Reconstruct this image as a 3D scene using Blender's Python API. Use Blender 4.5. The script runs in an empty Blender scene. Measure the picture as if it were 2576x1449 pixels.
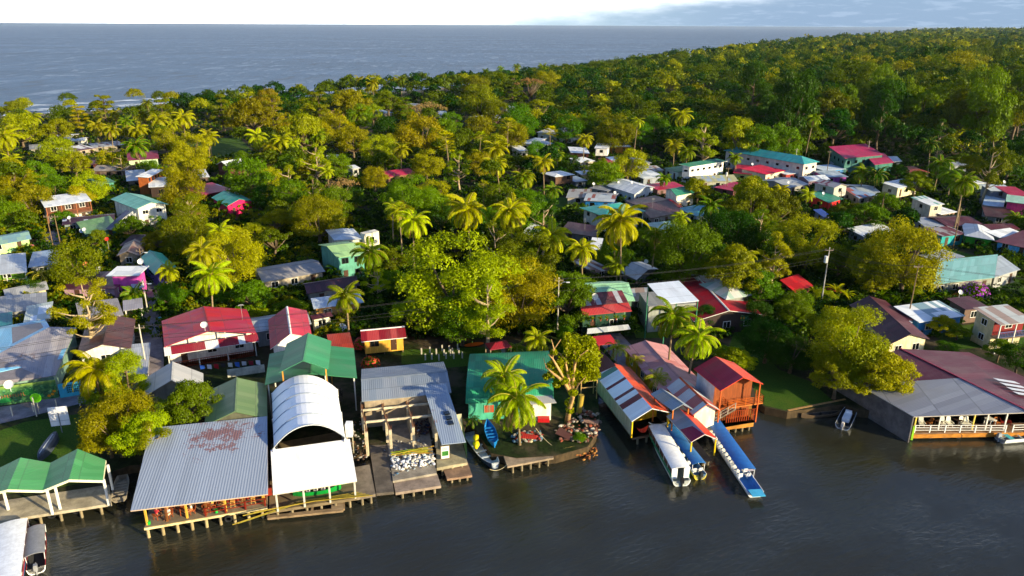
import bpy, math, random
import numpy as np
from math import sin, cos, pi, radians, hypot, atan2, sqrt
from mathutils import Vector, Matrix
S = bpy.context.scene
COL = S.collection
# ------------------------------------------------------------------ camera
H = 46.0; F = 1860.0; CX, CY = 1288.0, 724.5
PITCH = math.atan(662 / F); ROLL = math.atan(13 / 2576)
cd = bpy.data.cameras.new('camera'); cam = bpy.data.objects.new('camera', cd); COL.objects.link(cam)
cd.sensor_width = 36; cd.lens = F / 2576 * 36; cd.clip_start = 0.5; cd.clip_end = 200000
cam.matrix_world = Matrix.Translation((0, 0, H)) @ Matrix.Rotation(pi / 2 - PITCH, 4, 'X') @ Matrix.Rotation(ROLL, 4, 'Z')
S.camera = cam
# ------------------------------------------------------------------ light
SUN_EL, SUN_AZ = radians(15), radians(58)       # azimuth: from behind the camera, to its right
sv = Vector((sin(SUN_AZ) * cos(SUN_EL), -cos(SUN_AZ) * cos(SUN_EL), sin(SUN_EL)))
ld = bpy.data.lights.new('sun', 'SUN'); ld.energy = 5.0; ld.angle = radians(0.6); ld.color = (1.0, 0.84, 0.52)
sun = bpy.data.objects.new('sun', ld); COL.objects.link(sun); sun.rotation_euler = sv.to_track_quat('Z', 'Y').to_euler()
wd = bpy.data.worlds.new('World'); S.world = wd; wd.use_nodes = True
S.view_settings.view_transform = 'Standard'; S.view_settings.look = 'None'; S.view_settings.gamma = 1
S.view_settings.exposure = 1.05
S.cycles.max_bounces = 5; S.cycles.diffuse_bounces = 2; S.cycles.glossy_bounces = 2; S.cycles.transmission_bounces = 3
S.cycles.transparent_max_bounces = 4; S.cycles.caustics_reflective = False; S.cycles.caustics_refractive = False
S.cycles.use_denoising = True; S.cycles.use_adaptive_sampling = True; S.cycles.adaptive_threshold = 0.02

class NT:
    def __init__(s, nt): s.t = nt; s.t.nodes.clear()
    def n(s, typ, **k):
        x = s.t.nodes.new(typ)
        for a, b in k.items(): setattr(x, a, b)
        return x
    def link(s, a, b): s.t.links.new(a, b)
    def set(s, sock, v):
        if isinstance(v, bpy.types.NodeSocket): s.link(v, sock)
        elif isinstance(v, (tuple, list)) and len(v) == 3 and sock.type == 'RGBA': sock.default_value = (*v, 1)
        else: sock.default_value = v
    def math(s, op, a, b=None, c=None, clamp=False):
        x = s.n('ShaderNodeMath', operation=op, use_clamp=clamp); s.set(x.inputs[0], a)
        if b is not None: s.set(x.inputs[1], b)
        if c is not None: s.set(x.inputs[2], c)
        return x.outputs[0]
    def mix(s, f, a, b, mode='MIX'):
        x = s.n('ShaderNodeMix', data_type='RGBA', blend_type=mode); s.set(x.inputs[0], f); s.set(x.inputs[6], a); s.set(x.inputs[7], b)
        return x.outputs[2]
    def ramp(s, v, a, b, lo=0.0, hi=1.0, smooth=True):
        x = s.n('ShaderNodeMapRange', interpolation_type='SMOOTHSTEP' if smooth else 'LINEAR'); s.set(x.inputs[0], v)
        x.inputs[1].default_value = a; x.inputs[2].default_value = b; x.inputs[3].default_value = lo; x.inputs[4].default_value = hi
        return x.outputs[0]
    def noise(s, vec, scale, detail=3, rough=.55, dist=0):
        x = s.n('ShaderNodeTexNoise'); s.set(x.inputs['Vector'], vec); x.inputs['Scale'].default_value = scale
        x.inputs['Detail'].default_value = detail; x.inputs['Roughness'].default_value = rough; x.inputs['Distortion'].default_value = dist
        return x.outputs[0]
    def vmul(s, v, k):
        x = s.n('ShaderNodeVectorMath', operation='MULTIPLY'); s.set(x.inputs[0], v); x.inputs[1].default_value = k; return x.outputs[0]
    def bump(s, h, strength, dist):
        x = s.n('ShaderNodeBump'); s.set(x.inputs['Height'], h); x.inputs['Strength'].default_value = strength; x.inputs['Distance'].default_value = dist
        return x.outputs[0]

# sky: physical sky, plus a bank of cloud low over the sea (bright to the left, blue grey to the right)
T = NT(wd.node_tree)
sky = T.n('ShaderNodeTexSky', sky_type='NISHITA', sun_disc=False, sun_elevation=SUN_EL, sun_rotation=pi - SUN_AZ, air_density=1.0, dust_density=1.0, ozone_density=2.0)
tc = T.n('ShaderNodeTexCoord'); sx = T.n('ShaderNodeSeparateXYZ'); T.link(tc.outputs['Generated'], sx.inputs[0])
X, Y, Z = sx.outputs
az = T.math('ARCTAN2', X, Y)
cv = T.vmul(tc.outputs['Generated'], (14, 14, 60))
nz = T.noise(cv, 1.0, 6, .6)
nz2 = T.noise(T.vmul(tc.outputs['Generated'], (30, 30, 200)), 1.0, 5, .6)
edge = T.math('ADD', T.math('ADD', az, T.math('MULTIPLY', T.math('SUBTRACT', nz, .5), .35)), T.math('MULTIPLY', Z, -9.0))
white = T.ramp(edge, -.50, .12, 1, 0)
front = T.math('MULTIPLY', T.ramp(T.math('ABSOLUTE', az), .9, 1.6, 1, 0), T.ramp(Z, .10, .42, 1, 0))
white = T.math('MULTIPLY', white, front)
band = T.math('MULTIPLY', T.ramp(Z, .04, .30, 1, 0), front)
bl = T.mix(T.ramp(az, -.25, .35), (.40, .52, .56), (.165, .240, .345))
bl = T.mix(T.math('MULTIPLY', T.ramp(nz2, .50, .66), .35), bl, (.30, .38, .50))
skyc = T.mix(1.0, sky.outputs[0], (.075, .090, .120), 'MULTIPLY')
c = T.mix(T.math('MULTIPLY', band, .93), skyc, bl)
c = T.mix(white, c, (1.5, 1.52, 1.5))
bg = T.n('ShaderNodeBackground'); T.link(c, bg.inputs[0]); bg.inputs[1].default_value = 1.0
wo = T.n('ShaderNodeOutputWorld'); T.link(bg.outputs[0], wo.inputs[0])

# ------------------------------------------------------------------ where things stand
TL = {'F': (0, 0, .67083), 'T1': (0, 1300, 1.685), 'T2': (900, 1250, 1.932), 'T3': (1700, 1200, 2.07), 'T4': (2600, 1100, 1.811),
      'S1': (0, 250, 2.415), 'S2': (0, 650, 2.07), 'S3': (900, 700, 2.07), 'S4': (1800, 650, 2.07), 'S5': (2800, 650, 2.07),
      'S6': (1900, 420, 2.498), 'S7': (2700, 420, 2.26), 'S8': (900, 150, 2.147)}
GZ = 1.0
def ray(x, y):
    a = x - CX; b = CY - y
    c, s = cos(ROLL), sin(ROLL)
    a, b = (a * c - b * s) / F, (a * s + b * c) / F
    return (a, cos(PITCH) + b * sin(PITCH), -sin(PITCH) + b * cos(PITCH))
def P(t, u, v, z=GZ):
    if t == 'W': return Vector((u, v, z))
    x0, y0, s = TL[t]
    d = ray((x0 + u / s) * .67083, (y0 + v / s) * .67083)
    k = (z - H) / d[2]
    return Vector((d[0] * k, d[1] * k, z))
def proj(p):
    x, y, z = p[0], p[1], p[2] - H
    zc = y * cos(PITCH) - z * sin(PITCH); b = (y * sin(PITCH) + z * cos(PITCH)) / zc; a = x / zc
    c, s = cos(-ROLL), sin(-ROLL)
    a, b = a * c - b * s, a * s + b * c
    return (CX + a * F, CY - b * F, zc)

# ------------------------------------------------------------------ helpers
def srgb(h):
    h = h.lstrip('#')
    return tuple(((v / 12.92) if v <= .04045 else ((v + .055) / 1.055) ** 2.4) for v in (int(h[i:i + 2], 16) / 255 for i in (0, 2, 4)))
_mats = {}
def mat(key, fn):
    if key not in _mats:
        m = bpy.data.materials.new(str(key)[:40]); m.use_nodes = True; fn(NT(m.node_tree)); _mats[key] = m
    return _mats[key]
def out(T, sh):
    o = T.n('ShaderNodeOutputMaterial'); T.link(sh, o.inputs[0])
def pbsdf(T, col, rough=.7, normal=None, metal=0, spec=.3):
    b = T.n('ShaderNodeBsdfPrincipled'); T.set(b.inputs['Base Color'], col); T.set(b.inputs['Roughness'], rough); T.set(b.inputs['Metallic'], metal)
    b.inputs['Specular IOR Level'].default_value = spec
    if normal: T.link(normal, b.inputs['Normal'])
    return b.outputs[0]
def plain(col, rough=.7, var=.25, scale=1.5, spec=.3, metal=0):
    """painted or raw surface with blotchy wear"""
    c = srgb(col) if isinstance(col, str) else col
    def f(T):
        tc = T.n('ShaderNodeTexCoord'); oi = T.n('ShaderNodeObjectInfo')
        n1 = T.noise(tc.outputs['Object'], scale, 5, .65); n2 = T.noise(T.vmul(tc.outputs['Object'], (3, 3, .5)), scale, 3)
        k = T.math('ADD', T.math('MULTIPLY', n1, .6), T.math('MULTIPLY', n2, .4))
        cc = T.mix(T.ramp(k, .35, .7), tuple(v * (1 - var) for v in c), tuple(min(1, v * (1 + var * .5)) for v in c))
        out(T, pbsdf(T, cc, rough, None, metal, spec))
    return mat(('plain', col, rough, var, scale, spec, metal), f)
def roofmat(c1, c2=None, frac=0.0, rust=.1, rough=.42, width=.85, length=3.2, bumpk=.7, c3=None):
    """corrugated sheets laid in rows, some replaced, some rusty"""
    a = srgb(c1); b = srgb(c2) if c2 else a
    def f(T):
        uv = T.n('ShaderNodeUVMap'); sp = T.n('ShaderNodeSeparateXYZ'); T.link(uv.outputs[0], sp.inputs[0]); oi = T.n('ShaderNodeObjectInfo')
        fu = T.math('FLOOR', T.math('DIVIDE', sp.outputs[0], width)); fv = T.math('FLOOR', T.math('ADD', T.math('DIVIDE', sp.outputs[1], length), .35))
        cb = T.n('ShaderNodeCombineXYZ'); T.link(fu, cb.inputs[0]); T.link(fv, cb.inputs[1]); T.link(T.math('MULTIPLY', oi.outputs['Random'], 91.), cb.inputs[2])
        wn = T.n('ShaderNodeTexWhiteNoise'); T.link(cb.outputs[0], wn.inputs[0])
        cb2 = T.n('ShaderNodeCombineXYZ'); T.link(fu, cb2.inputs[0]); T.link(T.math('ADD', fv, 7.3), cb2.inputs[1]); T.link(T.math('MULTIPLY', oi.outputs['Random'], 37.), cb2.inputs[2])
        wn2 = T.n('ShaderNodeTexWhiteNoise'); T.link(cb2.outputs[0], wn2.inputs[0])
        col = T.mix(T.math('LESS_THAN', wn.outputs[0], frac), a, b)
        if c3: col = T.mix(T.math('GREATER_THAN', wn.outputs[0], .9), col, srgb(c3))
        big = T.noise(T.vmul(uv.outputs[0], (.18, .07, 1)), 1., 5, .65)
        fine = T.noise(T.vmul(uv.outputs[0], (2.2, .35, 1)), 1., 5, .7)
        k = T.math('ADD', T.math('ADD', .66, T.math('MULTIPLY', wn2.outputs[0], .16)), T.math('ADD', T.math('MULTIPLY', big, .26), T.math('MULTIPLY', fine, .24)))
        vv = T.n('ShaderNodeCombineColor'); [T.link(k, vv.inputs[i]) for i in range(3)]
        col = T.mix(1., col, vv.outputs[0], 'MULTIPLY')
        fd_ = T.noise(T.vmul(uv.outputs[0], (.35, .16, 1)), 1., 4, .6); col = T.mix(T.math('MULTIPLY', T.ramp(fd_, .42, .7), .22), col, (.20, .165, .14))
        lap = T.math('LESS_THAN', T.math('FRACT', T.math('ADD', T.math('DIVIDE', sp.outputs[1], length), .35)), .035)
        col = T.mix(T.math('MULTIPLY', lap, .35), col, (.05, .05, .05))
        if rust > 0:
            rn = T.noise(T.vmul(uv.outputs[0], (1.1, .22, 1)), 1., 6, .75)
            rn2 = T.noise(T.vmul(uv.outputs[0], (.12, .12, 1)), 1., 2)
            rr = T.ramp(T.math('ADD', T.math('MULTIPLY', rn, .6), T.math('MULTIPLY', rn2, .4)), .66 - rust * .35, .74 - rust * .25)
            col = T.mix(T.math('MULTIPLY', rr, .8), col, (.13, .05, .025))
        wv = T.math('SINE', T.math('MULTIPLY', sp.outputs[0], 2 * pi / .24))
        nm = T.bump(T.math('ADD', wv, T.math('MULTIPLY', fine, 1.0)), bumpk * .5, .03)
        out(T, pbsdf(T, col, T.math('ADD', rough, T.math('MULTIPLY', fine, .25)), nm, 0, .35))
    return mat(('roof', c1, c2, frac, rust, rough, width, length, bumpk, c3), f)
def wood(col, scale=1.0):
    c = srgb(col)
    def f(T):
        tc = T.n('ShaderNodeTexCoord')
        n = T.noise(T.vmul(tc.outputs['Object'], (1.2, 9, 9)), scale, 5, .65); n2 = T.noise(tc.outputs['Object'], .8, 3)
        cc = T.mix(T.ramp(T.math('ADD', T.math('MULTIPLY', n, .6), T.math('MULTIPLY', n2, .4)), .35, .66), tuple(v * .55 for v in c), tuple(min(1, v * 1.25) for v in c))
        out(T, pbsdf(T, cc, .8))
    return mat(('wood', col, scale), f)
def board(col):
    c = srgb(col)
    def f(T):
        tc = T.n('ShaderNodeTexCoord'); sp = T.n('ShaderNodeSeparateXYZ'); T.link(tc.outputs['Object'], sp.inputs[0])
        q = T.math('ADD', sp.outputs[0], sp.outputs[1])
        fr = T.math('FRACT', T.math('MULTIPLY', q, 3.2)); ln = T.math('LESS_THAN', fr, .1)
        st = T.noise(T.vmul(tc.outputs['Object'], (2.2, 2.2, .35)), 1.3, 4, .7)
        cc = T.mix(T.ramp(st, .38, .72), tuple(v * .72 for v in c), tuple(min(1, v * 1.1) for v in c))
        cc = T.mix(T.math('MULTIPLY', ln, .3), cc, tuple(v * .4 for v in c))
        out(T, pbsdf(T, cc, .75))
    return mat(('board', col), f)
def concrete(col='8f8578'):
    c = srgb(col)
    def f(T):
        tc = T.n('ShaderNodeTexCoord'); n = T.noise(tc.outputs['Object'], .7, 8, .68); n2 = T.noise(tc.outputs['Object'], 3.5, 6, .7)
        cc = T.mix(T.ramp(n, .32, .68), tuple(v * .55 for v in c), tuple(min(1, v * 1.1) for v in c))
        cc = T.mix(T.math('MULTIPLY', T.ramp(n2, .55, .7), .4), cc, (.09, .07, .045))
        out(T, pbsdf(T, cc, .85, T.bump(n2, .4, .03)))
    return mat(('conc', col), f)
GLASS = plain('15191c', .12, .3, 2, .6)
def leafmat():
    def f(T):
        oi = T.n('ShaderNodeObjectInfo'); ge = T.n('ShaderNodeNewGeometry'); tc = T.n('ShaderNodeTexCoord')
        n = T.noise(tc.outputs['Object'], 2.6, 3)
        k = T.math('ADD', .48, T.math('ADD', T.math('MULTIPLY', ge.outputs['Random Per Island'], .52), T.math('MULTIPLY', n, .62)))
        vv = T.n('ShaderNodeCombineColor'); [T.link(k, vv.inputs[i]) for i in range(3)]
        col = T.mix(1., oi.outputs['Color'], vv.outputs[0], 'MULTIPLY')
        hs = T.n('ShaderNodeHueSaturation'); T.set(hs.inputs['Hue'], T.math('ADD', .482, T.math('MULTIPLY', oi.outputs['Random'], .03))); hs.inputs['Saturation'].default_value = 1.12
        T.set(hs.inputs['Color'], col); T.set(hs.inputs['Value'], T.math('ADD', .85, T.math('MULTIPLY', T.math('FRACT', T.math('MULTIPLY', oi.outputs['Random'], 7.7)), .35)))
        d = T.n('ShaderNodeBsdfDiffuse'); T.link(hs.outputs[0], d.inputs[0])
        t = T.n('ShaderNodeBsdfTranslucent'); T.link(T.mix(1., hs.outputs[0], (1.25, 1.15, .5), 'MULTIPLY'), t.inputs[0])
        g = T.n('ShaderNodeBsdfGlossy'); g.inputs['Roughness'].default_value = .42; g.inputs['Color'].default_value = (.9, .95, .8, 1)
        m = T.n('ShaderNodeMixShader'); m.inputs[0].default_value = .30; T.link(d.outputs[0], m.inputs[1]); T.link(t.outputs[0], m.inputs[2])
        m2 = T.n('ShaderNodeMixShader'); m2.inputs[0].default_value = .008; T.link(m.outputs[0], m2.inputs[1]); T.link(g.outputs[0], m2.inputs[2])
        out(T, m2.outputs[0])
    return mat('foliage', f)
LEAF = leafmat()
BARK = wood('6b5a45'); PALEBARK = wood('b09a78'); PALMBARK = wood('8a7658')

class MB:
    def __init__(s): s.v = []; s.f = []; s.uv = []; s.mi = []
    def face(s, pts, uv=None, mi=0):
        b = len(s.v); s.v += [tuple(p) for p in pts]; s.f.append(tuple(range(b, b + len(pts)))); s.uv.append(uv or [(0, 0)] * len(pts)); s.mi.append(mi)
    def box(s, x0, y0, z0, x1, y1, z1, mi=0, M=None):
        p = [(x, y, z) for z in (z0, z1) for y in (y0, y1) for x in (x0, x1)]
        if M: p = [M(*q) for q in p]
        b = len(s.v); s.v += [tuple(q) for q in p]
        for f in ((0, 2, 3, 1), (4, 5, 7, 6), (0, 1, 5, 4), (2, 6, 7, 3), (0, 4, 6, 2), (1, 3, 7, 5)):
            s.f.append(tuple(b + i for i in f)); s.uv.append([(0, 0)] * 4); s.mi.append(mi)
    def beam(s, a, b, w, h=None, mi=0):
        a = Vector(a); b = Vector(b); d = (b - a).normalized(); h = h or w
        up = Vector((0, 0, 1)) if abs(d.z) < .95 else Vector((1, 0, 0))
        r = d.cross(up).normalized() * w / 2; u = r.cross(d).normalized() * h / 2
        c = [a - r - u, a + r - u, a + r + u, a - r + u, b - r - u, b + r - u, b + r + u, b - r + u]
        k = len(s.v); s.v += [tuple(q) for q in c]
        for f in ((3, 2, 1, 0), (4, 5, 6, 7), (0, 1, 5, 4), (1, 2, 6, 5), (2, 3, 7, 6), (3, 0, 4, 7)):
            s.f.append(tuple(k + i for i in f)); s.uv.append([(0, 0)] * 4); s.mi.append(mi)
    def tube(s, path, rad, n=7, mi=0, cap=True):
        path = [Vector(p) for p in path]; k = len(s.v); m = len(path)
        if not hasattr(rad, '__len__'): rad = [rad] * m
        for i, p in enumerate(path):
            d = (path[min(i + 1, m - 1)] - path[max(i - 1, 0)]).normalized()
            up = Vector((0, 0, 1)) if abs(d.z) < .9 else Vector((0, 1, 0))
            r = d.cross(up).normalized(); u = r.cross(d)
            for j in range(n):
                t = 2 * pi * j / n; s.v.append(tuple(p + (r * cos(t) + u * sin(t)) * rad[i]))
        for i in range(m - 1):
            for j in range(n):
                a = k + i * n + j; b = k + i * n + (j + 1) % n
                s.f.append((a, b, b + n, a + n)); s.uv.append([(0, 0)] * 4); s.mi.append(mi)
        if cap:
            for st in (0, m - 1):
                s.f.append(tuple(k + st * n + j for j in (range(n) if st else range(n - 1, -1, -1)))); s.uv.append([(0, 0)] * n); s.mi.append(mi)
    def slab(s, polys, t, mi=0, dn=(0, 0, -1), uvs=None, mi2=None):
        """sheet of polygons with thickness t; shared edges get no side face"""
        off = Vector(dn) * t; ed = {}
        for p in polys:
            for i in range(len(p)):
                a, b = tuple(round(c, 3) for c in p[i]), tuple(round(c, 3) for c in p[(i + 1) % len(p)])
                ed[frozenset((a, b))] = ed.get(frozenset((a, b)), 0) + 1
        for q, p in enumerate(polys):
            uv = uvs[q] if uvs else None
            s.face(p, uv, mi); s.face([Vector(x) + off for x in reversed(p)], None, mi if mi2 is None else mi2)
            for i in range(len(p)):
                a, b = p[i], p[(i + 1) % len(p)]
                if ed[frozenset((tuple(round(c, 3) for c in a), tuple(round(c, 3) for c in b)))] == 1:
                    s.face([b, a, Vector(a) + off, Vector(b) + off], None, mi if mi2 is None else mi2)
    def torus(s, c, R, r, axis='y', n=14, m=7, mi=0, M=None):
        k = len(s.v)
        for i in range(n):
            a = 2 * pi * i / n
            for j in range(m):
                b = 2 * pi * j / m; q = (R + r * cos(b)); w = r * sin(b)
                p = {'y': (q * cos(a), w, q * sin(a)), 'z': (q * cos(a), q * sin(a), w), 'x': (w, q * cos(a), q * sin(a))}[axis]
                p = Vector(p) + Vector(c); s.v.append(tuple(M(*p)) if M else tuple(p))
        for i in range(n):
            for j in range(m):
                s.f.append((k + i * m + j, k + i * m + (j + 1) % m, k + ((i + 1) % n) * m + (j + 1) % m, k + ((i + 1) % n) * m + j)); s.uv.append([(0, 0)] * 4); s.mi.append(mi)
    def build(s, name, mats, parent=None, loc=None, smooth=False, col=None):
        me = bpy.data.meshes.new(name); me.from_pydata(s.v, [], s.f)
        if not isinstance(mats, (list, tuple)): mats = [mats]
        for m in mats: me.materials.append(m)
        if any(s.mi): me.polygons.foreach_set('material_index', s.mi)
        uvl = me.uv_layers.new(name='UVMap'); uvl.data.foreach_set('uv', [c for u in s.uv for p in u for c in p])
        if smooth: me.polygons.foreach_set('use_smooth', [True] * len(s.f))
        me.update(); me.validate()
        o = bpy.data.objects.new(name, me); COL.objects.link(o)
        if parent: o.parent = parent
        if loc is not None: o.location = loc
        if col: o.color = (*col, 1)
        return o
def npmesh(name, co, quads, m, smooth=False):
    me = bpy.data.meshes.new(name); me.vertices.add(len(co)); me.vertices.foreach_set('co', np.asarray(co, dtype=np.float32).ravel())
    n = len(quads); me.loops.add(n * 4); me.polygons.add(n)
    me.loops.foreach_set('vertex_index', np.asarray(quads, dtype=np.int32).ravel())
    me.polygons.foreach_set('loop_start', np.arange(0, n * 4, 4, dtype=np.int32))
    try: me.polygons.foreach_set('loop_total', np.full(n, 4, dtype=np.int32))
    except Exception: pass
    me.materials.append(m); me.update(calc_edges=True)
    return me
def link(name, me, parent=None, loc=None):
    o = bpy.data.objects.new(name, me); COL.objects.link(o)
    if parent: o.parent = parent
    if loc is not None: o.location = loc
    return o
def tag(o, label=None, cat=None, group=None, kind=None):
    if label: o['label'] = label
    if cat: o['category'] = cat
    if group: o['group'] = group
    if kind: o['kind'] = kind
    return o
def thing(name, loc, rz=0, label=None, cat=None, group=None):
    o = bpy.data.objects.new(name, None); COL.objects.link(o); o.location = loc; o.rotation_euler = (0, 0, rz)
    o.empty_display_size = .3
    return tag(o, label, cat, group)
MARKS = []      # (short phrase, world xyz) for describing trees by what stands near them
FOOT = []       # footprints: list of (x, y) polygons nothing may grow in
MASK = np.zeros((363, 645), np.float32)     # depth of the buildings that must stay in view, on a 1/4 grid
def inpoly(x, y, poly):
    r = False; n = len(poly); j = n - 1
    for i in range(n):
        xi, yi = poly[i][0], poly[i][1]; xj, yj = poly[j][0], poly[j][1]
        if (yi > y) != (yj > y) and x < (xj - xi) * (y - yi) / (yj - yi) + xi: r = not r
        j = i
    return r
def maskpoly(pts3):
    q = [proj(p) for p in pts3]
    d = sum(p[2] for p in q) / len(q); q = [(p[0] / 4, p[1] / 4) for p in q]
    x0, x1 = int(max(0, min(p[0] for p in q))), int(min(644, max(p[0] for p in q))); y0, y1 = int(max(0, min(p[1] for p in q))), int(min(362, max(p[1] for p in q)))
    for j in range(y0, y1 + 1):
        for i in range(x0, x1 + 1):
            if inpoly(i + .5, j + .5, q): MASK[j, i] = d

# ------------------------------------------------------------------ setting: water and land
def rivermat(T):
    ge = T.n('ShaderNodeNewGeometry'); p = ge.outputs['Position']
    rot = T.n('ShaderNodeVectorRotate'); T.link(p, rot.inputs[0]); rot.inputs['Angle'].default_value = radians(-28)
    q = T.vmul(rot.outputs[0], (.9, 2.6, 1))
    w1 = T.noise(q, 1.0, 5, .6, .6); w2 = T.noise(q, .28, 3, .5); w3 = T.noise(T.vmul(rot.outputs[0], (.09, .14, 1)), 1., 3)
    calm = T.ramp(w3, .35, .62)
    h = T.math('ADD', T.math('MULTIPLY', T.math('MULTIPLY', w1, T.math('ADD', .35, T.math('MULTIPLY', calm, .9))), 1.0), T.math('MULTIPLY', w2, .9))
    nm = T.bump(h, .34, .18)
    murk = T.mix(T.ramp(w3, .3, .7), (.024, .023, .013), (.026, .029, .024))
    b = T.n('ShaderNodeBsdfPrincipled'); T.set(b.inputs['Base Color'], murk); b.inputs['Roughness'].default_value = .06; b.inputs['IOR'].default_value = 1.36
    b.inputs['Specular IOR Level'].default_value = .75; T.link(nm, b.inputs['Normal']); out(T, b.outputs[0])
def seamat(T):
    ge = T.n('ShaderNodeNewGeometry'); p = ge.outputs['Position']
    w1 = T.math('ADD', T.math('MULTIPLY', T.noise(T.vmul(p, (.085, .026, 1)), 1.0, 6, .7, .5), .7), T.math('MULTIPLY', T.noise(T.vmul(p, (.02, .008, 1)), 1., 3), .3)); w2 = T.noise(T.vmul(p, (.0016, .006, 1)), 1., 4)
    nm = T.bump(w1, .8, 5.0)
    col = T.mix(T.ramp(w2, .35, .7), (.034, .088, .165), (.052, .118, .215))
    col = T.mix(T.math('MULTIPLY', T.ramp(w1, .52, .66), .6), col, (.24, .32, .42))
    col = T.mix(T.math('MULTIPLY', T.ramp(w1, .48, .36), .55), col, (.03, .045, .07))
    b = T.n('ShaderNodeBsdfPrincipled'); T.set(b.inputs['Base Color'], col); b.inputs['Roughness'].default_value = .55
    b.inputs['Specular IOR Level'].default_value = .12; T.link(nm, b.inputs['Normal']); out(T, b.outputs[0])
def sheet(name, pts, m, z=None, kind='structure', t=None, label=None, cat=None):
    mb = MB(); q = [Vector((p[0], p[1], (z if z is not None else p[2]))) for p in pts]
    area = sum(q[i].x * q[(i + 1) % len(q)].y - q[(i + 1) % len(q)].x * q[i].y for i in range(len(q)))
    if area < 0: q.reverse()
    if t:
        mb.slab([q], t)
    else: mb.face(q)
    # concave outlines: triangulate through bmesh
    import bmesh
    o = mb.build(name, m); bm = bmesh.new(); bm.from_mesh(o.data); bmesh.ops.triangulate(bm, faces=[f for f in bm.faces if len(f.verts) > 4]); bm.to_mesh(o.data); bm.free()
    return tag(o, label, cat, None, kind)
FD = lambda l, z=GZ: [P('F', x, y, z) for x, y in l]
# river bank, left to right (pixels of the photograph on the land level), then the coast back again
BANK = [(-900, 1330), (-300, 1290), (0, 1262), (268, 1226), (285, 1185), (330, 1170), (660, 1150), (900, 1140), (925, 1120), (1160, 1110), (1172, 1070), (1190, 1072), (1236, 1140), (1300, 1152),
        (1400, 1146), (1478, 1124), (1500, 1092), (1508, 1040), (1502, 985), (1512, 960), (1530, 975), (1555, 1030), (1640, 1040), (1760, 1045), (1830, 1042), (1905, 1008), (1925, 1024), (1981, 1036),
        (2125, 1017), (2150, 1030), (2212, 1036), (2250, 1060), (2300, 1070), (2600, 1062), (3200, 1030)]
COAST = [(-900, 330), (0, 292), (325, 274), (725, 246), (1053, 227), (1400, 190), (1700, 150), (2000, 118), (2300, 93), (2470, 78.5)]
bank = FD(BANK); coast = FD(COAST, GZ)
far = [Vector((60000, 60000, GZ)), Vector((90000, 60000, GZ)), Vector((90000, 0, GZ))]
LAND = bank + [Vector((900, 120, GZ)), far[2], far[1]] + [Vector((30000, 46000, GZ))] + coast[::-1]
def groundmat(T):
    ge = T.n('ShaderNodeNewGeometry'); p = ge.outputs['Position']
    a = T.noise(p, .12, 6, .65); b = T.noise(p, 1.6, 6, .7); c = T.noise(p, 9., 4, .7)
    col = T.mix(T.ramp(b, .35, .65), (.010, .016, .005), (.022, .038, .008))
    col = T.mix(T.math('MULTIPLY', T.ramp(a, .44, .60), .85), col, (.085, .062, .040))
    col = T.mix(T.math('MULTIPLY', T.ramp(c, .5, .75), .35), col, (.06, .075, .02))
    out(T, pbsdf(T, col, .95, T.bump(b, .6, .15), 0, .1))
GROUND = mat('ground', groundmat)
g = sheet('ground', LAND, GROUND); 
def skirt():        # the bank's earth face, down to the river bed
    mb = MB()
    for i in range(len(bank) - 1):
        a, b = bank[i], bank[i + 1]; mb.face([a, b, (b.x, b.y, -1.5), (a.x, a.y, -1.5)])
    for i in range(len(coast) - 1):
        a, b = coast[i], coast[i + 1]; mb.face([b, a, (a.x, a.y - 1, -1.5), (b.x, b.y - 1, -1.5)])
    tag(mb.build('bank', plain('4a3c28', .95, .5, 1.2)), kind='structure')
skirt()
sheet('river', [(-900, -60), (900, -60), (900, 200), (-900, 200)], mat('river', rivermat), 0)
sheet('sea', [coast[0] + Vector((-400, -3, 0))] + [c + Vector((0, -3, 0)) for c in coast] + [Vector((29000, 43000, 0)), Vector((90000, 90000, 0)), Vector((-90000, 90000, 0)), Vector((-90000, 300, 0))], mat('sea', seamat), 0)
def foammat(T):
    ge = T.n('ShaderNodeNewGeometry'); n = T.noise(T.vmul(ge.outputs['Position'], (.05, .16, 1)), 1., 6, .7)
    d = T.n('ShaderNodeBsdfDiffuse'); d.inputs[0].default_value = (.62, .68, .74, 1); t = T.n('ShaderNodeBsdfTransparent')
    m = T.n('ShaderNodeMixShader'); T.link(T.ramp(n, .44, .56), m.inputs[0]); T.link(t.outputs[0], m.inputs[1]); T.link(d.outputs[0], m.inputs[2]); out(T, m.outputs[0])
FOAM = mat('foam', foammat)
for k, (o1, o2, zz) in enumerate(((1, 16, .03), (26, 40, .034), (56, 66, .038))):
    mb = MB(); cc = [c for c in coast[:8]]
    for i in range(len(cc) - 1):
        a, b = cc[i], cc[i + 1]; d = (b - a).normalized(); n = Vector((-d.y, d.x, 0))
        mb.face([(*(a + n * o1).xy, zz), (*(b + n * o1).xy, zz), (*(b + n * o2).xy, zz), (*(a + n * o2).xy, zz)])
    tag(mb.build('surf', FOAM), 'white breakers rolling onto the beach', 'surf', 'lines of surf along the beach', 'stuff')
mb = MB()
for i in range(7):
    a, b = coast[i], coast[i + 1]; d = (b - a).normalized(); n = Vector((-d.y, d.x, 0))
    mb.face([(*(a - n * 14).xy, GZ + .004), (*(b - n * 14).xy, GZ + .004), (*b.xy, GZ + .004), (*a.xy, GZ + .004)])
tag(mb.build('beach', plain('8a7a5c', .95, .3, .3)), kind='structure')
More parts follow.
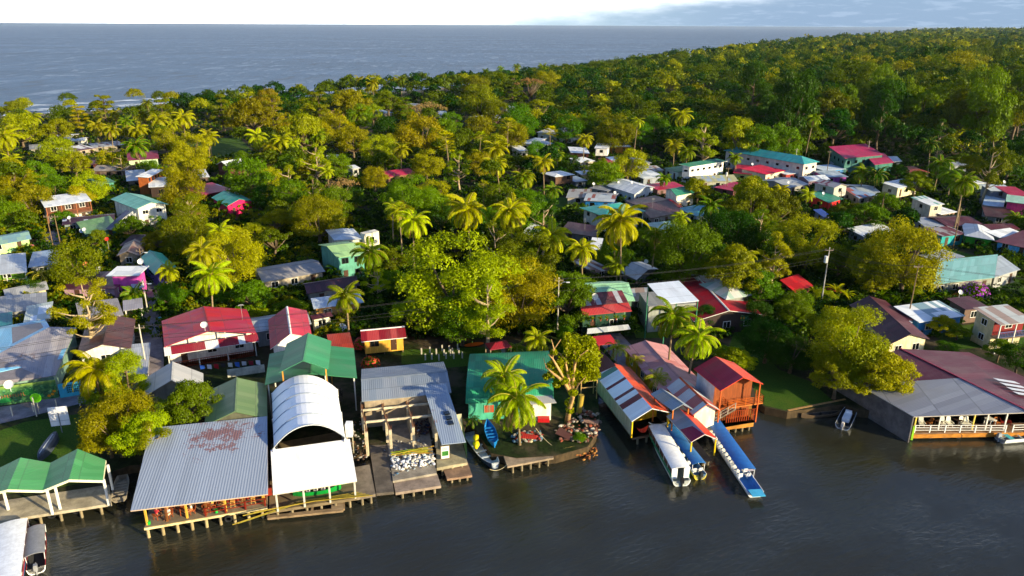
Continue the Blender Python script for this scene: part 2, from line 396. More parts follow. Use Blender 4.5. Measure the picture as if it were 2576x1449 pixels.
def lawnmat(T):
    ge = T.n('ShaderNodeNewGeometry'); p = ge.outputs['Position']
    a = T.noise(p, .35, 4); b = T.noise(p, 5., 6, .75)
    col = T.mix(T.ramp(b, .35, .68), (.020, .060, .006), (.065, .135, .010)); col = T.mix(T.math('MULTIPLY', T.ramp(a, .45, .7), .4), col, (.09, .12, .014))
    out(T, pbsdf(T, col, .95, T.bump(b, .8, .1), 0, .1))
LAWN = mat('lawn', lawnmat); PATHM = concrete('8d8388')
lawns = [[(-60, 1105), (60, 1062), (205, 1040), (232, 1110), (262, 1180), (262, 1205), (120, 1232), (-60, 1250)],
         [(1850, 830), (1900, 870), (1960, 930), (2040, 960), (2100, 1012), (1981, 1033), (1925, 1020), (1905, 1003), (1880, 930), (1830, 880)],
         [(1010, 880), (1330, 870), (1340, 905), (1130, 925), (1010, 915)],
         [(300, 500), (395, 480), (420, 520), (330, 545), (290, 530)], [(430, 355), (600, 345), (640, 385), (540, 400), (430, 385)],
         [(1290, 480), (1440, 500), (1420, 540), (1300, 530)], [(2330, 610), (2480, 650), (2576, 700), (2576, 760), (2420, 700)],
         [(2330, 830), (2576, 800), (2640, 860), (2400, 880)], [(1590, 820), (1660, 815), (1690, 850), (1600, 850)]]
for l in lawns: sheet('lawn', FD(l), LAWN, GZ + .004)
paths = [[(352, 905), (372, 705), (398, 705), (412, 905), (412, 960), (350, 960)], [(100, 590), (145, 578), (168, 640), (140, 648)],
         [(-60, 1032), (40, 1018), (215, 985), (222, 1010), (60, 1052), (-60, 1080)],
         [(1490, 840), (1560, 838), (1720, 1010), (1640, 1010), (1540, 900)]]
for l in paths: sheet('path', FD(l), PATHM, GZ + .012)
# ------------------------------------------------------------------ buildings
def dish(parent, x, y, z, az=2.4, R=.55, col='dcdcd8'):
    R *= .68
    mb = MB(); n = 12; c = Vector((0, 0, .9)); d = Vector((cos(az) * .8, sin(az) * .8, .6)).normalized(); r = d.cross(Vector((0, 0, 1))).normalized(); u = r.cross(d)
    rings = []
    for k in range(4):
        q = R * k / 3; rings.append([c + d * (q * q * .45 / R) + (r * cos(2 * pi * j / n) + u * sin(2 * pi * j / n)) * q for j in range(n)])
    for k in range(3):
        for j in range(n):
            a, b = rings[k], rings[k + 1]; p = [a[j], a[(j + 1) % n], b[(j + 1) % n], b[j]]
            mb.face(p if k else [p[0], p[2], p[3]]); 
    mb.tube([(0, 0, 0), c - d * .05], .03, 5); mb.tube([c - u * R * .95, c + d * R * .9], .018, 4); mb.box(-.05 + (c + d * R * .9).x, -.05 + (c + d * R * .9).y, (c + d * R * .9).z - .05, .05 + (c + d * R * .9).x, .05 + (c + d * R * .9).y, (c + d * R * .9).z + .05)
    return mb.build('satellite_dish', plain(col, .5, .1), parent, (x, y, z))
def antenna(parent, x, y, z, h=2.5):
    mb = MB(); mb.tube([(0, 0, 0), (0, 0, h)], .025, 5)
    for k in range(5): mb.beam((-.45 + .05 * k, .12 * k - .3, h - .1), (.45 - .05 * k, .12 * k - .3, h - .1), .02)
    mb.beam((0, -.35, h - .1), (0, .25, h - .1), .025)
    mb.build('antenna', plain('9a9a98', .5, .1), parent, (x, y, z))
_rng = random.Random(5)
FRAME_W = 'e8e4dc'
def window(root, M, w, h, frame, near, glass=None, bars=False):
    """M(u, d, z) maps along-wall, outward distance and height onto the house"""
    g = MB(); g.box(-w / 2, -.02, 0, w / 2, .035, h, 0, M); o = g.build('window', glass or GLASS, root)
    if near:
        f = MB(); t = .07
        f.box(-w / 2 - t, -.02, -t, w / 2 + t, .06, 0, 0, M); f.box(-w / 2 - t, -.02, h, w / 2 + t, .06, h + t, 0, M)
        f.box(-w / 2 - t, -.02, 0, -w / 2, .06, h, 0, M); f.box(w / 2, -.02, 0, w / 2 + t, .06, h, 0, M); f.box(-.025, -.02, 0, .025, .055, h, 0, M)
        if bars:
            for k in range(1, int(w / .18)): f.box(-w / 2 + k * .18 - .012, .04, 0, -w / 2 + k * .18 + .012, .065, h, 0, M)
        f.build('window_frame', plain(frame, .6, .1), o)
def house(label, phrase, t, A, B, C, e, r, kind, roof, wall, **o):
    if o.pop('lo', 0): e *= .86
    z = GZ + e; A3, B3, C3 = P(t, *A, z), P(t, *B, z), P(t, *C, z)
    if o.get('bl'): C3 = B3 + (C3 - A3)           # C given as the back-left corner
    ang = atan2(B3.y - A3.y, B3.x - A3.x); W = hypot(B3.x - A3.x, B3.y - A3.y)
    u = (cos(ang), sin(ang)); dx, dy = C3.x - B3.x, C3.y - B3.y
    D = abs(-dx * u[1] + dy * u[0]); sh = (dx * u[0] + dy * u[1]) / max(D, .1)
    D = o.get('depth', D); sh = sh if o.get('sk') else (max(-.45, min(.45, sh)) if (o.get('bl') or abs(sh) < .3) else 0)
    W = o.get('width', W)
    gz = o.get('gz', GZ)
    root = thing(o.get('name', 'house'), (A3.x, A3.y, gz), ang, label, o.get('cat', 'house'), o.get('group'))
    e = z - gz
    MARKS.append((phrase, Vector((A3.x + u[0] * W / 2 - u[1] * D / 2, A3.y + u[1] * W / 2 + u[0] * D / 2, z))))
    m = Matrix.Rotation(ang, 2)
    wpt = lambda x, y, zz: Vector((A3.x + u[0] * (x + sh * y) - u[1] * y, A3.y + u[1] * (x + sh * y) + u[0] * y, gz + zz))
    FOOT.append([wpt(-.3, -.3, 0).xy, wpt(W + .3, -.3, 0).xy, wpt(W + .3, D + .3, 0).xy, wpt(-.3, D + .3, 0).xy])
    G = lambda x, y, zz: (x + sh * y, y, zz)
    if kind == 'g': hf = lambda x, y: e + r * (1 - abs(2 * x / W - 1)); segs = [[(0, 0), (W / 2, 0), (W / 2, D), (0, D)], [(W / 2, 0), (W, 0), (W, D), (W / 2, D)]]
    elif kind == 'x': hf = lambda x, y: e + r * (1 - abs(2 * y / D - 1)); segs = [[(0, 0), (W, 0), (W, D / 2), (0, D / 2)], [(0, D / 2), (W, D / 2), (W, D), (0, D)]]
    elif kind == 's': hf = lambda x, y: e + r * y / D; segs = [[(0, 0), (W, 0), (W, D), (0, D)]]
    elif kind == 'sf': hf = lambda x, y: e + r * (1 - y / D); segs = [[(0, 0), (W, 0), (W, D), (0, D)]]
    elif kind == 'sl': hf = lambda x, y: e + r * (1 - x / W); segs = [[(0, 0), (W, 0), (W, D), (0, D)]]
    elif kind == 'sr': hf = lambda x, y: e + r * x / W; segs = [[(0, 0), (W, 0), (W, D), (0, D)]]
    elif kind == 'f': hf = lambda x, y: e; segs = [[(0, 0), (W, 0), (W, D), (0, D)]]
    elif kind == 'h':
        q = qh = min(W, D) / 2; hf = lambda x, y: e + r * max(0, min(x, W - x, y, D - y)) / qh
        if W > D: segs = [[(0, 0), (W, 0), (W - q, q), (q, q)], [(W, 0), (W, D), (W - q, q)], [(W, D), (0, D), (q, q), (W - q, q)], [(0, D), (0, 0), (q, q)]]
        else: segs = [[(0, 0), (W, 0), (q, q)], [(W, 0), (W, D), (q, D - q), (q, q)], [(W, D), (0, D), (q, D - q)], [(0, D), (0, 0), (q, q), (q, D - q)]]
    elif kind == 'b':
        hf = lambda x, y: e + r * sqrt(max(0, 1 - abs(2 * y / D - 1) ** 2.2)); N = 10
        segs = [[(0, D * i / N), (W, D * i / N), (W, D * (i + 1) / N), (0, D * (i + 1) / N)] for i in range(N)]
    rm = roofmat(*roof) if isinstance(roof, tuple) else (roofmat(roof) if isinstance(roof, str) else roof)
    rb = MB(); polys = []; uvs = []
    acc = 0
    for s in segs:
        p = [G(x, y, hf(x, y)) for x, y in s]; polys.append(p)
        if kind in 'g' or kind in ('sl', 'sr'): uvs.append([(y, abs(x - W / 2) * 1.02) for x, y in s])
        elif kind == 'b': l = hypot(s[3][1] - s[0][1], hf(0, s[3][1]) - hf(0, s[0][1])); uvs.append([(x, acc if i < 2 else acc + l) for i, (x, y) in enumerate(s)]); acc += l
        elif kind == 'h' and abs(s[0][0] - s[1][0]) < .01: uvs.append([(y, min(x, W - x)) for x, y in s])
        else: uvs.append([(x, y if y <= D / 2 or kind != 'x' else D - y + 50) for x, y in s])
    th = .09
    rb.slab(polys, th, uvs=uvs, mi2=1)
    if kind == 'g' and r > .3: rb.slab([[G(W / 2 - .18, -.02, hf(W / 2 - .18, 0) + .03), G(W / 2, -.02, e + r + .045), G(W / 2, D + .02, e + r + .045), G(W / 2 - .18, D + .02, hf(W / 2 - .18, 0) + .03)], [G(W / 2, -.02, e + r + .045), G(W / 2 + .18, -.02, hf(W / 2 + .18, 0) + .03), G(W / 2 + .18, D + .02, hf(W / 2 + .18, 0) + .03), G(W / 2, D + .02, e + r + .045)]], .02, 1)
    if kind == 'x' and r > .3: rb.slab([[G(-.02, D / 2 - .18, hf(0, D / 2 - .18) + .03), G(W + .02, D / 2 - .18, hf(0, D / 2 - .18) + .03), G(W + .02, D / 2, e + r + .045), G(-.02, D / 2, e + r + .045)], [G(-.02, D / 2, e + r + .045), G(W + .02, D / 2, e + r + .045), G(W + .02, D / 2 + .18, hf(0, D / 2 + .18) + .03), G(-.02, D / 2 + .18, hf(0, D / 2 + .18) + .03)]], .02, 1)
    if o.get('roof2') and len(polys) == 2: rb = MB(); rb.slab(polys[:1], th, uvs=uvs[:1], mi2=1); rb.slab(polys[1:], th, uvs=uvs[1:], mi=2, mi2=1)
    edge = o.get('edge', None)
    ro = rb.build('roof', [rm, plain(edge, .6, .15) if edge else plain(tuple(min(1, v * .8 + .02) for v in srgb(roof[0] if isinstance(roof, tuple) else (roof if isinstance(roof, str) else '999999'))), .6, .2)] + ([roofmat(*o['roof2'])] if o.get('roof2') else []), root)
    oh = o.get('oh', .45); pc = o.get('porch', 0); dist = A3.y; near = dist < 175
    x0, x1, y0, y1 = oh, W - oh, oh + pc, D - oh
    z0 = o.get('stilt', 0) - (0 if gz == GZ else 0); wl = None if not wall else (plain(wall, .75, .30, .8) if not o.get('board') else board(wall))
    bot = z0
    if not o.get('open') and wall:
        wb = MB()
        def wallrun(pts):
            for i in range(len(pts) - 1):
                (xa, ya), (xb, yb) = pts[i], pts[i + 1]
                wb.face([G(xa, ya, bot), G(xb, yb, bot), G(xb, yb, hf(xb, yb) - th - .01), G(xa, ya, hf(xa, ya) - th - .01)])
        xs = [x0] + ([W / 2] if kind == 'g' else []) + [x1]; ny = 8 if kind == 'b' else 2
        ys = [y0] + ([D / 2] if kind == 'x' and y0 < D / 2 else []) + ([y0 + (y1 - y0) * i / ny for i in range(1, ny)] if kind == 'b' else []) + [y1]
        if o.get('sidew'): wb.face([G(x0, oh, bot), G(x0, y0, bot), G(x0, y0, hf(x0, y0) - th - .01), G(x0, oh, hf(x0, oh) - th - .01)])
        wallrun([(x, y0) for x in xs]); wallrun([(x1, y) for y in ys]); wallrun([(x, y1) for x in reversed(xs)]); wallrun([(x0, y) for y in reversed(ys)])
        if z0 > 0 or pc: wb.box(x0 if not pc else oh * .6, (y0 if not pc else oh * .6), max(bot - .15, .02), x1 if not pc else W - oh * .6, y1, bot + .02, 0, G)
        wb.build('wall', wl, root)
        if z0 > .2:
            sb = MB()
            nx_, ny_ = max(2, int(W / 2.5) + 1), max(2, int(D / 3) + 1)
            for i in range(nx_):
                for j in range(ny_):
                    x = x0 + .1 + (x1 - x0 - .2) * i / (nx_ - 1); y = (oh + .1) + (y1 - oh - .2) * j / (ny_ - 1); sb.box(x - .08, y - .08, 0, x + .08, y + .08, bot - .16, 0, G)
            sb.build('stilts', wood('6b5a45'), root)
        if o.get('front'):
            bf = bot + (e - bot) * o.get('fup', 0); fb_ = MB(); fb_.slab([[G(x0, y0 - .03, bf), G(x1, y0 - .03, bf), G(x1, y0 - .03, hf(x1, y0) - th - .02)] + ([G(W / 2, y0 - .03, hf(W / 2, y0) - th - .02)] if kind == 'g' else []) + [G(x0, y0 - .03, hf(x0, y0) - th - .02)]], .02, dn=(0, 1, 0)); fb_.build('front_wall', board(o['front']), root)
        # openings
        st = 2 if e > 4.4 and not o.get('one') else 1
        fr = o.get('frame', FRAME_W); wh = o.get('wh', 1.0); gl = plain(o['pane'], .6, .2) if o.get('pane') else None
        rng = random.Random(hash(label) % 1000 if False else sum(map(ord, label)))
        floors = [bot + (e - bot) * k / st for k in range(st)]
        skip = o.get('nowin', '')
        if 'f' not in skip:
            n = max(1, int((x1 - x0) / o.get('ws', 2.9)))
            for k, fz in enumerate(floors):
                dr = rng.randrange(n) if k == 0 and n > 1 and not o.get('nodoor') else -1
                for i in range(n):
                    xc = x0 + (x1 - x0) * (i + .5) / n
                    Mf = lambda a, d, zz, xc=xc, fz=fz: G(xc + a, y0 - d, zz + fz)
                    if i == dr:
                        d = MB(); d.box(-.42, -.02, .05, .42, .05, 2.0, 0, Mf); dd = d.build('door', plain(o.get('door', '4a3020'), .6, .2), root)
                        if near: k2 = MB(); k2.box(.28, .05, .95, .34, .09, 1.05, 0, Mf); k2.build('handle', plain('b0a890', .3), dd)
                    else: window(root, lambda a, d, zz, Mf=Mf: Mf(a, d, zz + .95), min(1.15, (x1 - x0) / n * .5), wh, fr, near, gl, o.get('bars'))
        side = 'l' if A3.x > 0 else 'r'
        if 's' not in skip:
            xs_ = x0 if side == 'l' else x1; sg = -1 if side == 'l' else 1
            n = max(1, int((y1 - y0) / 3.4))
            for fz in floors:
                for i in range(n):
                    yc = y0 + (y1 - y0) * (i + .5) / n
                    window(root, lambda a, d, zz, yc=yc, fz=fz: G(xs_ + sg * d, yc + a, zz + fz + .95), 1.0, wh * .9, fr, dist < 120, gl)
    if o.get('open') or pc:
        n = max(2, int(W / 3.0) + 1); pcol = plain(o.get('post', 'd8d4c8'), .6, .15)
        rows = [oh * .7] if pc else [oh * .7, D - oh * .7]
        for y in rows:
            for i in range(n):
                x = oh * .7 + (W - oh * 1.4) * i / (n - 1); pb = MB(); pb.box(-.07, -.07, 0, .07, .07, hf(x, y) - th, 0); q = G(x, y, 0); pb.build('post', pcol, root, (q[0], q[1], 0))
        if o.get('rail'):
            fz = (e / 2 if e > 4.4 and not o.get('one') else bot); rb2 = MB(); y = oh * .7
            if e > 4.4 and not o.get('one'):
                fl = MB(); fl.box(oh * .5, oh * .5, fz - .12, W - oh * .5, y0, fz, 0, G); fl.build('balcony_floor', wood('7a6a58'), root)
            rb2.beam(G(oh * .7, y, fz + .95), G(W - oh * .7, y, fz + .95), .08); rb2.beam(G(oh * .7, y, fz + .15), G(W - oh * .7, y, fz + .15), .06)
            for i in range(int(W / .28)): x = oh * .7 + .1 + i * .28; rb2.beam(G(min(x, W - oh * .8), y, fz + .15), G(min(x, W - oh * .8), y, fz + .95), .09, .05)
            rb2.build('railing', plain(o['rail'], .6, .15), root)
    if o.get('skirt'):      # lower lean-to roof along the front
        d, drop, sc = o['skirt'][:3]; sb = MB(); ez = e - .12
        sb.slab([[G(-.1, -d, ez - drop), G(W + .1, -d, ez - drop), G(W + .1, .1, ez), G(-.1, .1, ez)]], .08, uvs=[[(0, 0), (W, 0), (W, d), (0, d)]])
        sb.build('lean_to_roof', roofmat(*sc) if isinstance(sc, tuple) else roofmat(sc), root)
    for (fx, fy) in o.get('dish', []):
        q = G(W * fx, D * fy, hf(W * fx, D * fy)); dish(root, *q, az=2.6 - ang if False else -1.4 - ang, R=o.get('dR', .6))
    for (fx, fy) in o.get('ant', []):
        q = G(W * fx, D * fy, hf(W * fx, D * fy)); antenna(root, *q)
    if not o.get('nomask'):
        for s in segs: maskpoly([wpt(x, y, hf(x, y)) for x, y in s])
        if wall and not o.get('open'):
            maskpoly([wpt(x0, y0, e * .35), wpt(x1, y0, e * .35), wpt(x1, y0, e), wpt(x0, y0, e)])
    root['_'] = 0; del root['_']
    return root, W, D, hf, G, wpt

ZN, ZR, WH, BG, GR = ('8e959e', 'a8adb2', .3, .12), ('90908c', '6a4a3a', .3, .45), ('e4e6e6', 'cfd3d6', .3, .03), ('8297ae', '9aa6b4', .25, .05), ('85878c', '9a9ca0', .3, .1)
LB, TE, GN, LG, RD = ('6fb2d4', '93a6b4', .1, .04), ('2f9488', '3a9c90', .3, .03), ('2f8a4c', '348f50', .3, .02), ('88c090', '7ab084', .3, .12), ('c00c1c', 'a81028', .35, .02)
CR, MA, RU, PK = ('a40e3e', 'b01848', .3, .03), ('4a1420', '56202c', .3, .1), ('6e3428', '8a7a70', .25, .6), ('c08488', 'b06c70', .25, .25)
HS = [
 # ---- far left, by the beach
 ('white flat roofed house half hidden behind the beach trees', 'the white house near the beach', 'S1', (445, 650), (640, 645), (620, 610), 3, .6, 'x', WH, 'b8b0a0', {}),
 ('white walled house with a pale roof next to the beach trees', 'the pale beach house', 'S1', (600, 675), (770, 668), (800, 642), 3, .6, 'x', WH, 'e0dcd0', {}),
 ('long low house with striped maroon and white roof sheets', 'the striped low roof', 'S1', (640, 770), (880, 735), (860, 700), 2.8, .5, 's', ('5a2a34', 'd8d8d8', .5, .1), 'a09080', {}),
 ('low shed with grey and maroon roof sheets beyond the palms', 'the patched shed by the palms', 'S1', (850, 733), (1130, 705), (1070, 680), 2.8, .4, 's', ('9a9ca0', '5a2a34', .35, .1), '8a8070', {}),
 ('small grey roofed hut at the far left edge of the village', 'the small grey hut', 'S1', (265, 748), (398, 738), (390, 697), 2.8, .5, 'x', GR, '8a8478', {}),
 ('pale green house with a wide crimson gable roof', 'the pale green house', 'S1', (1150, 850), (1440, 830), (1430, 757), 3, 1, 'x', ('7a1a34', '8a2440', .3, .1), 'b8d0a8', {}),
 ('small hut with an orange red roof among the trees', 'the orange red hut', 'S1', (760, 893), (890, 882), (880, 855), 2.6, .5, 's', ('b03a20', 'a03020', .3, .1), '8a5040', {}),
 ('brownish grey roofed house in the shade of a bare tree', 'the brownish grey roof', 'S1', (820, 945), (1130, 942), (1080, 892), 2.8, .9, 'x', ('8a8078', '9a9088', .3, .3), '6a5a50', {}),
 ('grey house with a pale zinc roof beside the two storey wooden house', 'the pale zinc roof', 'S1', (1145, 1037), (1330, 1022), (1310, 945), 2.9, .6, 's', ('b4b8bc', 'c6cacc', .3, .05), '706860', {}),
 ('two storey orange house with a white slanting roof', 'the two storey orange house', 'S1', (1345, 1003), (1490, 933), (1425, 912), 5.6, .3, 's', WH, '9a5020', {'ws': 2}),
 ('dark timber house with a white tin veranda roof', 'the dark timber house', 'S1', (1345, 1092), (1560, 1082), (1550, 1012), 3.4, .5, 's', WH, '3a2a24', {}),
 ('low building with a crimson roof and one grey sheet', 'the crimson roof with a grey sheet', 'S1', (1830, 1160), (2110, 1112), (2060, 1040), 2.8, .5, 's', ('a81c48', 'c0c0c0', .06, .04), '6a3030', {}),
 ('small shed with white tin roof behind the golden tree', 'the small white shed', 'S1', (1780, 1003), (1900, 997), (1860, 942), 3, .5, 's', WH, '5a4a44', {}),
 ('hot pink house with a teal gable roof', 'the hot pink house', 'S1', (2050, 1265), (2295, 1218), (2150, 1142), 3.2, 1.2, 'g', TE, 'e0105c', {'nowin': 's', 'board': 1}),
 ('tall dark red cabin with a white gable roof', 'the dark red cabin', 'S1', (1955, 885), (2060, 905), (2050, 842), 5.6, 1.2, 'g', WH, '5a2a24', {}),
 ('green roofed house behind a green fence among banana plants', 'the green roof by the banana plants', 'S1', (900, 1065), (1050, 1042), (1030, 985), 2.7, .6, 'x', ('2f6a50', '3a7a5c', .3, .1), '4a8a78', {}),
 ('small white box of a house poking out of the left trees', 'the small white box', 'S1', (150, 1058), (282, 1052), (272, 1036), 2.8, .3, 's', WH, 'b0b0b0', {}),
 # ---- middle distance, scattered under the trees
 ('lone white roofed hut below the sea front trees', 'the lone white hut', 'S8', (1240, 525), (1335, 540), (1330, 497), 3, .7, 'x', ZN, '9a9488', {}),
 ('small blue grey hut in front of the tan bare tree', 'the small blue grey hut', 'S8', (1160, 590), (1232, 585), (1220, 556), 2.8, .5, 's', BG, '8a8478', {}),
 ('crimson roof just showing under dense trees', 'the hidden crimson roof', 'S8', (685, 585), (800, 592), (792, 566), 2.8, .6, 'x', CR, '8a4040', {}),
 ('pink walled house with a white gable roof in a clearing', 'the pink walled house', 'S8', (2040, 640), (2155, 625), (2120, 585), 3, .8, 'x', WH, 'c06a70', {}),
 ('slim white roof behind a round green tree', 'the slim white roof', 'S8', (2140, 548), (2235, 541), (2230, 529), 3, .3, 's', WH, 'a0a098', {}),
 ('small pale blue roof between dense trees', 'the small pale blue roof', 'S8', (1600, 602), (1670, 600), (1660, 576), 3, .4, 's', BG, 'c0c0b8', {}),
 ('small pinkish house with a white roof beside a lime tree', 'the small pinkish house', 'S8', (700, 955), (800, 947), (795, 930), 3, .4, 's', WH, 'b08078', {}),
 ('little white roof at the edge of a dark grove', 'the little white roof', 'S8', (900, 1037), (970, 1030), (960, 1008), 3, .3, 's', WH, 'a8a8a0', {}),
 ('crimson roofed house in the middle of the grove', 'the crimson house in the grove', 'S8', (1190, 1102), (1420, 1072), (1380, 1028), 3, .9, 'x', CR, '8a6048', {}),
 ('pink house rising above the tree tops near the shore', 'the pink house above the trees', 'F', (1508, 186), (1538, 186), (1536, 173), 9, .8, 'f', ('b06060', 'a05a5a', .3, .1), 'c83a4a', {}),
 # ---- centre cluster
 ('white tin roof at the left end of the centre clearing', 'the white roof in the clearing', 'S6', (115, 292), (230, 302), (215, 247), 3.2, .5, 's', WH, 'c8c0b0', {}),
 ('low house with a pale grey roof behind the fan palm', 'the pale roof behind the fan palm', 'S6', (270, 312), (450, 297), (420, 257), 3, .5, 's', BG, 'd8d0c0', {}),
 ('long white wall building behind the round green trees', 'the long white wall building', 'S6', (280, 190), (600, 212), (590, 160), 4, .4, 's', ('c8c4b8', 'd0ccc0', .3, .1), 'e8e0d0', {}),
 ('cream house lit by the sun with a white roof', 'the cream sunlit house', 'S6', (120, 365), (215, 360), (205, 318), 3.4, .4, 's', WH, 'e8dcc0', {}),
 ('white roofed cottage left of the white stilt house', 'the white roofed cottage', 'S6', (600, 380), (780, 388), (745, 342), 3, .4, 's', WH, '8a4a38', {}),
 ('white cottage raised on stilts beside the forest', 'the white stilt cottage', 'S6', (820, 338), (955, 342), (850, 302), 4.4, .5, 's', WH, 'e8e4dc', {'one': 1, 'stilt': 1.2, 'bl': 1}),
 ('orange walled shelter with a white tin roof under a dark tree', 'the orange walled shelter', 'S6', (940, 327), (1160, 325), (1140, 277), 3, .7, 'x', WH, 'c88020', {}),
 ('low white roof between two lime green trees', 'the low white roof', 'S6', (690, 472), (830, 457), (795, 422), 2.8, .4, 's', WH, 'a09888', {}),
 ('white roof peeping over the crown of a round tree', 'the peeping white roof', 'S6', (980, 450), (1075, 442), (1062, 422), 3.2, .4, 's', WH, 'b0a8a0', {}),
 ('small crimson roof beside a white one', 'the small crimson roof', 'S6', (940, 477), (1020, 472), (1012, 436), 2.8, .4, 's', CR, '905050', {}),
 ('pale grey roof behind the big mango tree', 'the pale grey roof', 'S6', (1270, 482), (1360, 476), (1300, 430), 2.8, .4, 's', ZN, '8a8a88', {}),
 ('hip roofed wooden house raised high on posts', 'the hip roofed wooden house', 'S6', (455, 608), (640, 585), (560, 542), 5.2, .8, 'h', WH, '5a4030', {'one': 1, 'stilt': 2.3}),
 ('flat grey blue roof below the hip roofed wooden house', 'the flat grey blue roof', 'S6', (640, 655), (760, 642), (742, 597), 2.8, .3, 's', BG, '707880', {}),
 ('white roof right behind the two white trunked trees', 'the roof behind the white trunks', 'S6', (700, 587), (860, 572), (850, 547), 2.8, .4, 's', WH, 'a09888', {}),
 ('rusty zinc roof between the mango tree and the white block', 'the rusty zinc roof', 'S6', (1300, 560), (1480, 545), (1440, 490), 2.8, .7, 'x', ('9a9a9a', '7a5a4a', .3, .4), '9a9a98', {}),
 ('green lean-to roof left of the white two storey block', 'the green lean-to', 'S6', (1470, 525), (1600, 562), (1590, 470), 3.2, .4, 's', ('2f7a5c', '388a68', .3, .1), 'c0d0c8', {}),
 ('large white two storey block with a green roof', 'the white two storey block', 'S6', (1725, 514), (2070, 460), (1535, 515), 6.2, .5, 's', ('2f7a60', '388068', .2, .1), 'e8e4dc', {'bl': 1, 'wh': .7, 'ws': 2.4, 'oh': .7, 'cat': 'building', 'edge': 'f0f0f0'}),
 ('white and blue roofed houses crowded below the white block', 'the roof below the white block', 'S6', (1280, 625), (1500, 603), (1480, 547), 2.9, .5, 's', ('a8b4c0', 'd8dcde', .4, .1), '8a9098', {}),
 ('low building with an olive and grey hip roof', 'the olive and grey roof', 'S6', (1800, 655), (2170, 642), (2080, 588), 2.9, .9, 'x', ('a0a078', '90a0b0', .35, .1), '9a9a88', {}),
 ('narrow crimson roof running behind the small green roofed house', 'the narrow crimson roof', 'S6', (1410, 730), (1690, 705), (1680, 655), 2.9, .4, 's', CR, '806060', {}),
 ('crimson shed roof beside the utility pole with a white transformer', 'the crimson shed roof', 'S6', (1940, 705), (2130, 740), (2135, 662), 2.9, .3, 's', CR, '704040', {}),
 ('pale two storey house with a green gable roof and orange shutters', 'the house with orange shutters', 'S6', (1590, 785), (1770, 752), (1490, 724), 5.0, .9, 'x', ('2a7f62', '2f8a6a', .2, .03), 'e6ddc8', {'bl': 1, 'pane': 'b8701c', 'one': 1}),
 ('white gable roofed house with teal trim and a satellite dish', 'the white house with teal trim', 'S6', (1200, 772), (1390, 705), (955, 682), 3.6, 1.1, 'g', ('c0c6cc', 'd8dcde', .4, .06), 'b4b8b8', {'bl': 1, 'dish': [(.35, .35)]}),
 ('small grey roof with two satellite dishes', 'the grey roof with two dishes', 'S6', (770, 712), (950, 742), (960, 686), 2.9, .4, 's', GR, '9a9a98', {'dish': [(.1, .2), (.9, .9)]}),
 ('rust streaked roof at the left end of the centre row', 'the rust streaked roof', 'S6', (555, 802), (780, 798), (800, 735), 2.8, .5, 's', ZR, 'a09a90', {}),
 ('blue walled house with a patched zinc roof', 'the blue walled house', 'S6', (720, 828), (1010, 842), (1050, 762), 2.9, .7, 'x', ('a8b0b4', '8a4a38', .2, .3), '1472b8', {'dish': [(.95, .4)]}),
 ('two storey guest house with teal hip roof and pillared veranda', 'the teal guest house', 'S6', (920, 982), (1310, 927), (680, 896), 5.6, 1.3, 'h', TE, 'dcd8cc', {'bl': 1, 'cat': 'guest house', 'oh': .8, 'porch': 1.2, 'rail': '2a6a64', 'front': '8a7460', 'fup': .5}),
 ('long maroon roof between the teal guest house and the shutter house', 'the long maroon roof', 'S6', (1350, 995), (1660, 935), (1185, 815), 2.9, .9, 'x', ('3e1a24', '4a222c', .3, .1), '8a8480', {'bl': 1, 'ant': [(.3, .3)]}),
 ('bright red hip roof in front of the shutter house', 'the bright red hip roof', 'S6', (1480, 897), (1650, 887), (1360, 838), 2.9, .5, 's', ('b81420', 'a81420', .3, .03), '804040', {'bl': 1}),
 ('broad teal hip roof behind a coconut palm', 'the broad teal roof', 'S6', (1780, 978), (2080, 918), (1600, 902), 2.9, 1.0, 'h', ('3f8a94', '4a96a0', .3, .05), '9aa8a8', {'bl': 1}),
 ('long dark maroon roof in front of the teal guest house', 'the dark maroon roof', 'S6', (500, 1118), (830, 1170), (895, 1098), 2.8, .6, 's', ('3a1620', '46202a', .3, .1), '6a6a68', {'sk': 1, 'ant': [(.6, .5)]}),
 ('dazzling white tin roof left of three coconut palms', 'the dazzling white roof', 'S6', (150, 1128), (300, 1180), (375, 1100), 3, .4, 's', WH, '4a2a1c', {'sk': 1}),
 ('white roof behind the middle coconut palm', 'the white roof behind the palm', 'S6', (770, 1285), (880, 1297), (905, 1205), 2.8, .5, 's', WH, '8a8a88', {'sk': 1}),
 ('faded blue green roof half under a broad tree', 'the faded blue green roof', 'S4', (1400, 465), (1600, 445), (1560, 380), 2.9, .6, 's', ('78a49c', '88b0a8', .3, .1), '888888', {}),
 ('grey hip roof with a white satellite dish by the shacks', 'the grey roof with the dish', 'S4', (1215, 828), (1385, 742), (1130, 745), 2.9, .9, 'g', ('a8acb0', 'b8bcc0', .3, .1), '787470', {'bl': 1, 'dish': [(.7, .4)]}),
 ('patched lean-to shack of rusty and grey sheets', 'the patched shack', 'S4', (890, 772), (1020, 742), (960, 642), 2.6, .5, 's', ('a0a0a0', '6a3a2c', .5, .4), '7a6a58', {}),
 # ---- right of the centre
 ('wide white tin roof left of the round golden tree', 'the wide white roof', 'S5', (905, 490), (1150, 440), (775, 442), 2.9, .5, 's', WH, '707c88', {'bl': 1}),
 ('narrow zinc roof behind the round golden tree', 'the narrow zinc roof', 'S5', (1380, 412), (1540, 412), (1440, 352), 2.8, .4, 's', ('9aa0a8', '8a8e94', .3, .1), '808080', {}),
 ('beige two storey house with a white and green patched roof', 'the beige two storey house', 'S5', (1430, 252), (1538, 238), (1272, 194), 5.6, .3, 's', ('dcdedc', '5a9888', .25, .05), 'b8ae9c', {'bl': 1, 'nodoor': 1}),
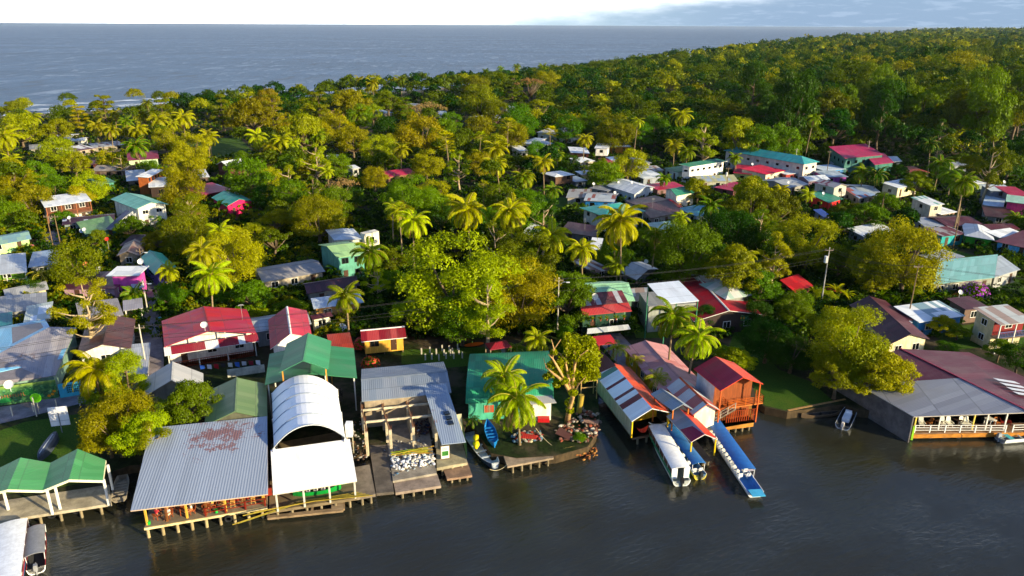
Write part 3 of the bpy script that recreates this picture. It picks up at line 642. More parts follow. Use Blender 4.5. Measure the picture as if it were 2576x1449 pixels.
 ('white lean-to roof on the right of the beige house', 'the white lean-to', 'S5', (1510, 320), (1640, 298), (1548, 242), 2.9, .5, 's', WH, '8a6a5a', {}),
 ('cream house on stilts with a pale zinc roof', 'the cream stilt house', 'S5', (1180, 114), (1345, 82), (1040, 86), 5.2, .5, 's', ('c8ced4', 'd4dade', .3, .03), 'd0c4a0', {'bl': 1, 'one': 1, 'stilt': 1.8}),
 ('wide grey zinc roof left of the cream stilt house', 'the wide grey roof', 'S5', (900, 160), (1060, 162), (1070, 90), 3, .8, 'x', ('9aa4ac', 'a4aeb4', .3, .08), '8a8a88', {}),
 ('blue and rusty patched roof of a low house', 'the blue and rusty roof', 'S5', (870, 192), (1010, 172), (785, 130), 2.9, .7, 's', ('8098b8', '9a4a3c', .35, .15), '8a8480', {'bl': 1}),
 ('weathered two storey board house with grey and maroon roof', 'the weathered board house', 'S5', (682, 112), (796, 97), (515, 72), 5.6, .8, 'g', ('a09c9c', '7a3440', .35, .15), 'b8b4a8', {'bl': 1, 'board': 1}),
 ('red walled house with a green gable roof and dish', 'the red walled house', 'S5', (640, 230), (748, 197), (492, 172), 2.9, .7, 's', ('2f7f68', '378a72', .2, .08), 'c81818', {'bl': 1, 'dish': [(.3, .5)]}),
 ('low shelter with a bright blue roof', 'the bright blue shelter', 'S5', (600, 342), (665, 335), (515, 290), 2.6, .3, 's', ('3a74c0', '4a80c8', .3, .02), '708090', {'bl': 1}),
 ('white zigzag roofed house behind the board house', 'the white zigzag roof', 'S5', (480, 62), (650, 47), (560, 12), 3, .7, 'x', ('d4dade', 'b8c0c8', .3, .05), '806a78', {}),
 ('grey gable roof left of the weathered board house', 'the grey gable roof', 'S5', (330, 112), (485, 84), (250, 30), 2.9, .9, 'x', ('9aa0a6', '8a9098', .3, .1), '8a8884', {'dish': [(.1, .1)]}),
 ('cream cottage with a cherry red gable roof', 'the cream cottage', 'S7', (395, 530), (562, 495), (265, 515), 3.6, .9, 's', ('c0163c', 'b01438', .3, .02), 'd8ccb0', {'depth': 8, 'bl': 1, 'pane': '8a5a34'}),
 ('lime green cottage with a cherry red roof and dish', 'the lime green cottage', 'S7', (110, 515), (270, 530), (300, 455), 3.1, .8, 'x', ('b8183a', 'a81434', .3, .02), 'a8b870', {'dish': [(.9, .5)]}),
 ('white roofed house with a red side next to the long school building', 'the white roofed red sided house', 'S7', (560, 530), (680, 517), (565, 455), 2.9, .5, 's', WH, 'a03a34', {}),
 ('long two storey school building with a teal hip roof', 'the long teal roofed building', 'S7', (715, 443), (846, 421), (30, 325), 6.6, 1.6, 'h', ('2f8f92', '36989a', .3, .02), 'd0c4b8', {'bl': 1, 'cat': 'building', 'wh': .8, 'oh': .6}),
 ('large building with a two level raspberry red roof', 'the big raspberry roof', 'S7', (1060, 392), (1390, 362), (1230, 292), 7, 1.0, 's', ('a8104a', 'b41850', .2, .02), '386a64', {'cat': 'building', 'sk': 1}),
 ('raspberry red lean-to hall in front of the large one', 'the raspberry lean-to', 'S7', (1310, 447), (1475, 427), (1385, 365), 5.4, .8, 's', ('a8104a', 'b41850', .2, .02), '2f6a60', {'cat': 'building', 'sk': 1, 'one': 1}),
 ('wide grey zinc roof in front of the raspberry roofed building', 'the wide zinc roof', 'S7', (930, 435), (1290, 462), (1100, 387), 2.9, .7, 's', ('a4aab0', '9498a0', .3, .1), '707c84', {}),
 ('sky blue house with a pale ribbed roof', 'the sky blue house', 'S7', (880, 497), (1070, 482), (1040, 445), 3, .4, 's', ('bccad6', 'ccd6de', .3, .03), '4a86c0', {}),
 ('purple walled house with a pale roof', 'the purple walled house', 'S7', (900, 552), (1090, 548), (1080, 505), 2.9, .5, 's', ('9aaab4', 'b4c0c8', .3, .05), '8a3a8a', {}),
 ('small white roof at the foot of the dark forest', 'the roof at the forest foot', 'S7', (1430, 418), (1545, 418), (1500, 385), 2.9, .4, 's', WH, '808888', {}),
 ('orange rusty roof at the edge of the forest', 'the orange rusty roof', 'S7', (1590, 515), (1780, 512), (1785, 468), 2.8, .4, 's', ('b05028', '90381c', .4, .4), '7a6a58', {}),
 ('pale roof among the palms below the forest', 'the pale roof among palms', 'S7', (1950, 462), (2110, 447), (2080, 425), 3, .4, 's', ZN, '808890', {}),
 ('white gable roof right of the tall coconut palm', 'the gable roof by the tall palm', 'S7', (2140, 612), (2262, 602), (2200, 545), 3, .5, 's', WH, '707c78', {}),
 ('two storey grey house with pale blue roof at the right edge', 'the two storey grey house', 'S5', (1890, 133), (2090, 140), (2120, 105), 5.4, .4, 's', ('c0ccd6', 'b0bec8', .3, .05), '707a84', {'dish': [(.9, .9)]}),
 ('crimson roof at the far right edge', 'the crimson roof at the edge', 'S5', (2050, 172), (2220, 178), (2200, 122), 5.2, .5, 's', CR, '888888', {}),
 ('hot pink block of a house with a pale green roof', 'the hot pink block', 'S5', (2010, 218), (2220, 245), (2220, 200), 5.2, .4, 's', ('98c0a8', 'a0c8b0', .3, .05), 'd83a74', {'nowin': 'f'}),
 ('teal walled house with a pale blue tin roof', 'the teal walled house', 'S5', (1830, 240), (1990, 278), (2005, 215), 2.9, .5, 's', ('b4c6d2', 'c4d2dc', .3, .04), '2a9a8c', {'sk': 1}),
 ('low dark maroon roof below the hot pink house', 'the low dark maroon roof', 'S5', (1850, 330), (2080, 352), (2040, 282), 2.6, .5, 's', ('3c1c1c', '4a2424', .3, .2), '8a8c88', {}),
 ('broad maroon roof behind the bare timber rafters', 'the broad maroon roof', 'S5', (1560, 415), (1850, 402), (1760, 320), 2.8, .9, 'x', ('44141e', '501c28', .3, .05), '705048', {}),
 ('orange and turquoise shop with a maroon roof', 'the turquoise shop', 'S5', (1520, 490), (1710, 468), (1690, 410), 2.9, .5, 's', ('5a2028', '8a8488', .3, .2), '1f9a9a', {'frame': 'a04020'}),
 ('bright green house with a white hip roof', 'the bright green house', 'S5', (1690, 482), (1925, 520), (1890, 418), 2.9, .9, 'h', ('c8ccd0', 'b8c0c8', .3, .05), '36a01c', {'frame': '4a3428'}),
 ('maroon roofed row behind the bright green house', 'the maroon roofed row', 'S5', (1895, 442), (2125, 432), (2100, 385), 2.9, .7, 'x', ('4a141e', '561c28', .3, .1), '6a5a58', {}),
 ('white tin roof between the green and the blue house', 'the white roof by the blue house', 'S5', (1965, 500), (2165, 472), (2110, 430), 3, .5, 's', WH, '888888', {}),
 ('sky blue board house with a maroon roof', 'the blue board house', 'S5', (1925, 527), (2215, 592), (2180, 478), 2.9, .8, 's', ('5a1424', '641c2c', .2, .03), '58b4e4', {'board': 1, 'frame': 'e8e8e8', 'stilt': .4}),
 ('grey zinc roof right of the round golden tree', 'the zinc roof by the golden tree', 'S5', (1500, 692), (1695, 645), (1600, 582), 2.9, .3, 's', ZN, '808488', {}),
 ('long restaurant with a faded turquoise roof behind bougainvillea', 'the faded turquoise roof', 'S5', (1440, 862), (1925, 808), (1500, 700), 3, .7, 's', ('7ab4ac', '88beb8', .3, .08), '8a8a7c', {'bl': 1, 'cat': 'restaurant', 'sk': 1}),
 ('grey metal roof joined to the faded turquoise one', 'the grey metal roof', 'S5', (1930, 806), (2125, 745), (1780, 702), 3.0, .3, 's', ('a8b2b6', 'b2babe', .3, .06), '9a9a98', {'bl': 1, 'sk': 1}),
 ('small hut with a scarlet tin roof in the garden', 'the scarlet hut', 'S5', (375, 922), (520, 872), (305, 835), 2.6, .6, 's', ('c8141c', 'b01018', .3, .04), '6a3a30', {'bl': 1}),
 # ---- right bank row
 ('long timber house with a dark maroon gable roof by the water', 'the long maroon house', 'T4', (1330, 348), (1605, 310), (1060, 78), 3.0, 1.2, 'g', ('451420', '521c28', .25, .06), 'd8ccA0', {'bl': 1, 'sk': 1, 'nodoor': 1}),
 ('blue walled house with a white striped tin roof', 'the white striped roof', 'T4', (1535, 197), (1850, 152), (1750, 62), 3.0, .7, 's', ('dfe4e8', '7a98a4', .35, .04), '2a78b8', {'door': 'e8e8e8'}),
 ('house with a grey zinc roof left of the striped one', 'the zinc roof left of the stripes', 'T4', (1400, 217), (1490, 197), (1270, 92), 2.9, .3, 's', ('a4acb4', 'b0b8c0', .3, .1), '5a90c0', {'depth': 9}),
 ('dark maroon roof beside the white striped one', 'the maroon roof by the stripes', 'T4', (1850, 112), (2010, 94), (1870, 40), 3, .6, 's', ('3e1420', '481c28', .3, .05), '70584c', {'dish': [(.5, .95)]}),
 ('dark maroon roof left of the white striped one', 'the left maroon roof', 'T4', (1430, 190), (1535, 172), (1300, 85), 3, .4, 's', ('46141f', '521c28', .3, .05), '4a80a8', {'depth': 8}),
 ('two storey house with red veranda and patched grey roof', 'the red veranda house', 'T4', (2090, 217), (2330, 190), (1895, 118), 5.4, .5, 's', ('b8bcb8', '9a8478', .25, .15), 'c8bc90', {'bl': 1, 'porch': 1.2, 'rail': '4a5a8a', 'post': 'd0d0c8', 'front': '7a1618', 'fup': .5}),
 # ---- left, second row
 ('white roofed two storey lodge with a wooden balcony', 'the lodge with the wooden balcony', 'S2', (345, 264), (712, 212), (655, 155), 5.8, .5, 's', WH, 'ddd6c8', {'porch': 1.6, 'rail': '8a4a2c', 'post': '9a5a34', 'cat': 'lodge', 'front': '5a3422', 'fup': .5}),  # dark upper front paints in the shade of the open balcony storey
 ('low maroon roof with one pale sheet below the lodge', 'the low maroon roof', 'S2', (480, 400), (890, 362), (800, 318), 2.7, .5, 'x', ('3a1a24', 'b0b8c4', .15, .08), '7a8a88', {'dish': [(.15, .2)]}),
 ('low olive green roof beside the outside staircase', 'the olive green roof', 'S2', (660, 475), (930, 418), (595, 395), 2.8, .5, 's', ('5f8a48', '6a9450', .3, .08), '2f6a60', {'bl': 1, 'dish': [(.02, .05)]}),
 ('white two storey house with a teal double gable roof', 'the white house with the outside stair', 'S2', (1055, 277), (1310, 240), (857, 200), 5.8, 1.1, 'g', ('58a090', '64ac9c', .3, .05), 'e2dcca', {'bl': 1, 'cat': 'house', 'oh': .6, 'wh': .8}),
 ('pale lime house with a faded blue green roof at the left edge', 'the pale lime house', 'S2', (-120, 577), (243, 507), (215, 442), 2.8, .6, 'x', ('7aa0a8', '8cb0a0', .4, .1), 'bce890', {'stilt': .4}),
 ('grey roofed house with a cream balustrade and green wall', 'the house with the cream balustrade', 'S2', (-120, 795), (210, 767), (205, 647), 3.1, .8, 's', ('b4bac0', 'a8aeb4', .3, .1), '7ab01c', {'porch': 1.4, 'rail': 'e8d8a0', 'stilt': .5, 'one': 1, 'front': '6a9a20'}),
 ('blue grey roof behind a leafless pruned tree', 'the blue grey roof', 'S2', (215, 732), (440, 700), (470, 602), 2.8, .5, 's', BG, '8a8c90', {}),
 ('pair of grey zinc roofs below the balustrade house', 'the pair of grey roofs', 'S2', (40, 967), (378, 897), (352, 837), 2.6, .7, 'x', GR, 'b0a488', {}),
 ('long plain grey roof at the left edge', 'the long plain grey roof', 'S2', (-60, 1092), (367, 1047), (366, 942), 2.8, .5, 's', GR, '8a8a8c', {'nowin': 'f'}),
 ('small shed with a dark teal roof at the left edge', 'the dark teal shed', 'S2', (-60, 1197), (96, 1172), (100, 1092), 2.7, .4, 's', ('1f6a74', '28747c', .3, .05), '6a7478', {}),
 ('pale grey roof with a white sheet beside the blue roofed hall', 'the pale roof with a white sheet', 'S2', (180, 1162), (395, 1120), (418, 1015), 2.7, .5, 's', ('a8b4b0', 'd0d8e0', .4, .05), '909498', {}),
 ('rusty brown gable roof house with white walls', 'the rusty brown gable house', 'F', (193, 892), (330, 876), (341, 802), 3.1, 1.1, 'g', ('4a2020', '5a2a24', .3, .35), 'e4dccc', {}),
 ('long white walled house with a flat grey roof', 'the flat grey roof house', 'F', (200, 806), (311, 792), (297, 757), 2.9, .5, 's', ('8a8484', '98908c', .3, .15), 'd8ccb4', {'nodoor': 1}),
 ('open carport with a grey metal roof by the lane', 'the carport', 'F', (310, 782), (360, 774), (358, 753), 2.9, .3, 's', ('98949c', 'a09ca4', .2, .05), None, {'open': 1, 'cat': 'carport', 'name': 'carport'}),
 ('low zinc roof beside the utility pole with lamp', 'the low zinc roof', 'F', (292, 948), (371, 940), (380, 868), 2.6, .4, 's', ('a0a4ac', 'acb0b8', .3, .08), '8a8c90', {'nowin': 'f'}),
 ('low patched maroon and pink roof beside the lane', 'the patched maroon roof', 'F', (150, 727), (290, 726), (286, 688), 2.7, .4, 's', ('4a1a2c', '7a3a50', .3, .15), 'b08a98', {'dish': [(.35, .9)]}),
 ('magenta upstairs room under a white slanting tin roof', 'the magenta room', 'F', (266, 694), (349, 693), (340, 673), 4.9, .3, 's', WH, 'c0489c', {'oh': .7, 'nowin': 's', 'nodoor': 1, 'one': 1, 'dish': [(.8, .9)], 'dR': .8, 'pane': 'c860a4'}),
 ('pale blue tin roof behind the magenta room', 'the pale blue tin roof', 'F', (330, 724), (364, 722), (355, 673), 2.8, .3, 's', ('a8b8c4', 'b8c4cc', .3, .05), '9098a0', {}),
 ('purple walled house with a bright teal gable roof', 'the purple house by the lane', 'S2', (1200, 787), (1385, 740), (1080, 660), 3.2, 1.1, 'g', ('1f9c84', '26a48c', .15, .02), '4a3a9c', {'bl': 1, 'frame': '3a2a6a'}),
 ('barn like house with a weathered rusty plank roof', 'the weathered plank roof', 'S2', (905, 640), (1080, 640), (1180, 465), 2.8, .9, 'g', ('8a7468', '6a4034', .45, .4), '9a8a74', {'depth': 9, 'board': 1}),
 ('dark maroon roof behind the weathered plank roof', 'the roof behind the plank roof', 'S2', (930, 560), (1110, 555), (1100, 488), 2.6, .4, 's', ('3a1c28', '44242e', .3, .1), '504844', {}),
 ('big house with cherry red gable roof, balcony and laundry', 'the big red roofed house', 'S2', (1275, 1347), (1990, 1240), (1915, 1055), 4.2, 1.4, 'g', ('b40a24', 'a4143c', .4, .02), 'e8e0d4', {'skirt': (1.5, .55, ('8a2030', 'd8d8d8', .08, .12)), 'porch': 1.6, 'rail': '8a3a1c', 'dish': [(.45, .04)], 'dR': .7, 'ant': [(.9, .5)]}),
 ('long zinc roofed annex behind the pink red gable house', 'the zinc annex', 'S3', (110, 1132), (555, 1062), (505, 957), 3.0, .6, 'x', ('9ca2a8', 'a8aeb4', .3, .08), '8a8e92', {}),
 ('white walled house with a rose red gable roof', 'the rose red gable house', 'S3', (235, 1262), (562, 1172), (218, 1035), 4.2, 1.4, 'g', ('b8243c', 'a81c3c', .35, .02), 'ece8e0', {'bl': 1, 'board': 1, 'edge': 'e8e0d8'}),
 ('low building with a rusty orange red roof', 'the orange red roof', 'S3', (700, 1282), (887, 1264), (853, 1150), 3, .4, 's', ('a83010', '98280c', .3, .1), '6a4a34', {}),
 ('small yellow house with a maroon roof and two windows', 'the yellow house', 'S3', (942, 1204), (1292, 1170), (1270, 1078), 2.9, .8, 'x', ('801420', 'a83a3c', .4, .08), 'e0a83c', {'stilt': .5, 'ws': 2.0, 'frame': '5a3a24', 'edge': 'f0ece4', 'board': 1}),
 ('small cream cottage with a dark maroon roof', 'the small cream cottage', 'S3', (560, 1032), (722, 1003), (690, 976), 2.8, .4, 'x', ('3c1420', '48202c', .3, .08), 'd8d4bc', {}),
 ('apricot walled house with a pale blue grey roof', 'the apricot house', 'S3', (572, 948), (960, 897), (930, 845), 2.9, .6, 's', ('b0bcc8', 'bcc6d0', .3, .04), 'e0a050', {}),
 ('grey house with a mossy maroon roof and one red sheet', 'the mossy maroon roof', 'S3', (520, 832), (930, 765), (880, 690), 2.9, .8, 'x', ('46242c', '5a2c34', .35, .25), '8a8c88', {}),
 ('long low house with a faded grey roof in the trees', 'the long faded grey roof', 'S3', (175, 742), (662, 657), (560, 562), 2.8, .8, 'x', ('908c8c', '9c9894', .3, .1), 'a89c88', {}),
 ('two storey mint house with a pale green roof', 'the mint house', 'S3', (752, 550), (985, 518), (605, 450), 5.6, .9, 'x', ('98c080', '8cb478', .3, .15), '5a9c88', {'bl': 1, 'ws': 2.0, 'frame': '3a4a44'}),
 ('white building with a silver hip roof behind the mint house', 'the silver hip roof', 'S3', (730, 415), (960, 405), (880, 325), 5.4, .9, 'h', ('bcc4cc', 'c8ced4', .3, .03), 'e0dccc', {}),
 ('plain white concrete block beside the silver hip roof', 'the white concrete block', 'S3', (965, 372), (1078, 345), (1045, 330), 6.6, .1, 'f', ('d4ccb8', 'dcd4c0', .3, .02), 'e8dfc4', {'oh': .02, 'nowin': 's'}),
 # ---- centre right, second row
 ('shop with a pale green roof hidden behind the street front', 'the pale green roof', 'S4', (850, 1000), (1205, 988), (1100, 835), 5.4, 1.3, 'x', ('98ccA0', '8cc096', .3, .08), '5a7a64', {}),
 ('dark green store with red awning and potted plants upstairs', 'the store with the red awning', 'S4', (785, 1032), (1150, 1000), (1100, 935), 5.6, .6, 's', ('5a2028', '7a3038', .4, .15, .45, .85, 3.2, .7, 'b0b0b4'), '24483a', {'cat': 'store', 'skirt': (1.9, .6, ('b03838', 'b84040', .3, .03)), 'dish': [(.3, .2)], 'dR': .8, 'nowin': 's'}),
 ('small open gate shelter with a red tin roof', 'the red gate shelter', 'S4', (915, 1332), (1062, 1316), (1050, 1262), 2.8, .3, 's', ('c02830', 'b42028', .2, .02), None, {'open': 1, 'cat': 'shelter', 'name': 'shelter', 'post': '8a3028'}),
 ('low lean-to of rusty patched sheets beside the white canopy', 'the rusty lean-to', 'S4', (1180, 997), (1325, 988), (1300, 896), 2.8, .3, 's', ('9a8478', 'b8bcc0', .4, .35), '5a5048', {}),
 ('grey concrete building whose flat top carries a white canopy', 'the building under the white canopy', 'S4', (1310, 1035), (1680, 1005), (1590, 900), 5.0, .05, 'f', ('8a8a86', '94948e', .3, .1), '90948c', {'cat': 'building', 'oh': .02, 'nowin': 's', 'one': 1}),
 ('house with a long cherry red hip roof and a painted sign board', 'the long cherry red roof', 'S4', (1660, 1150), (2190, 1095), (1430, 855), 3.2, 1.2, 'g', ('a80c24', '981028', .3, .03), '3a2c28', {'bl': 1, 'sk': 1, 'edge': 'd8d8d0'}),  # dark wall colour carries the shade beneath the roof
 ('small square house with a faded green and white hip roof', 'the faded hip roof', 'S4', (1910, 980), (2115, 945), (1700, 858), 4.6, 1.0, 'h', ('a0b8ac', 'c8c8c4', .4, .2), '8a8c88', {'bl': 1}),
 ('grey flat roof behind the faded hip roof', 'the roof behind the hip roof', 'S4', (1720, 857), (1902, 832), (1815, 777), 4.4, .3, 's', ('9a9c9c', 'a8aaa8', .3, .1), '787470', {}),
]
for h in HS:
    h[11]['lo'] = 1
    house(*h[:11], **h[11])
# ------------------------------------------------------------------ waterfront: docks, boats, people
def ruv_(pts, o_, u_, v_): return [((p - o_).dot(u_), (p - o_).dot(v_)) for p in pts]
def quadslab(name, pts, t, m, parent=None, mb=None):
    mb = mb or MB(); q = [Vector(p) for p in pts]
    if sum(q[i].x * q[(i + 1) % len(q)].y - q[(i + 1) % len(q)].x * q[i].y for i in range(len(q))) < 0: q.reverse()
    u = (q[1] - q[0]).normalized(); v = Vector((-u.y, u.x, 0))
    mb.slab([q], t, uvs=[[((p - q[0]).dot(u), (p - q[0]).dot(v)) for p in q]]); return mb.build(name, m, parent)
def dock(label, pts, z=1.0, t=.25, m=None, cat='dock', piles=True, name='dock', phrase=None, nx=5):
    root = thing(name, (0, 0, 0), 0, label, cat)
    q = [Vector((p[0], p[1], z)) for p in pts]; quadslab('deck', q, t, m or concrete(), root)
    FOOT.append([p.xy for p in q])
    if piles:
        a, b = q[0], q[1]; n = nx
        pm = concrete('8a7c60')
        for i in range(n):
            for k, off in ((0, .25),):
                p = a.lerp(b, (i + .5) / n); c = (q[0] + q[1] + q[2] + q[-1]) / 4; d = (c - p); d.z = 0; p = p + d.normalized() * .12
                mb = MB(); mb.tube([(p.x, p.y, -1.2), (p.x, p.y, z - t)], .13, 7); mb.build('pile', pm, root)
    if phrase: MARKS.append((phrase, q[0].lerp(q[2], .5)))
    return root
def tyre(p, ang, label, group):
    mb = MB(); mb.torus((0, 0, 0), .30, .11, 'y', 14, 7); o = mb.build('tyre', plain('17181a', .85, .3), None, p, smooth=True); o.rotation_euler = (0, 0, ang)
    return tag(o, label, 'tyre', group)
def loft(L, Bm, Hh, bow, stern, sheer=.35, n=18, wall=.05, floor=.12):
    """open hull: bow at +y, stern at -y; bow/stern: 0 square .. 1 pointed"""
    mb = MB(); st = []
    for i in range(n + 1):
        t = i / n; y = -L / 2 + L * t
        w = 1.0
        if t > .55: k = (t - .55) / .45; w *= (1 - k ** 2.1 * bow)
        if t < .35: k = (.35 - t) / .35; w *= (1 - k ** 2.2 * stern)
        hw = max(.02, Bm / 2 * w); zr = Hh + sheer * max(0, (t - .6) / .4) ** 2 + sheer * .6 * stern * max(0, (.25 - t) / .25) ** 2
        zk = -.15 + (.25 * max(0, (t - .75) / .25) ** 2) * bow
        st.append([(-hw, y, zr), (-hw * .86, y, zk + .25), (-hw * .55, y, zk), (hw * .55, y, zk), (hw * .86, y, zk + .25), (hw, y, zr),
                   (max(hw - wall, .005), y, zr), (max(hw * .82 - wall, .004), y, zk + .3), (max(hw * .5 - wall, .003), y, zk + floor), (-max(hw * .5 - wall, .003), y, zk + floor), (-max(hw * .82 - wall, .004), y, zk + .3), (-max(hw - wall, .005), y, zr)])
    for i in range(n):
        a, b = st[i], st[i + 1]
        for j in range(12):
            k = (j + 1) % 12; mb.face([a[j], a[k], b[k], b[j]], mi=0 if j < 5 else (2 if j in (5, 11) else 1))
    for a, r in ((st[0], 1), (st[-1], 0)):
        p = [a[j] for j in range(6)]; mb.face(p if not r else p[::-1]); 
        q = [a[j] for j in range(6, 12)]; mb.face(q[::-1] if not r else q, mi=1)
    return mb
def motor(parent, y, z, col='2a2c30', k=1.0):
    mb = MB(); mb.box(-.16 * k, -.22 * k, .1 * k, .16 * k, .22 * k, .55 * k); mb.box(-.13 * k, -.18 * k, .55 * k, .13 * k, .18 * k, .64 * k); mb.box(-.06 * k, -.08 * k, -.7 * k, .06 * k, .1 * k, .1 * k); mb.box(-.03, -.2 * k, -.75 * k, .03, .2 * k, -.65 * k); mb.beam((0, .1, .3 * k), (0, .65 * k, .4 * k), .05)
    return mb.build('outboard_motor', plain(col, .35, .15, 1.5, .5), parent, (0, y, z))
def boat(label, cat, bow, stern, beam, hull, inner, rim, name='boat', hh=.55, pb=1, ps=0, canopy=None, seats=0, motorcol=None, benches=0, group=None, mk=None, z=.1, sheer=.35, two=True):
    b, s = Vector((*bow, 0)), Vector((*stern, 0)); L = (b - s).length; ang = atan2((b - s).y, (b - s).x) - pi / 2
    root = thing(name, ((b.x + s.x) / 2, (b.y + s.y) / 2, z), ang, label, cat, group)
    loft(L, beam, hh, pb, ps, sheer).build('hull', [plain(hull, .4, .15, 1.5, .5), plain(inner, .6, .2), plain(rim, .5, .1)], root)
    if canopy:
        f0, f1, hz, cc, kind = canopy[:5]; y0, y1 = -L / 2 + L * f0, -L / 2 + L * f1; N = 8; w = beam * .5 + .05; mb = MB(); polys = []; uvs = []
        for i in range(N):
            a0, a1 = -1 + 2 * i / N, -1 + 2 * (i + 1) / N; zz = lambda a: hz + .16 * (1 - a * a)
            polys.append([(a0 * w, y0, zz(a0)), (a1 * w, y0, zz(a1)), (a1 * w * (.92), y1, zz(a1)), (a0 * w * .92, y1, zz(a0))])
        mb.slab(polys, .05); mb.build('canopy', plain(cc, .5, .18, 1.2, .4), root)
        if kind == 'closed':
            for sg in (-1, 1):
                m2 = MB(); m2.slab([[(sg * w * .97, y0, hh + .05), (sg * w * .9, y1, hh + .05), (sg * w * .9, y1, hh + .42), (sg * w * .97, y0, hh + .42)]], .04, dn=(-sg, 0, 0)); m2.build('side_panel', plain(canopy[5], .5, .1), root)
                for k in range(6):
                    ya, yb = y0 + (y1 - y0) * (k + .06) / 6, y0 + (y1 - y0) * (k + .94) / 6
                    m3 = MB(); m3.slab([[(sg * w * .95, ya, hh + .44), (sg * w * .93, yb, hh + .44), (sg * w * .93, yb, hz - .02), (sg * w * .95, ya, hz - .02)]], .02, dn=(-sg, 0, 0)); m3.build('window', plain('6a4a44', .15, .2, 2, .6), root)
            for xa, xb in ((-.95, -.35), (.35, .95)): m4 = MB(); m4.box(w * xa, y0 + .02, hh, w * xb, y0 + .06, hz); m4.build('stern_panel', plain('e8e8e8', .5, .1), root)
        n = 7 if L > 9 else 4
        for k in range(n):
            y = y0 + .1 + (y1 - y0 - .2) * k / (n - 1)
            for sg in (-1, 1):
                m5 = MB(); m5.beam((sg * (beam / 2 - .07), y, hh - .05), (sg * w * .92, y, hz - .01), .05); m5.build('canopy_post', plain('d8d8d8', .4, .1), root)
    for k in range(seats):
        f0, f1 = canopy[0], canopy[1]; y = -L / 2 + L * (f0 + .05 + (f1 - f0 - .08) * k / seats)
        for sg in ((-1, 1) if two else (0,)):
            m6 = MB(); x = sg * beam * .25; q = .24
            m6.box(x - q, y - .2, .35, x + q, y + .24, .42); m6.slab([[(x - q, y - .2, .42), (x + q, y - .2, .42), (x + q * .8, y - .3, .92), (x - q * .8, y - .3, .92)]], .05, dn=(0, -1, 0)); m6.beam((x, y, .05), (x, y, .36), .12)
            m6.build('seat', plain('dcdcda', .4, .08), root)
    for k in range(benches):
        y = -L / 2 + L * (.12 + .68 * (k + .5) / benches); w = beam * .44 * (1 if k < benches * .7 else .8)
        m7 = MB(); m7.box(-w, y - .12, hh * .62, w, y + .12, hh * .62 + .05); m7.build('bench', plain(inner, .6, .2), root)
    if motorcol: motor(root, -L / 2 - .12, hh * .6, motorcol)
    if mk: MARKS.append((mk, Vector(root.location)))
    return root
pw = lambda t, x, y, z=0: P(t, x, y, z).xy
# the three tour boats at the jetty
B1 = boat('long white roofed tour boat with a green side moored left of the jetty', 'tour boat', pw('T3', 1555, 900), pw('T3', 1770, 1290), 1.95, 'e4e8e4', 'b8bcb8', 'dfe4e0', canopy=(.05, .93, 1.75, 'f0f0ee', 'closed', '0f8a5c'), motorcol='1c1c1e', name='tour_boat', mk='the white tour boat')
B2 = boat('shorter tour boat with a faded blue canopy between the white boat and the jetty', 'tour boat', pw('T3', 1660, 900), pw('T3', 1915, 1240), 1.45, 'e0c840', '3a70a8', 'e4e4e0', canopy=(.06, .97, 1.55, '2a6cac', 'open'), seats=5, motorcol='2a2c2e', name='tour_boat')
B3 = boat('longest tour boat with a bright blue canopy and rows of white seats', 'tour boat', pw('T4', 90, 900), pw('T4', 420, 1385), 1.75, 'dde2e4', '2a78c0', 'e8ecec', pb=.9, canopy=(.17, .99, 1.65, '1c64b0', 'open'), seats=13, name='tour_boat', mk='the long blue tour boat')
mb = MB(); mb.box(-.7, -8.1, .56, .7, -6.9, .62); mb.build('stern_deck', plain('48b0d8', .4, .15), B3)
for k, (w, h_, c, dy) in enumerate(((1.0, .08, 'e8ecec', 2.9), (.9, .05, 'b02030', 3.0), (.9, .08, 'e8ecec', 3.12))):
    m = MB(); m.box(-w / 2, -dy - 2.2 - h_, 1.835, w / 2, -dy - 2.2, 1.85); m.build('painted_stripe', plain(c, .5, .1), B3)
# left foreground boats
boat('wide white roofed passenger boat with blue rim cut by the left edge', 'passenger boat', pw('F', 42, 1338), pw('F', 6, 1570), 2.6, 'd8dce0', '9aa0a8', '3a8ac0', canopy=(.02, .94, 1.6, 'e6eaf0', 'closed', 'a03040'), name='passenger_boat', pb=.45, hh=.6, mk='the white passenger boat')
bb = boat('grey roofed motor boat with red trim beside the white passenger boat', 'motor boat', pw('T1', 248, 1180), pw('T1', 236, 1435), 1.5, 'e8e8e8', '3a3a3c', 'b01c28', canopy=(.14, .86, 1.3, '85868a', 'open'), motorcol='8a8c90', pb=.5)
m = MB(); m.torus((0, 1.9, 1.28), .62, .06, 'z', 14, 5); m.build('roof_trim', plain('c01828', .4, .1), bb)
boat('beached square ended wooden skiff leaning beside the restaurant', 'skiff', pw('T1', 775, 820, 1), pw('T1', 755, 975, .6), 1.5, '8a8070', '9a9080', 'a09684', pb=.35, hh=.45, benches=5, z=.6, sheer=.15, name='skiff')
o_ = boat('dark blue upturned rowing boat lying on the lawn', 'rowing boat', pw('T1', 290, 585, 1), pw('T1', 315, 720, 1), 1.35, '3a4252', '2a3038', '8a94a4', pb=1, ps=.6, z=1.62, name='rowing_boat'); o_.rotation_euler = (pi, 0, pi - o_.rotation_euler[2])
m = MB(); m.beam((0, -2, -.17), (0, 2, -.17), .07); m.build('keel', plain('c4ccd4', .5, .2), o_); o_.rotation_euler = (pi, 0, atan2(-0.9, .1) + pi / 2 if False else radians(12))
boat('grey work boat with a yellow tarpaulin moored in the slip', 'work boat', pw('T2', 1850, 990), pw('T2', 1672, 745), 2.1, '2a3a52', 'c4ccd6', 'c8ccd4', pb=.55, hh=.5, benches=4, name='work_boat', mk='the grey work boat')
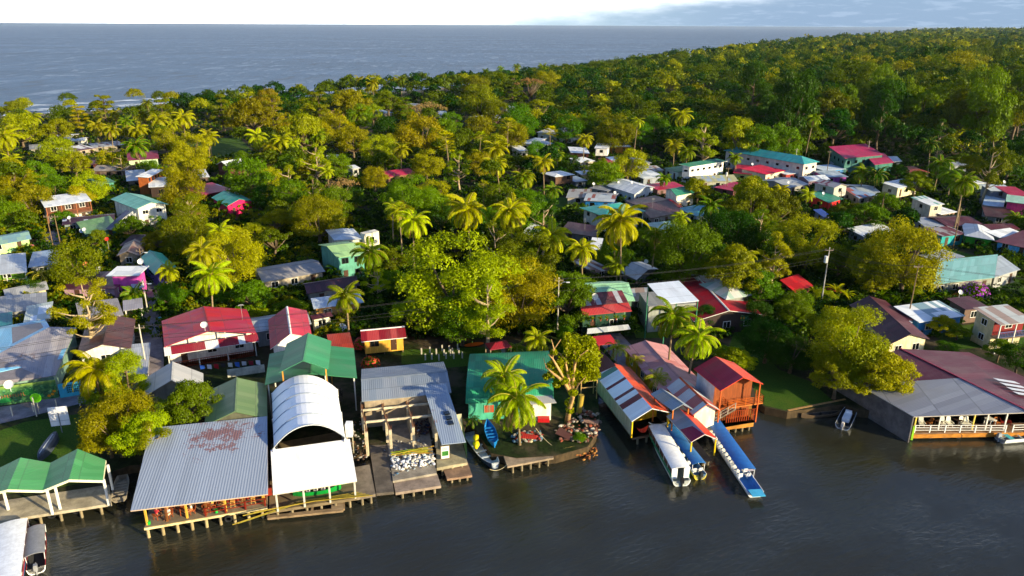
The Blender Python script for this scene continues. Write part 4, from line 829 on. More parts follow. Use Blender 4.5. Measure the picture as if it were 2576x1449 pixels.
boat('bright blue rowing boat pulled up on the grass by the slip', 'rowing boat', pw('T2', 1790, 665, 1), pw('T2', 1845, 830, 1), 1.35, '1470b4', '1c7cc4', '0f5a94', pb=1, ps=.9, hh=.42, benches=5, z=1.15, name='rowing_boat')
for i in range(2):
    p = P('T2', 1710, 775 + i * 45, .8); mb = MB()
    rng = random.Random(3 + i)
    mb.tube([(0, -.5, 0), (.05, -.2, .25), (0, .1, .3), (-.05, .4, .15), (0, .6, 0)], [.15, .34, .4, .3, .1], 8); o_ = mb.build('tarpaulin', plain('d8c000', .55, .3), None, p, True); tag(o_, ['crumpled yellow tarpaulin at the stern of the grey work boat', 'yellow sheet hanging lower in the grey work boat'][i], 'tarpaulin')
boat('long green tour canoe with white seats beside the white awning', 'canoe', pw('T2', 735, 1140, .9), pw('T2', 385, 1185, .9), 1.15, '0c8a34', '3a3a34', '48b060', pb=1, ps=1, hh=.5, z=1.05, name='canoe', mk='the green canoe')
CN = bpy.data.objects['canoe']
for k in range(3):
    mb = MB(); y = -.9 + .75 * k; mb.box(-.22, y - .2, .3, .22, y + .22, .36); mb.box(-.22, y + .16, .36, .22, y + .22, .8); mb.build('seat', plain('dcdcd8', .5, .1), CN)
boat('second green canoe mostly hidden under the white awning', 'canoe', pw('T2', 830, 1075, 1), pw('T2', 560, 1110, 1), 1.0, '1a8a3c', '3a3a34', '48b060', pb=1, ps=1, z=1.05, name='canoe')
boat('small dark boat nosed out below the corner of the white awning', 'rowing boat', pw('T2', 268, 1225, .5), pw('T2', 285, 1130, .5), 1.3, '20302c', '2c4038', 'c8c8c0', pb=1, z=.2, name='rowing_boat')
boat('dark wooden dugout canoe moored along the brick wall', 'dugout canoe', pw('T4', 730, 850), pw('T4', 995, 822), .85, '5a4a38', '2a241e', '8a7458', pb=1, ps=1, hh=.35, z=.05, benches=3, name='dugout_canoe')
b5 = boat('black and white speed boat moored under the waterside tree', 'speed boat', pw('T4', 1075, 790), pw('T4', 1010, 925), 1.75, 'd8dadc', '24282c', 'c8ccd0', pb=.6, hh=.5, motorcol='d8d0c8', name='speed_boat', mk='the speed boat')
m = MB(); m.box(-.42, -1.3, .1, .42, .7, .62); m.box(-.36, .3, .62, .36, .6, .95); m.build('console', plain('e4e6ea', .4, .1), b5)
b6 = boat('slender bright blue dugout boat beside the grey wall', 'dugout boat', pw('T4', 1250, 812), pw('T4', 1440, 955), .95, '6a6a5c', '147cc0', '8a8468', pb=1, ps=.3, hh=.38, z=.05, motorcol='c8303c', name='dugout_boat')
b7 = boat('white and turquoise open boat with seats cut by the right edge', 'open boat', pw('T4', 2420, 975), pw('T4', 2075, 1005), 1.9, 'e8ecec', '9aa4aa', 'f0f4f4', pb=.8, hh=.6, benches=4, motorcol='9aa0a8', name='open_boat')
m = MB(); m.box(-.8, -2.7, .5, .8, -2.1, .56); m.build('stern_deck', plain('48b0c0', .4, .15), b7)

# large hall with the painted wall
root = thing('hall', (0, 0, 0), 0, 'large hall with light blue and grey roof behind the painted wall', 'hall'); fd = lambda x, y, z: P('F', x, y, z)
g1 = [fd(-160, 992, 3.7), fd(139, 944, 3.7), fd(192, 824, 3.7), fd(125, 822, 4.7), fd(0, 888, 4.7), fd(-160, 968, 4.7)]; g2 = [fd(-160, 968, 4.7), fd(0, 888, 4.7), fd(125, 822, 4.7), fd(113, 803, 3.9), fd(0, 822, 3.9), fd(-160, 845, 3.9)]
uu = (g1[1] - g1[0]).normalized(); vv_ = Vector((-uu.y, uu.x, 0)); MARKS.append(('the painted hall', g1[4]))
for pl, m in ((g1, roofmat('8c8890', '9a969c', .4, .3, .5, .85, 30)), (g2, roofmat('6cb0d4', '78badc', .4, .04, .45, .85, 30))):
    tri = [[pl[0], pl[1], pl[4], pl[5]], [pl[1], pl[2], pl[3], pl[4]]] if pl is g1 else [[pl[0], pl[1], pl[4], pl[5]], [pl[1], pl[2], pl[3], pl[4]]]
    mb = MB(); mb.slab(tri, .1, uvs=[ruv_(p, pl[0], uu, vv_) for p in tri], mi2=1); mb.build('roof', [m, plain('7a7478', .6, .2)], root); maskpoly(pl)
st = [g1[0].lerp(g1[5], .38), g1[1].lerp(g1[2], .30), g1[1].lerp(g1[2], .52), g1[0].lerp(g1[5], .62)]; st = [p + Vector((0, 0, .45 if i in (0, 3) else .14)) for i, p in enumerate(st)]
quadslab('blue_sheets', st, .03, roofmat('6cb0d4', '78badc', .4, .04, .45, .85, 30), root); dish(root, *fd(28, 985, 3.9), az=-1.3, R=.8)
FOOT.append([p.xy for p in (g1[0], g1[1], g1[2], g2[3], g2[5])])
mb = MB()
for a, b in ((g1[0] + vv_ * .5, g1[1] + vv_ * .5 - uu * .3), (g1[1] + vv_ * .5 - uu * .3, g1[2] - uu * .3 - vv_ * .3)): mb.face([(a.x, a.y, 1), (b.x, b.y, 1), (b.x, b.y, 3.6), (a.x, a.y, 3.6)])
mb.build('wall', plain('7a9a8c', .75, .3), root)
def rope(a, b, label):
    a, b = Vector(a), Vector(b); mb = MB(); mb.tube([a.lerp(b, i / 8) - Vector((0, 0, 1.6 * (i / 8) * (1 - i / 8))) for i in range(9)], .03, 5); return tag(mb.build('mooring_rope', plain('c8b890', .8, .2), None), label, 'rope')
rope(P('T2', 1810, 985, .7), P('T3', 420, 1120, 1.0), 'mooring rope from the grey work boat to the concrete jetty'); rope(P('T3', 1560, 900, .9), P('T3', 1640, 820, 1.1), 'mooring rope at the bow of the white roofed tour boat'); rope(P('T3', 640, 840, 2.2), P('T3', 830, 1010, .9), 'slack rope running from the big palm to the bank log')
# --- green double gable shelter over the concrete quay (far left)
z5, z4 = 5.0, 4.0
Q = lambda u, v, z: P('T1', u, v, z)
r1b, r1f, vb, vf, r2b, r2f, eb, ef = Q(130, 700, z5), Q(45, 903, z5), Q(320, 733, z4), Q(270, 908, z4), Q(490, 645, z5), Q(435, 840, z5), Q(668, 716, z4), Q(650, 845, z4)
l_b, l_f = Q(-75, 800, z4), Q(-175, 960, z4)
root = thing('pavilion', (0, 0, 0), 0, 'open waterside pavilion with a green zigzag double gable roof', 'pavilion')
MARKS.append(('the green pavilion', vf)); GM = roofmat('4a9458', '529c60', .3, .08)
for nm, pl in (('roof', [[l_f, r1f, r1b, l_b], [r1f, vf, vb, r1b]]), ('roof', [[vf, r2f, r2b, vb], [r2f, ef, eb, r2b]])):
    mb = MB(); mb.slab(pl, .09, uvs=[[(0, 0), (0, 3), (5, 3), (5, 0)], [(0, 3), (0, 0), (5, 0), (5, 3)]], mi2=1); mb.build(nm, [GM, plain('e4e8c8', .6, .1)], root)
for a, b in ((l_f, r1f), (r1f, vf), (vf, r2f), (r2f, ef), (ef, eb)):
    mb = MB(); off = Vector((0, 0, -.14)); mb.beam(a + off, b + off, .07, .2); mb.build('fascia', plain('e8e4c0', .6, .1), root)
for (a, b, c) in ((288, 905, 1030), (650, 848, 965), (338, 875, 935), (676, 755, 875), (-60, 930, 1050), (5, 880, 960)):
    top = Q(a, b, 3.95); mb = MB(); mb.box(-.09, -.09, 0, .09, .09, 2.95); mb.build('post', plain('ece8dc', .6, .12), root, (top.x, top.y + .15, 1.05))
FOOT.append([l_f.xy, ef.xy, eb.xy, l_b.xy]); maskpoly([l_f, ef, eb, l_b])
dock('concrete quay running along the lawn at the far left', [P('T1', -500, 1180, 1.1).xy, P('T1', 705, 990, 1.1).xy, P('T1', 690, 872, 1.1).xy, P('T1', -500, 1050, 1.1).xy], 1.1, .3, concrete('b4a890'), 'quay', nx=9, name='quay')
for k, u in enumerate((175, 330, 487)):
    p = P('T1', u, 1090 - 28 * k, .55); tyre((p.x, p.y - .15, .6), .2, 'black tyre fender hung on the concrete quay', 'tyres hung on the concrete quay')
# lane wall with garden post row and the painted wall in front of the hall
def wallthing(name, label, cat, a, b, z0, h_, t, m, parts=None, phrase=None):
    a, b = Vector((*a, 0)), Vector((*b, 0)); L = (b - a).length; ang = atan2((b - a).y, (b - a).x); root = thing(name, (a.x, a.y, z0), ang, label, cat)
    mb = MB(); mb.box(0, 0, 0, L, t, h_); mb.build('wall', m, root)
    if parts: parts(root, L)
    return root
def muralmat(T):
    tc = T.n('ShaderNodeTexCoord'); p = tc.outputs['Object']; vo = T.n('ShaderNodeTexVoronoi'); T.link(T.vmul(p, (1.2, 1, 2.2)), vo.inputs['Vector']); vo.inputs['Scale'].default_value = 1.4
    n = T.noise(p, 1.6, 5, .65, 1.5); c = T.mix(T.ramp(n, .4, .6), (.012, .075, .035), (.07, .20, .05)); c = T.mix(T.ramp(vo.outputs['Distance'], .1, .45), (.10, .28, .12), c)
    sp = T.n('ShaderNodeSeparateXYZ'); T.link(p, sp.inputs[0]); c = T.mix(T.ramp(sp.outputs[2], 1.9, 2.6), c, (.20, .30, .05)); out(T, pbsdf(T, c, .75))
MURAL = mat('mural', muralmat)
a, b = P('T1', -230, 405, 1).xy, P('T1', 372, 322, 1).xy
def mural_parts(root, L):
    yy = -.012; X0 = L - 10.3
    def leafy(cx, cz, r, col, n, nm='painted_leaf'):
        mb = MB()
        for k in range(n):
            t = -1.3 + 2.6 * k / (n - 1); d = (sin(t), cos(t)); w = .09
            mb.face([(cx, yy, cz), (cx + d[0] * r * .6 - d[1] * w, yy, cz + d[1] * r * .6 + d[0] * w), (cx + d[0] * r, yy, cz + d[1] * r), (cx + d[0] * r * .6 + d[1] * w, yy, cz + d[1] * r * .6 - d[0] * w)])
        mb.build(nm, plain(col, .75, .2), root)
    leafy(L - 3.0, .9, 1.1, '1c7a30', 9); leafy(L - 5.8, .3, .9, '2a9a44', 9); leafy(L - 8.6, .3, .9, '248a3c', 9); leafy(L - 2.2, .4, .8, '36a050', 7)
    mb = MB(); c0 = (L - 7.2, 1.15)     # oval badge with pale ring
    mb.face([(c0[0] + 1.05 * cos(t), yy - .004, c0[1] + .72 * sin(t)) for t in [2 * pi * k / 24 for k in range(24)]]); mb.build('painted_ring', plain('b8c0bc', .75, .2), root)
    mb = MB(); mb.face([(c0[0] + .8 * cos(t), yy - .008, c0[1] + .5 * sin(t)) for t in [2 * pi * k / 24 for k in range(24)]]); mb.build('painted_badge', plain('241c1c', .75, .2), root)
    mb = MB()                                   # row of orange lettering, too worn to read
    rng = random.Random(2)
    for k in range(22):
        x = L - 9.8 + k * .29
        if abs(x + .1 - c0[0]) < .85: continue
        h_ = .34 + .1 * rng.random()
        mb.box(x, yy - .006, .95, x + .07, yy - .002, .95 + h_); mb.box(x + .09, yy - .006, .95 + .12 * (k % 3), x + .2, yy - .002, 1.02 + .12 * (k % 3))
    mb.build('painted_lettering', plain('c07040', .75, .25), root)
    mb = MB()
    for (x, z_) in ((L - 1.0, .45), (L - .6, .62), (L - .35, 1.0)):
        mb.face([(x + .17 * cos(t) * (1 + .3 * (k % 2)), yy - .004, z_ + .15 * sin(t) * (1 + .3 * (k % 2))) for k, t in enumerate([2 * pi * k / 12 for k in range(12)])])
    mb.build('painted_flowers', plain('e09010', .7, .1), root)
wallthing('mural_wall', 'low wall painted with jungle leaves, an oval badge and orange lettering', 'painted wall', a, b, 1, 2.5, .15, MURAL, mural_parts)
a, b = P('T1', 382, 325, 1).xy, P('T1', 610, 288, 1).xy
def blocks(root, L):
    mb = MB()
    for i in range(14):
        for j in range(4): mb.box(.9 + i * .22, -.015, .55 + j * .3, 1.06 + i * .22, .0, .75 + j * .3)
    mb.build('block_openings', plain('1f4a48', .8, .2), root)
wallthing('garden_wall', 'turquoise garden wall with a grid of pierced blocks', 'garden wall', a, b, 1, 1.9, .15, plain('3ca8c4', .7, .15), blocks)
# billboard back, round green sign, posts on the lawn
p = P('T1', 395, 540, 1); root = thing('billboard', (p.x, p.y, 1), .25, 'white square billboard panel standing on the left lawn', 'billboard')
mb = MB(); mb.box(-1.0, -.04, .9, 1.0, .04, 3.3); mb.build('panel', plain('e8e8ea', .5, .08), root)
mb = MB(); mb.beam((0, -.1, 0), (0, -.1, 2.6), .08); mb.build('post', plain('8a8c90', .5), root)
mb = MB(); mb.box(-1.02, -.06, 1.5, 1.02, -.045, 1.54); mb.box(-1.02, -.06, 2.4, 1.02, -.045, 2.44); mb.build('seam', plain('9a9ca0', .5), root); MARKS.append(('the billboard', p))
p = P('T1', 250, 425, 1); root = thing('round_sign', (p.x, p.y, 1), .2, 'round lime green sign on a thin post', 'sign')
mb = MB(); mb.tube([(0, 0, 2.2), (0, -.06, 2.2)], .62, 20); o = mb.build('disc', plain('6cc810', .5, .12), root); mb = MB(); mb.tube([(0, 0, 0), (0, 0, 2.4)], .04, 6); mb.build('post', plain('b0b0a8', .5), root)
for k, (u, v, h_) in enumerate(((80, 440, 1.3), (232, 440, 2.6), (213, 412, 1.2), (362, 395, 1.3), (506, 372, 1.2))):
    p = P('T1', u, v, 1); mb = MB(); mb.tube([(0, 0, 0), (0, 0, h_)], .07, 7); tag(mb.build('bollard', plain('c8c0b0', .7, .15), None, p), ['tall thin white pole beside the round green sign', 'short white post along the lane beside the left lawn'][0 if k == 1 else 1], 'post', None if k == 1 else 'white posts along the lane')

# --- grey roofed restaurant over the water
fl, fr, br, bl = P('F', 328, 1285, 4.3), P('F', 674, 1243, 4.3), P('F', 672, 1047, 5.2), P('F', 352, 1085, 5.2)
root = thing('restaurant', (0, 0, 0), 0, 'big waterside restaurant under one wide corrugated grey roof', 'restaurant'); MARKS.append(('the grey roofed restaurant', (fl + br) / 2))
bl = fl + (br - fr)
def greymat(T):
    uv = T.n('ShaderNodeUVMap'); sp = T.n('ShaderNodeSeparateXYZ'); T.link(uv.outputs[0], sp.inputs[0])
    fu = T.math('FLOOR', T.math('DIVIDE', sp.outputs[0], .9)); wn = T.n('ShaderNodeTexWhiteNoise', noise_dimensions='1D'); T.link(fu, wn.inputs['W'])
    n = T.noise(T.vmul(uv.outputs[0], (.25, .1, 1)), 1., 5, .6); f = T.noise(T.vmul(uv.outputs[0], (3, .5, 1)), 1., 5, .7)
    k = T.math('ADD', .74, T.math('ADD', T.math('MULTIPLY', wn.outputs[0], .13), T.math('ADD', T.math('MULTIPLY', n, .2), T.math('MULTIPLY', f, .12))))
    vv = T.n('ShaderNodeCombineColor'); [T.link(k, vv.inputs[i]) for i in range(3)]; col = T.mix(1., (.30, .345, .42), vv.outputs[0], 'MULTIPLY')
    st = T.noise(uv.outputs[0], 1.9, 6, .75); col = T.mix(T.math('MULTIPLY', T.ramp(st, .66, .70), .6), col, (.05, .05, .07))
    dx = T.math('SUBTRACT', sp.outputs[0], 6.4); dy = T.math('SUBTRACT', sp.outputs[1], 10.4)      # fallen leaves under the tree
    rr = T.math('SQRT', T.math('ADD', T.math('MULTIPLY', T.math('MULTIPLY', dx, dx), .75), T.math('MULTIPLY', dy, dy)))
    lf = T.noise(uv.outputs[0], 3.6, 6, .8); q = T.math('SUBTRACT', T.math('ADD', T.math('ADD', T.math('MULTIPLY', lf, 1.7), T.math('MULTIPLY', T.noise(uv.outputs[0], .7, 3), 1.5)), -.87), T.math('MULTIPLY', rr, .13))
    col = T.mix(T.math('MULTIPLY', T.ramp(q, .44, .58), .8), col, (.20, .060, .035))
    rs = T.noise(T.vmul(uv.outputs[0], (1.6, .18, 1)), 1., 6, .75); col = T.mix(T.math('MULTIPLY', T.ramp(rs, .60, .72), .4), col, (.16, .10, .075)); sc = T.noise(uv.outputs[0], 7., 3, .8); col = T.mix(T.math('MULTIPLY', T.ramp(T.math('ADD', T.math('MULTIPLY', sc, .7), T.math('MULTIPLY', n, .3)), .60, .64), .7), col, (.15, .055, .035))
    wv = T.math('SINE', T.math('MULTIPLY', sp.outputs[0], 2 * pi / .26)); out(T, pbsdf(T, col, .45, T.bump(wv, .35, .03), 0, .4))
def ruv(pts, o_, u_, v_): return [((p - o_).dot(u_), (p - o_).dot(v_)) for p in pts]
u_ = (fr - fl).normalized(); v_ = (bl - fl).normalized(); pts = [fl, fr, br, bl]
mb = MB(); mb.slab([pts], .1, uvs=[ruv(pts, fl, u_, v_)], mi2=1); mb.build('roof', [mat('restaurant roof', greymat), plain('c0a890', .6, .1)], root)
maskpoly(pts); FOOT.append([p.xy for p in pts])
dk = [P('T1', 912, 1145, 1.2), P('T1', 1690, 1010, 1.2)]; back = (bl - fl); back.z = 0
dq = [dk[0], dk[1], dk[1] + back * .9, dk[0] + back * .9]
quadslab('deck', dq, .25, concrete('8a7c68'), root)
mb = MB(); mb.beam(dk[0] + Vector((0, -.05, -.1)), dk[1] + Vector((0, -.05, -.1)), .12, .22); mb.build('deck_edge', wood('d8c490'), root)
for i in range(9):
    p = dk[0].lerp(dk[1], (i + .15) / 8.6); mb = MB(); mb.tube([(p.x, p.y + .1, -1.2), (p.x, p.y + .1, 1.0)], .15, 8); mb.build('pile', concrete('a8956c'), root)
for i in range(7):
    for j in range(3):
        p = dk[0].lerp(dk[1], .02 + .95 * i / 6) + back * (.03 + .42 * j); mb = MB(); mb.box(-.08, -.08, 0, .08, .08, 3.0 + .38 * j); mb.build('post', plain(['d8a840', '7a4a24'][i % 2], .6, .2), root, (p.x, p.y, 1.2))
ub = (dk[1] - dk[0]).normalized(); nb = Vector((-ub.y, ub.x, 0)); O = dk[0]
L_ = lambda x, y, z=1.2: Vector((O.x + ub.x * x + nb.x * y, O.y + ub.y * x + nb.y * y, z))
wl_ = MB(); LD = (dk[1] - dk[0]).length
for a, b in ((L_(0, 9), L_(LD, 9)), (L_(LD - .1, .8), L_(LD - .1, 9)), (L_(.1, 5), L_(.1, 9))):
    wl_.face([a, b, (b.x, b.y, 4.3), (a.x, a.y, 4.3)])
wl_.build('wall', plain('8a3418', .7, .25), root)
def railing(name, root, pts, h_=.9, col='e8e8e4', step=2.4, bars=3, th=.06):
    mb = MB()
    for i in range(len(pts) - 1):
        a, b = Vector(pts[i]), Vector(pts[i + 1]); n = max(1, round((b - a).length / step))
        for k in range(bars): zz = Vector((0, 0, h_ * (k + 1) / bars)); mb.beam(a + zz, b + zz, th, th)
        for k in range(n + 1): p = a.lerp(b, k / n); mb.beam(p, p + Vector((0, 0, h_ + .04)), th * 2, th * 2)
    return mb.build(name, plain(col, .5, .1), root)
railing('railing', root, [L_(5.4, .15), L_(LD - .2, .15)], .85, '7c2418', 1.9, 2)
ang_d = atan2(ub.y, ub.x)
# bar counter, stools, tables
t_ = thing('bar_counter', L_(6.4, 1.6), ang_d, 'red bar counter along the restaurant deck edge', 'bar counter'); mb = MB(); mb.box(0, 0, 1.0, 5.2, .5, 1.06); mb.build('counter_top', wood('8a2c1a'), t_); mb = MB(); mb.box(.05, .2, 0, 5.15, .3, 1.0); mb.build('front_panel', wood('8a2414'), t_)
def stool(p, label, group):
    t = thing('bar_stool', p, ang_d, label, 'bar stool', group); m = wood('d8a050'); mb = MB(); mb.box(-.19, -.19, .68, .19, .19, .73); mb.build('seat', m, t)
    for sx_ in (-1, 1):
        for sy_ in (-1, 1): mb = MB(); mb.beam((sx_ * .15, sy_ * .15, .68), (sx_ * .2, sy_ * .2, 0), .045); mb.build('leg', m, t)
    mb = MB(); mb.beam((-.18, -.18, .3), (.18, -.18, .3), .035); mb.beam((-.18, .18, .3), (.18, .18, .3), .035); mb.build('stretcher', m, t); return t
for k in range(5): stool(L_(6.9 + k * .95, 1.0), 'wooden bar stool in front of the red bar counter', 'stools at the red bar counter')
def table(p, label, col='9a4a20', group=None, w=.8):
    t = thing('table', p, ang_d, label, 'table', group); mb = MB(); mb.box(-w / 2, -w / 2, .7, w / 2, w / 2, .75); mb.build('table_top', wood(col), t)
    for sx_ in (-1, 1):
        for sy_ in (-1, 1): mb = MB(); mb.box(sx_ * w * .42 - .03, sy_ * w * .42 - .03, 0, sx_ * w * .42 + .03, sy_ * w * .42 + .03, .7); mb.build('leg', wood(col), t)
    return t
def chair(p, rz, label, col='9a4a20', group=None, high=.85, cat='chair', white=False):
    t = thing('chair', p, rz, label, cat, group); m = plain(col, .5, .1) if white else wood(col); w = .24 if not white else .3
    mb = MB(); mb.box(-w, -w, .40, w, w, .45); mb.build('seat', m, t)
    mb = MB(); mb.slab([[(-w, -w, .45), (w, -w, .45), (w * .8, -w - .14, high + (.15 if white else 0)), (0, -w - .16, high + (.22 if white else .03)), (-w * .8, -w - .14, high + (.15 if white else 0))]], .04, dn=(0, -1, 0)); mb.build('backrest', m, t)
    for sx_ in (-1, 1):
        for sy_ in (-1, 1): mb = MB(); mb.beam((sx_ * w * .85, sy_ * w * .85, 0), (sx_ * w * .85, sy_ * w * .85, .41), .05); mb.build('leg', m, t)
    if white:
        for sx_ in (-1, 1): mb = MB(); mb.box(sx_ * w - .05, -w, .62, sx_ * w + .05, w + .05, .66); mb.build('armrest', m, t)
    return t
# people
SKIN = plain('a8714e', .6, .08)
def skinned(name, pts, edges, rad, m, parent, root=0, sub=1):
    me = bpy.data.meshes.new(name); me.from_pydata([tuple(p) for p in pts], edges, []); me.materials.append(m); o = bpy.data.objects.new(name, me); COL.objects.link(o)
    if parent: o.parent = parent
    sk = o.modifiers.new('Skin', 'SKIN'); sk.use_smooth_shade = True
    for i, v in enumerate(me.skin_vertices[0].data): v.radius = (rad[i], rad[i]); v.use_root = (i == root)
    if sub: s2 = o.modifiers.new('Sub', 'SUBSURF'); s2.levels = sub; s2.render_levels = sub
    return o
def person(p, rz, label, shirt, pants, pose='sit', hair='201410', scale=1.0):
    """front of the body faces -y; joints in metres"""
    t = thing('person', p, rz, label, 'person'); t.scale = (scale,) * 3
    if pose == 'sit': hip = Vector((0, 0, .52)); kn = lambda s: Vector((s * .13, -.42, .52)); an = lambda s: Vector((s * .13, -.45, .09)); toe = lambda s: Vector((s * .14, -.64, .04)); lean = .06
    elif pose == 'walk': hip = Vector((0, 0, .92)); kn = lambda s: Vector((s * .1, -.14 * s - .03, .5)); an = lambda s: Vector((s * .1, -.16 * s + .08, .1 + (.04 if s < 0 else 0))); toe = lambda s: an(s) + Vector((0, -.19, -.06)); lean = .04
    else: hip = Vector((0, 0, .92)); kn = lambda s: Vector((s * .1, -.02, .5)); an = lambda s: Vector((s * .11, 0, .09)); toe = lambda s: Vector((s * .13, -.2, .04)); lean = 0
    ch = hip + Vector((0, -lean, .38)); nk = hip + Vector((0, -lean * 1.1, .52)); hd = nk + Vector((0, -.03, .14)); tp = nk + Vector((0, -.02, .25))
    V = [hip, hip + Vector((0, -lean * .4, .2)), ch, nk, hd, tp]; R = [.15, .12, .155, .055, .088, .07]; E = [(0, 1), (1, 2), (2, 3), (3, 4), (4, 5)]
    def add(par, q, r): V.append(q); R.append(r); E.append((par, len(V) - 1)); return len(V) - 1
    nose = add(4, hd + Vector((0, -.095, -.01)), .018)
    for s in (-1, 1):
        add(4, hd + Vector((s * .088, 0, 0)), .018)      # ears
        h_ = add(0, hip + Vector((s * .1, 0, -.04)), .095); k = add(h_, kn(s), .062); a = add(k, an(s), .042); add(a, toe(s), .035)
        sh_ = add(2, ch + Vector((s * .19, 0, .06)), .058)
        if pose == 'sit': el, wr = ch + Vector((s * .24, -.1, -.2)), ch + Vector((s * .12, -.34, -.14))
        else: el, wr = ch + Vector((s * .25, .04 * s, -.22)), ch + Vector((s * .26, -.06 + .05 * s, -.46))
        e_ = add(sh_, el, .042); w_ = add(e_, wr, .028); d = (wr - el).normalized(); pm_ = add(w_, wr + d * .07, .032)
        side = Vector((1, 0, 0)) if abs(d.x) < .8 else Vector((0, 1, 0))
        for f_ in range(4): 
            b_ = wr + d * .1 + side * (f_ - 1.5) * .02; f1 = add(pm_, b_, .0095); add(f1, b_ + d * (.055 + .012 * (1 - abs(f_ - 1.6))) + Vector((0, 0, -.012)), .008)
        add(pm_, wr + d * .06 - side * s * .045 + Vector((0, -.02, 0)), .011)
    skinned('body', V, E, R, SKIN, t)
    m = plain(shirt, .8, .15)
    SV = [hip + Vector((0, 0, .02)), hip + Vector((0, -lean * .4, .2)), ch, nk - Vector((0, 0, .05))]; SR = [.165, .14, .17, .09]; SE = [(0, 1), (1, 2), (2, 3)]
    for s in (-1, 1): SV += [ch + Vector((s * .19, 0, .06)), ch + Vector((s * .225, -.04, -.08))]; SR += [.075, .066]; SE += [(2, len(SV) - 2), (len(SV) - 2, len(SV) - 1)]
    skinned('shirt', SV, SE, SR, m, t)
    PV = [hip + Vector((0, 0, .06)), hip]; PR = [.16, .165]; PE = [(0, 1)]
    for s in (-1, 1): PV += [hip + Vector((s * .1, 0, -.03)), (hip + Vector((s * .1, 0, -.04))).lerp(kn(s), .85)]; PR += [.105, .082]; PE += [(1, len(PV) - 2), (len(PV) - 2, len(PV) - 1)]
    skinned('shorts', PV, PE, PR, plain(pants, .8, .15), t)
    mb = MB(); n = 10; rings = []
    for j in range(5):
        f_ = pi / 2 * (1 - j / 4.0 * 1.15); rings.append([hd + Vector((.108 * cos(f_) * cos(2 * pi * i / n), .112 * cos(f_) * sin(2 * pi * i / n) + .018, .135 * sin(f_) + .015)) for i in range(n)])
    for j in range(4):
        for i in range(n):
            a, b = rings[j], rings[j + 1]; q = [a[i], a[(i + 1) % n], b[(i + 1) % n], b[i]]
            if j == 0: q = [a[i], b[(i + 1) % n], b[i]]
            if j == 3 and sum(v.y for v in q) / len(q) < hd.y - .03: continue
            mb.face(q)
    mb.build('hair', plain(hair, .7, .2), t, smooth=True)
    mb = MB()
    for s in (-1, 1): mb.box(s * .035 - .012, -.1 + hd.y, hd.z + .012, s * .035 + .012, -.086 + hd.y, hd.z + .026)
    mb.build('eyes', plain('181210', .3), t)
    mb = MB(); mb.box(-.028, hd.y - .094, hd.z - .055, .028, hd.y - .08, hd.z - .044); mb.build('mouth', plain('7a3028', .6), t)
    return t
pp = [(1.0, 1.1, 2.6, 'person in a red top seated at the left end of the restaurant deck', 'b02838', '30303a', '3a2418'), (2.1, .95, -.6, 'person in a white shirt with stretched bare legs at the deck corner', 'e8e4dc', 'c8c0a8', 'b08850'),
      (2.9, 1.7, 1.2, 'person in a brown top leaning on the second deck table', '8a4a24', '40302a', '201410'), (4.1, 1.0, -1.1, 'person in a cream shirt sitting sideways near the dark post', 'e0d8c4', '9a5a30', '6a4424'),
      (5.2, 1.9, 1.4, 'person in a maroon shirt at the third deck table', '8a2430', '2a2a30', '281810'), (6.0, 1.3, -1.3, 'person in a yellow top holding a drink at the third deck table', 'd8b040', '6a5a44', '7a5430')]
for x, y, rz, lb, a, b, c in pp:
    person(L_(x, y), ang_d + rz, lb, a, b, 'sit', c); chair(L_(x, y + .0) , ang_d + rz + pi, 'wooden deck chair occupied by the ' + lb.split(' at ')[0].split(' with ')[0].split(' leaning')[0].split(' sitting')[0].split(' seated')[0].split(' holding')[0])
for k, (x, y) in enumerate(((1.5, 1.7), (3.4, 1.2), (5.5, .9))): table(L_(x, y), ['small wooden table at the left corner of the deck', 'small wooden table in the middle of the seated guests', 'small wooden table beside the guest in the yellow top'][k], w=.7)
for k, (x, y) in enumerate(((.35, .45), (6.35, .45))):
    mb = MB(); mb.tube([(0, 0, 0), (0, 0, .35)], [.13, .17], 10); tag(mb.build('bucket', plain('18a83c', .5, .1), None, L_(x, y)), ['green bucket at the left corner of the deck', 'green bucket beside the red bar railing'][k], 'bucket')
p = L_(7.4, -.25, .75); tyre(p, ang_d, 'tyre fender hung below the red bar railing', None)
# lantern on the corner
# --- white barrel canopy, its awning and the boat shed floor
root = thing('boat_shed', (0, 0, 0), 0, 'boat shed with a dazzling white ribbed barrel vault roof', 'boat shed')
A_, B_, C_, D_ = P('T2', 245, 830, 4.9), P('T2', 762, 757, 4.9), P('T2', 702, 402, 4.9), P('T2', 232, 432, 4.9)
MARKS.append(('the white barrel vault', (A_ + C_) / 2)); wmat = plain('eef0f2', .45, .06, .5, .4); N = 14; rise = 2.1
bul = lambda f_, g: (A_.lerp(B_, f_)).lerp(D_.lerp(C_, f_), g) + Vector((0, 0, rise * (1 - abs(2 * f_ - 1) ** 2.1)))
for s in range(5):
    mb = MB(); polys = []
    for i in range(N): polys.append([bul(i / N, s / 5), bul((i + 1) / N, s / 5), bul((i + 1) / N, (s + .995) / 5), bul(i / N, (s + .995) / 5)])
    polys = [[Vector(q) + Vector((0, 0, .035 * (s % 2))) for q in p] for p in polys]; mb.slab(polys, .06); mb.build('vault_sheet', wmat, root, smooth=False)
    mb = MB(); mb.tube([bul(i / N, s / 5) + Vector((0, 0, .05)) for i in range(N + 1)], .055, 6); mb.build('rib', plain('8a94a0', .4), root)
maskpoly([A_, B_, C_, D_]); FOOT.append([A_.xy, B_.xy, C_.xy, D_.xy])
for f_, g in ((0, 0), (1, 0), (0, .5), (1, .5), (0, 1), (1, 1)):
    q = bul(f_, g); mb = MB(); mb.box(-.1, -.1, 0, .1, .1, 3.85); mb.build('post', plain('d8d8d8', .6, .2), root, (q.x, q.y, 1.0))
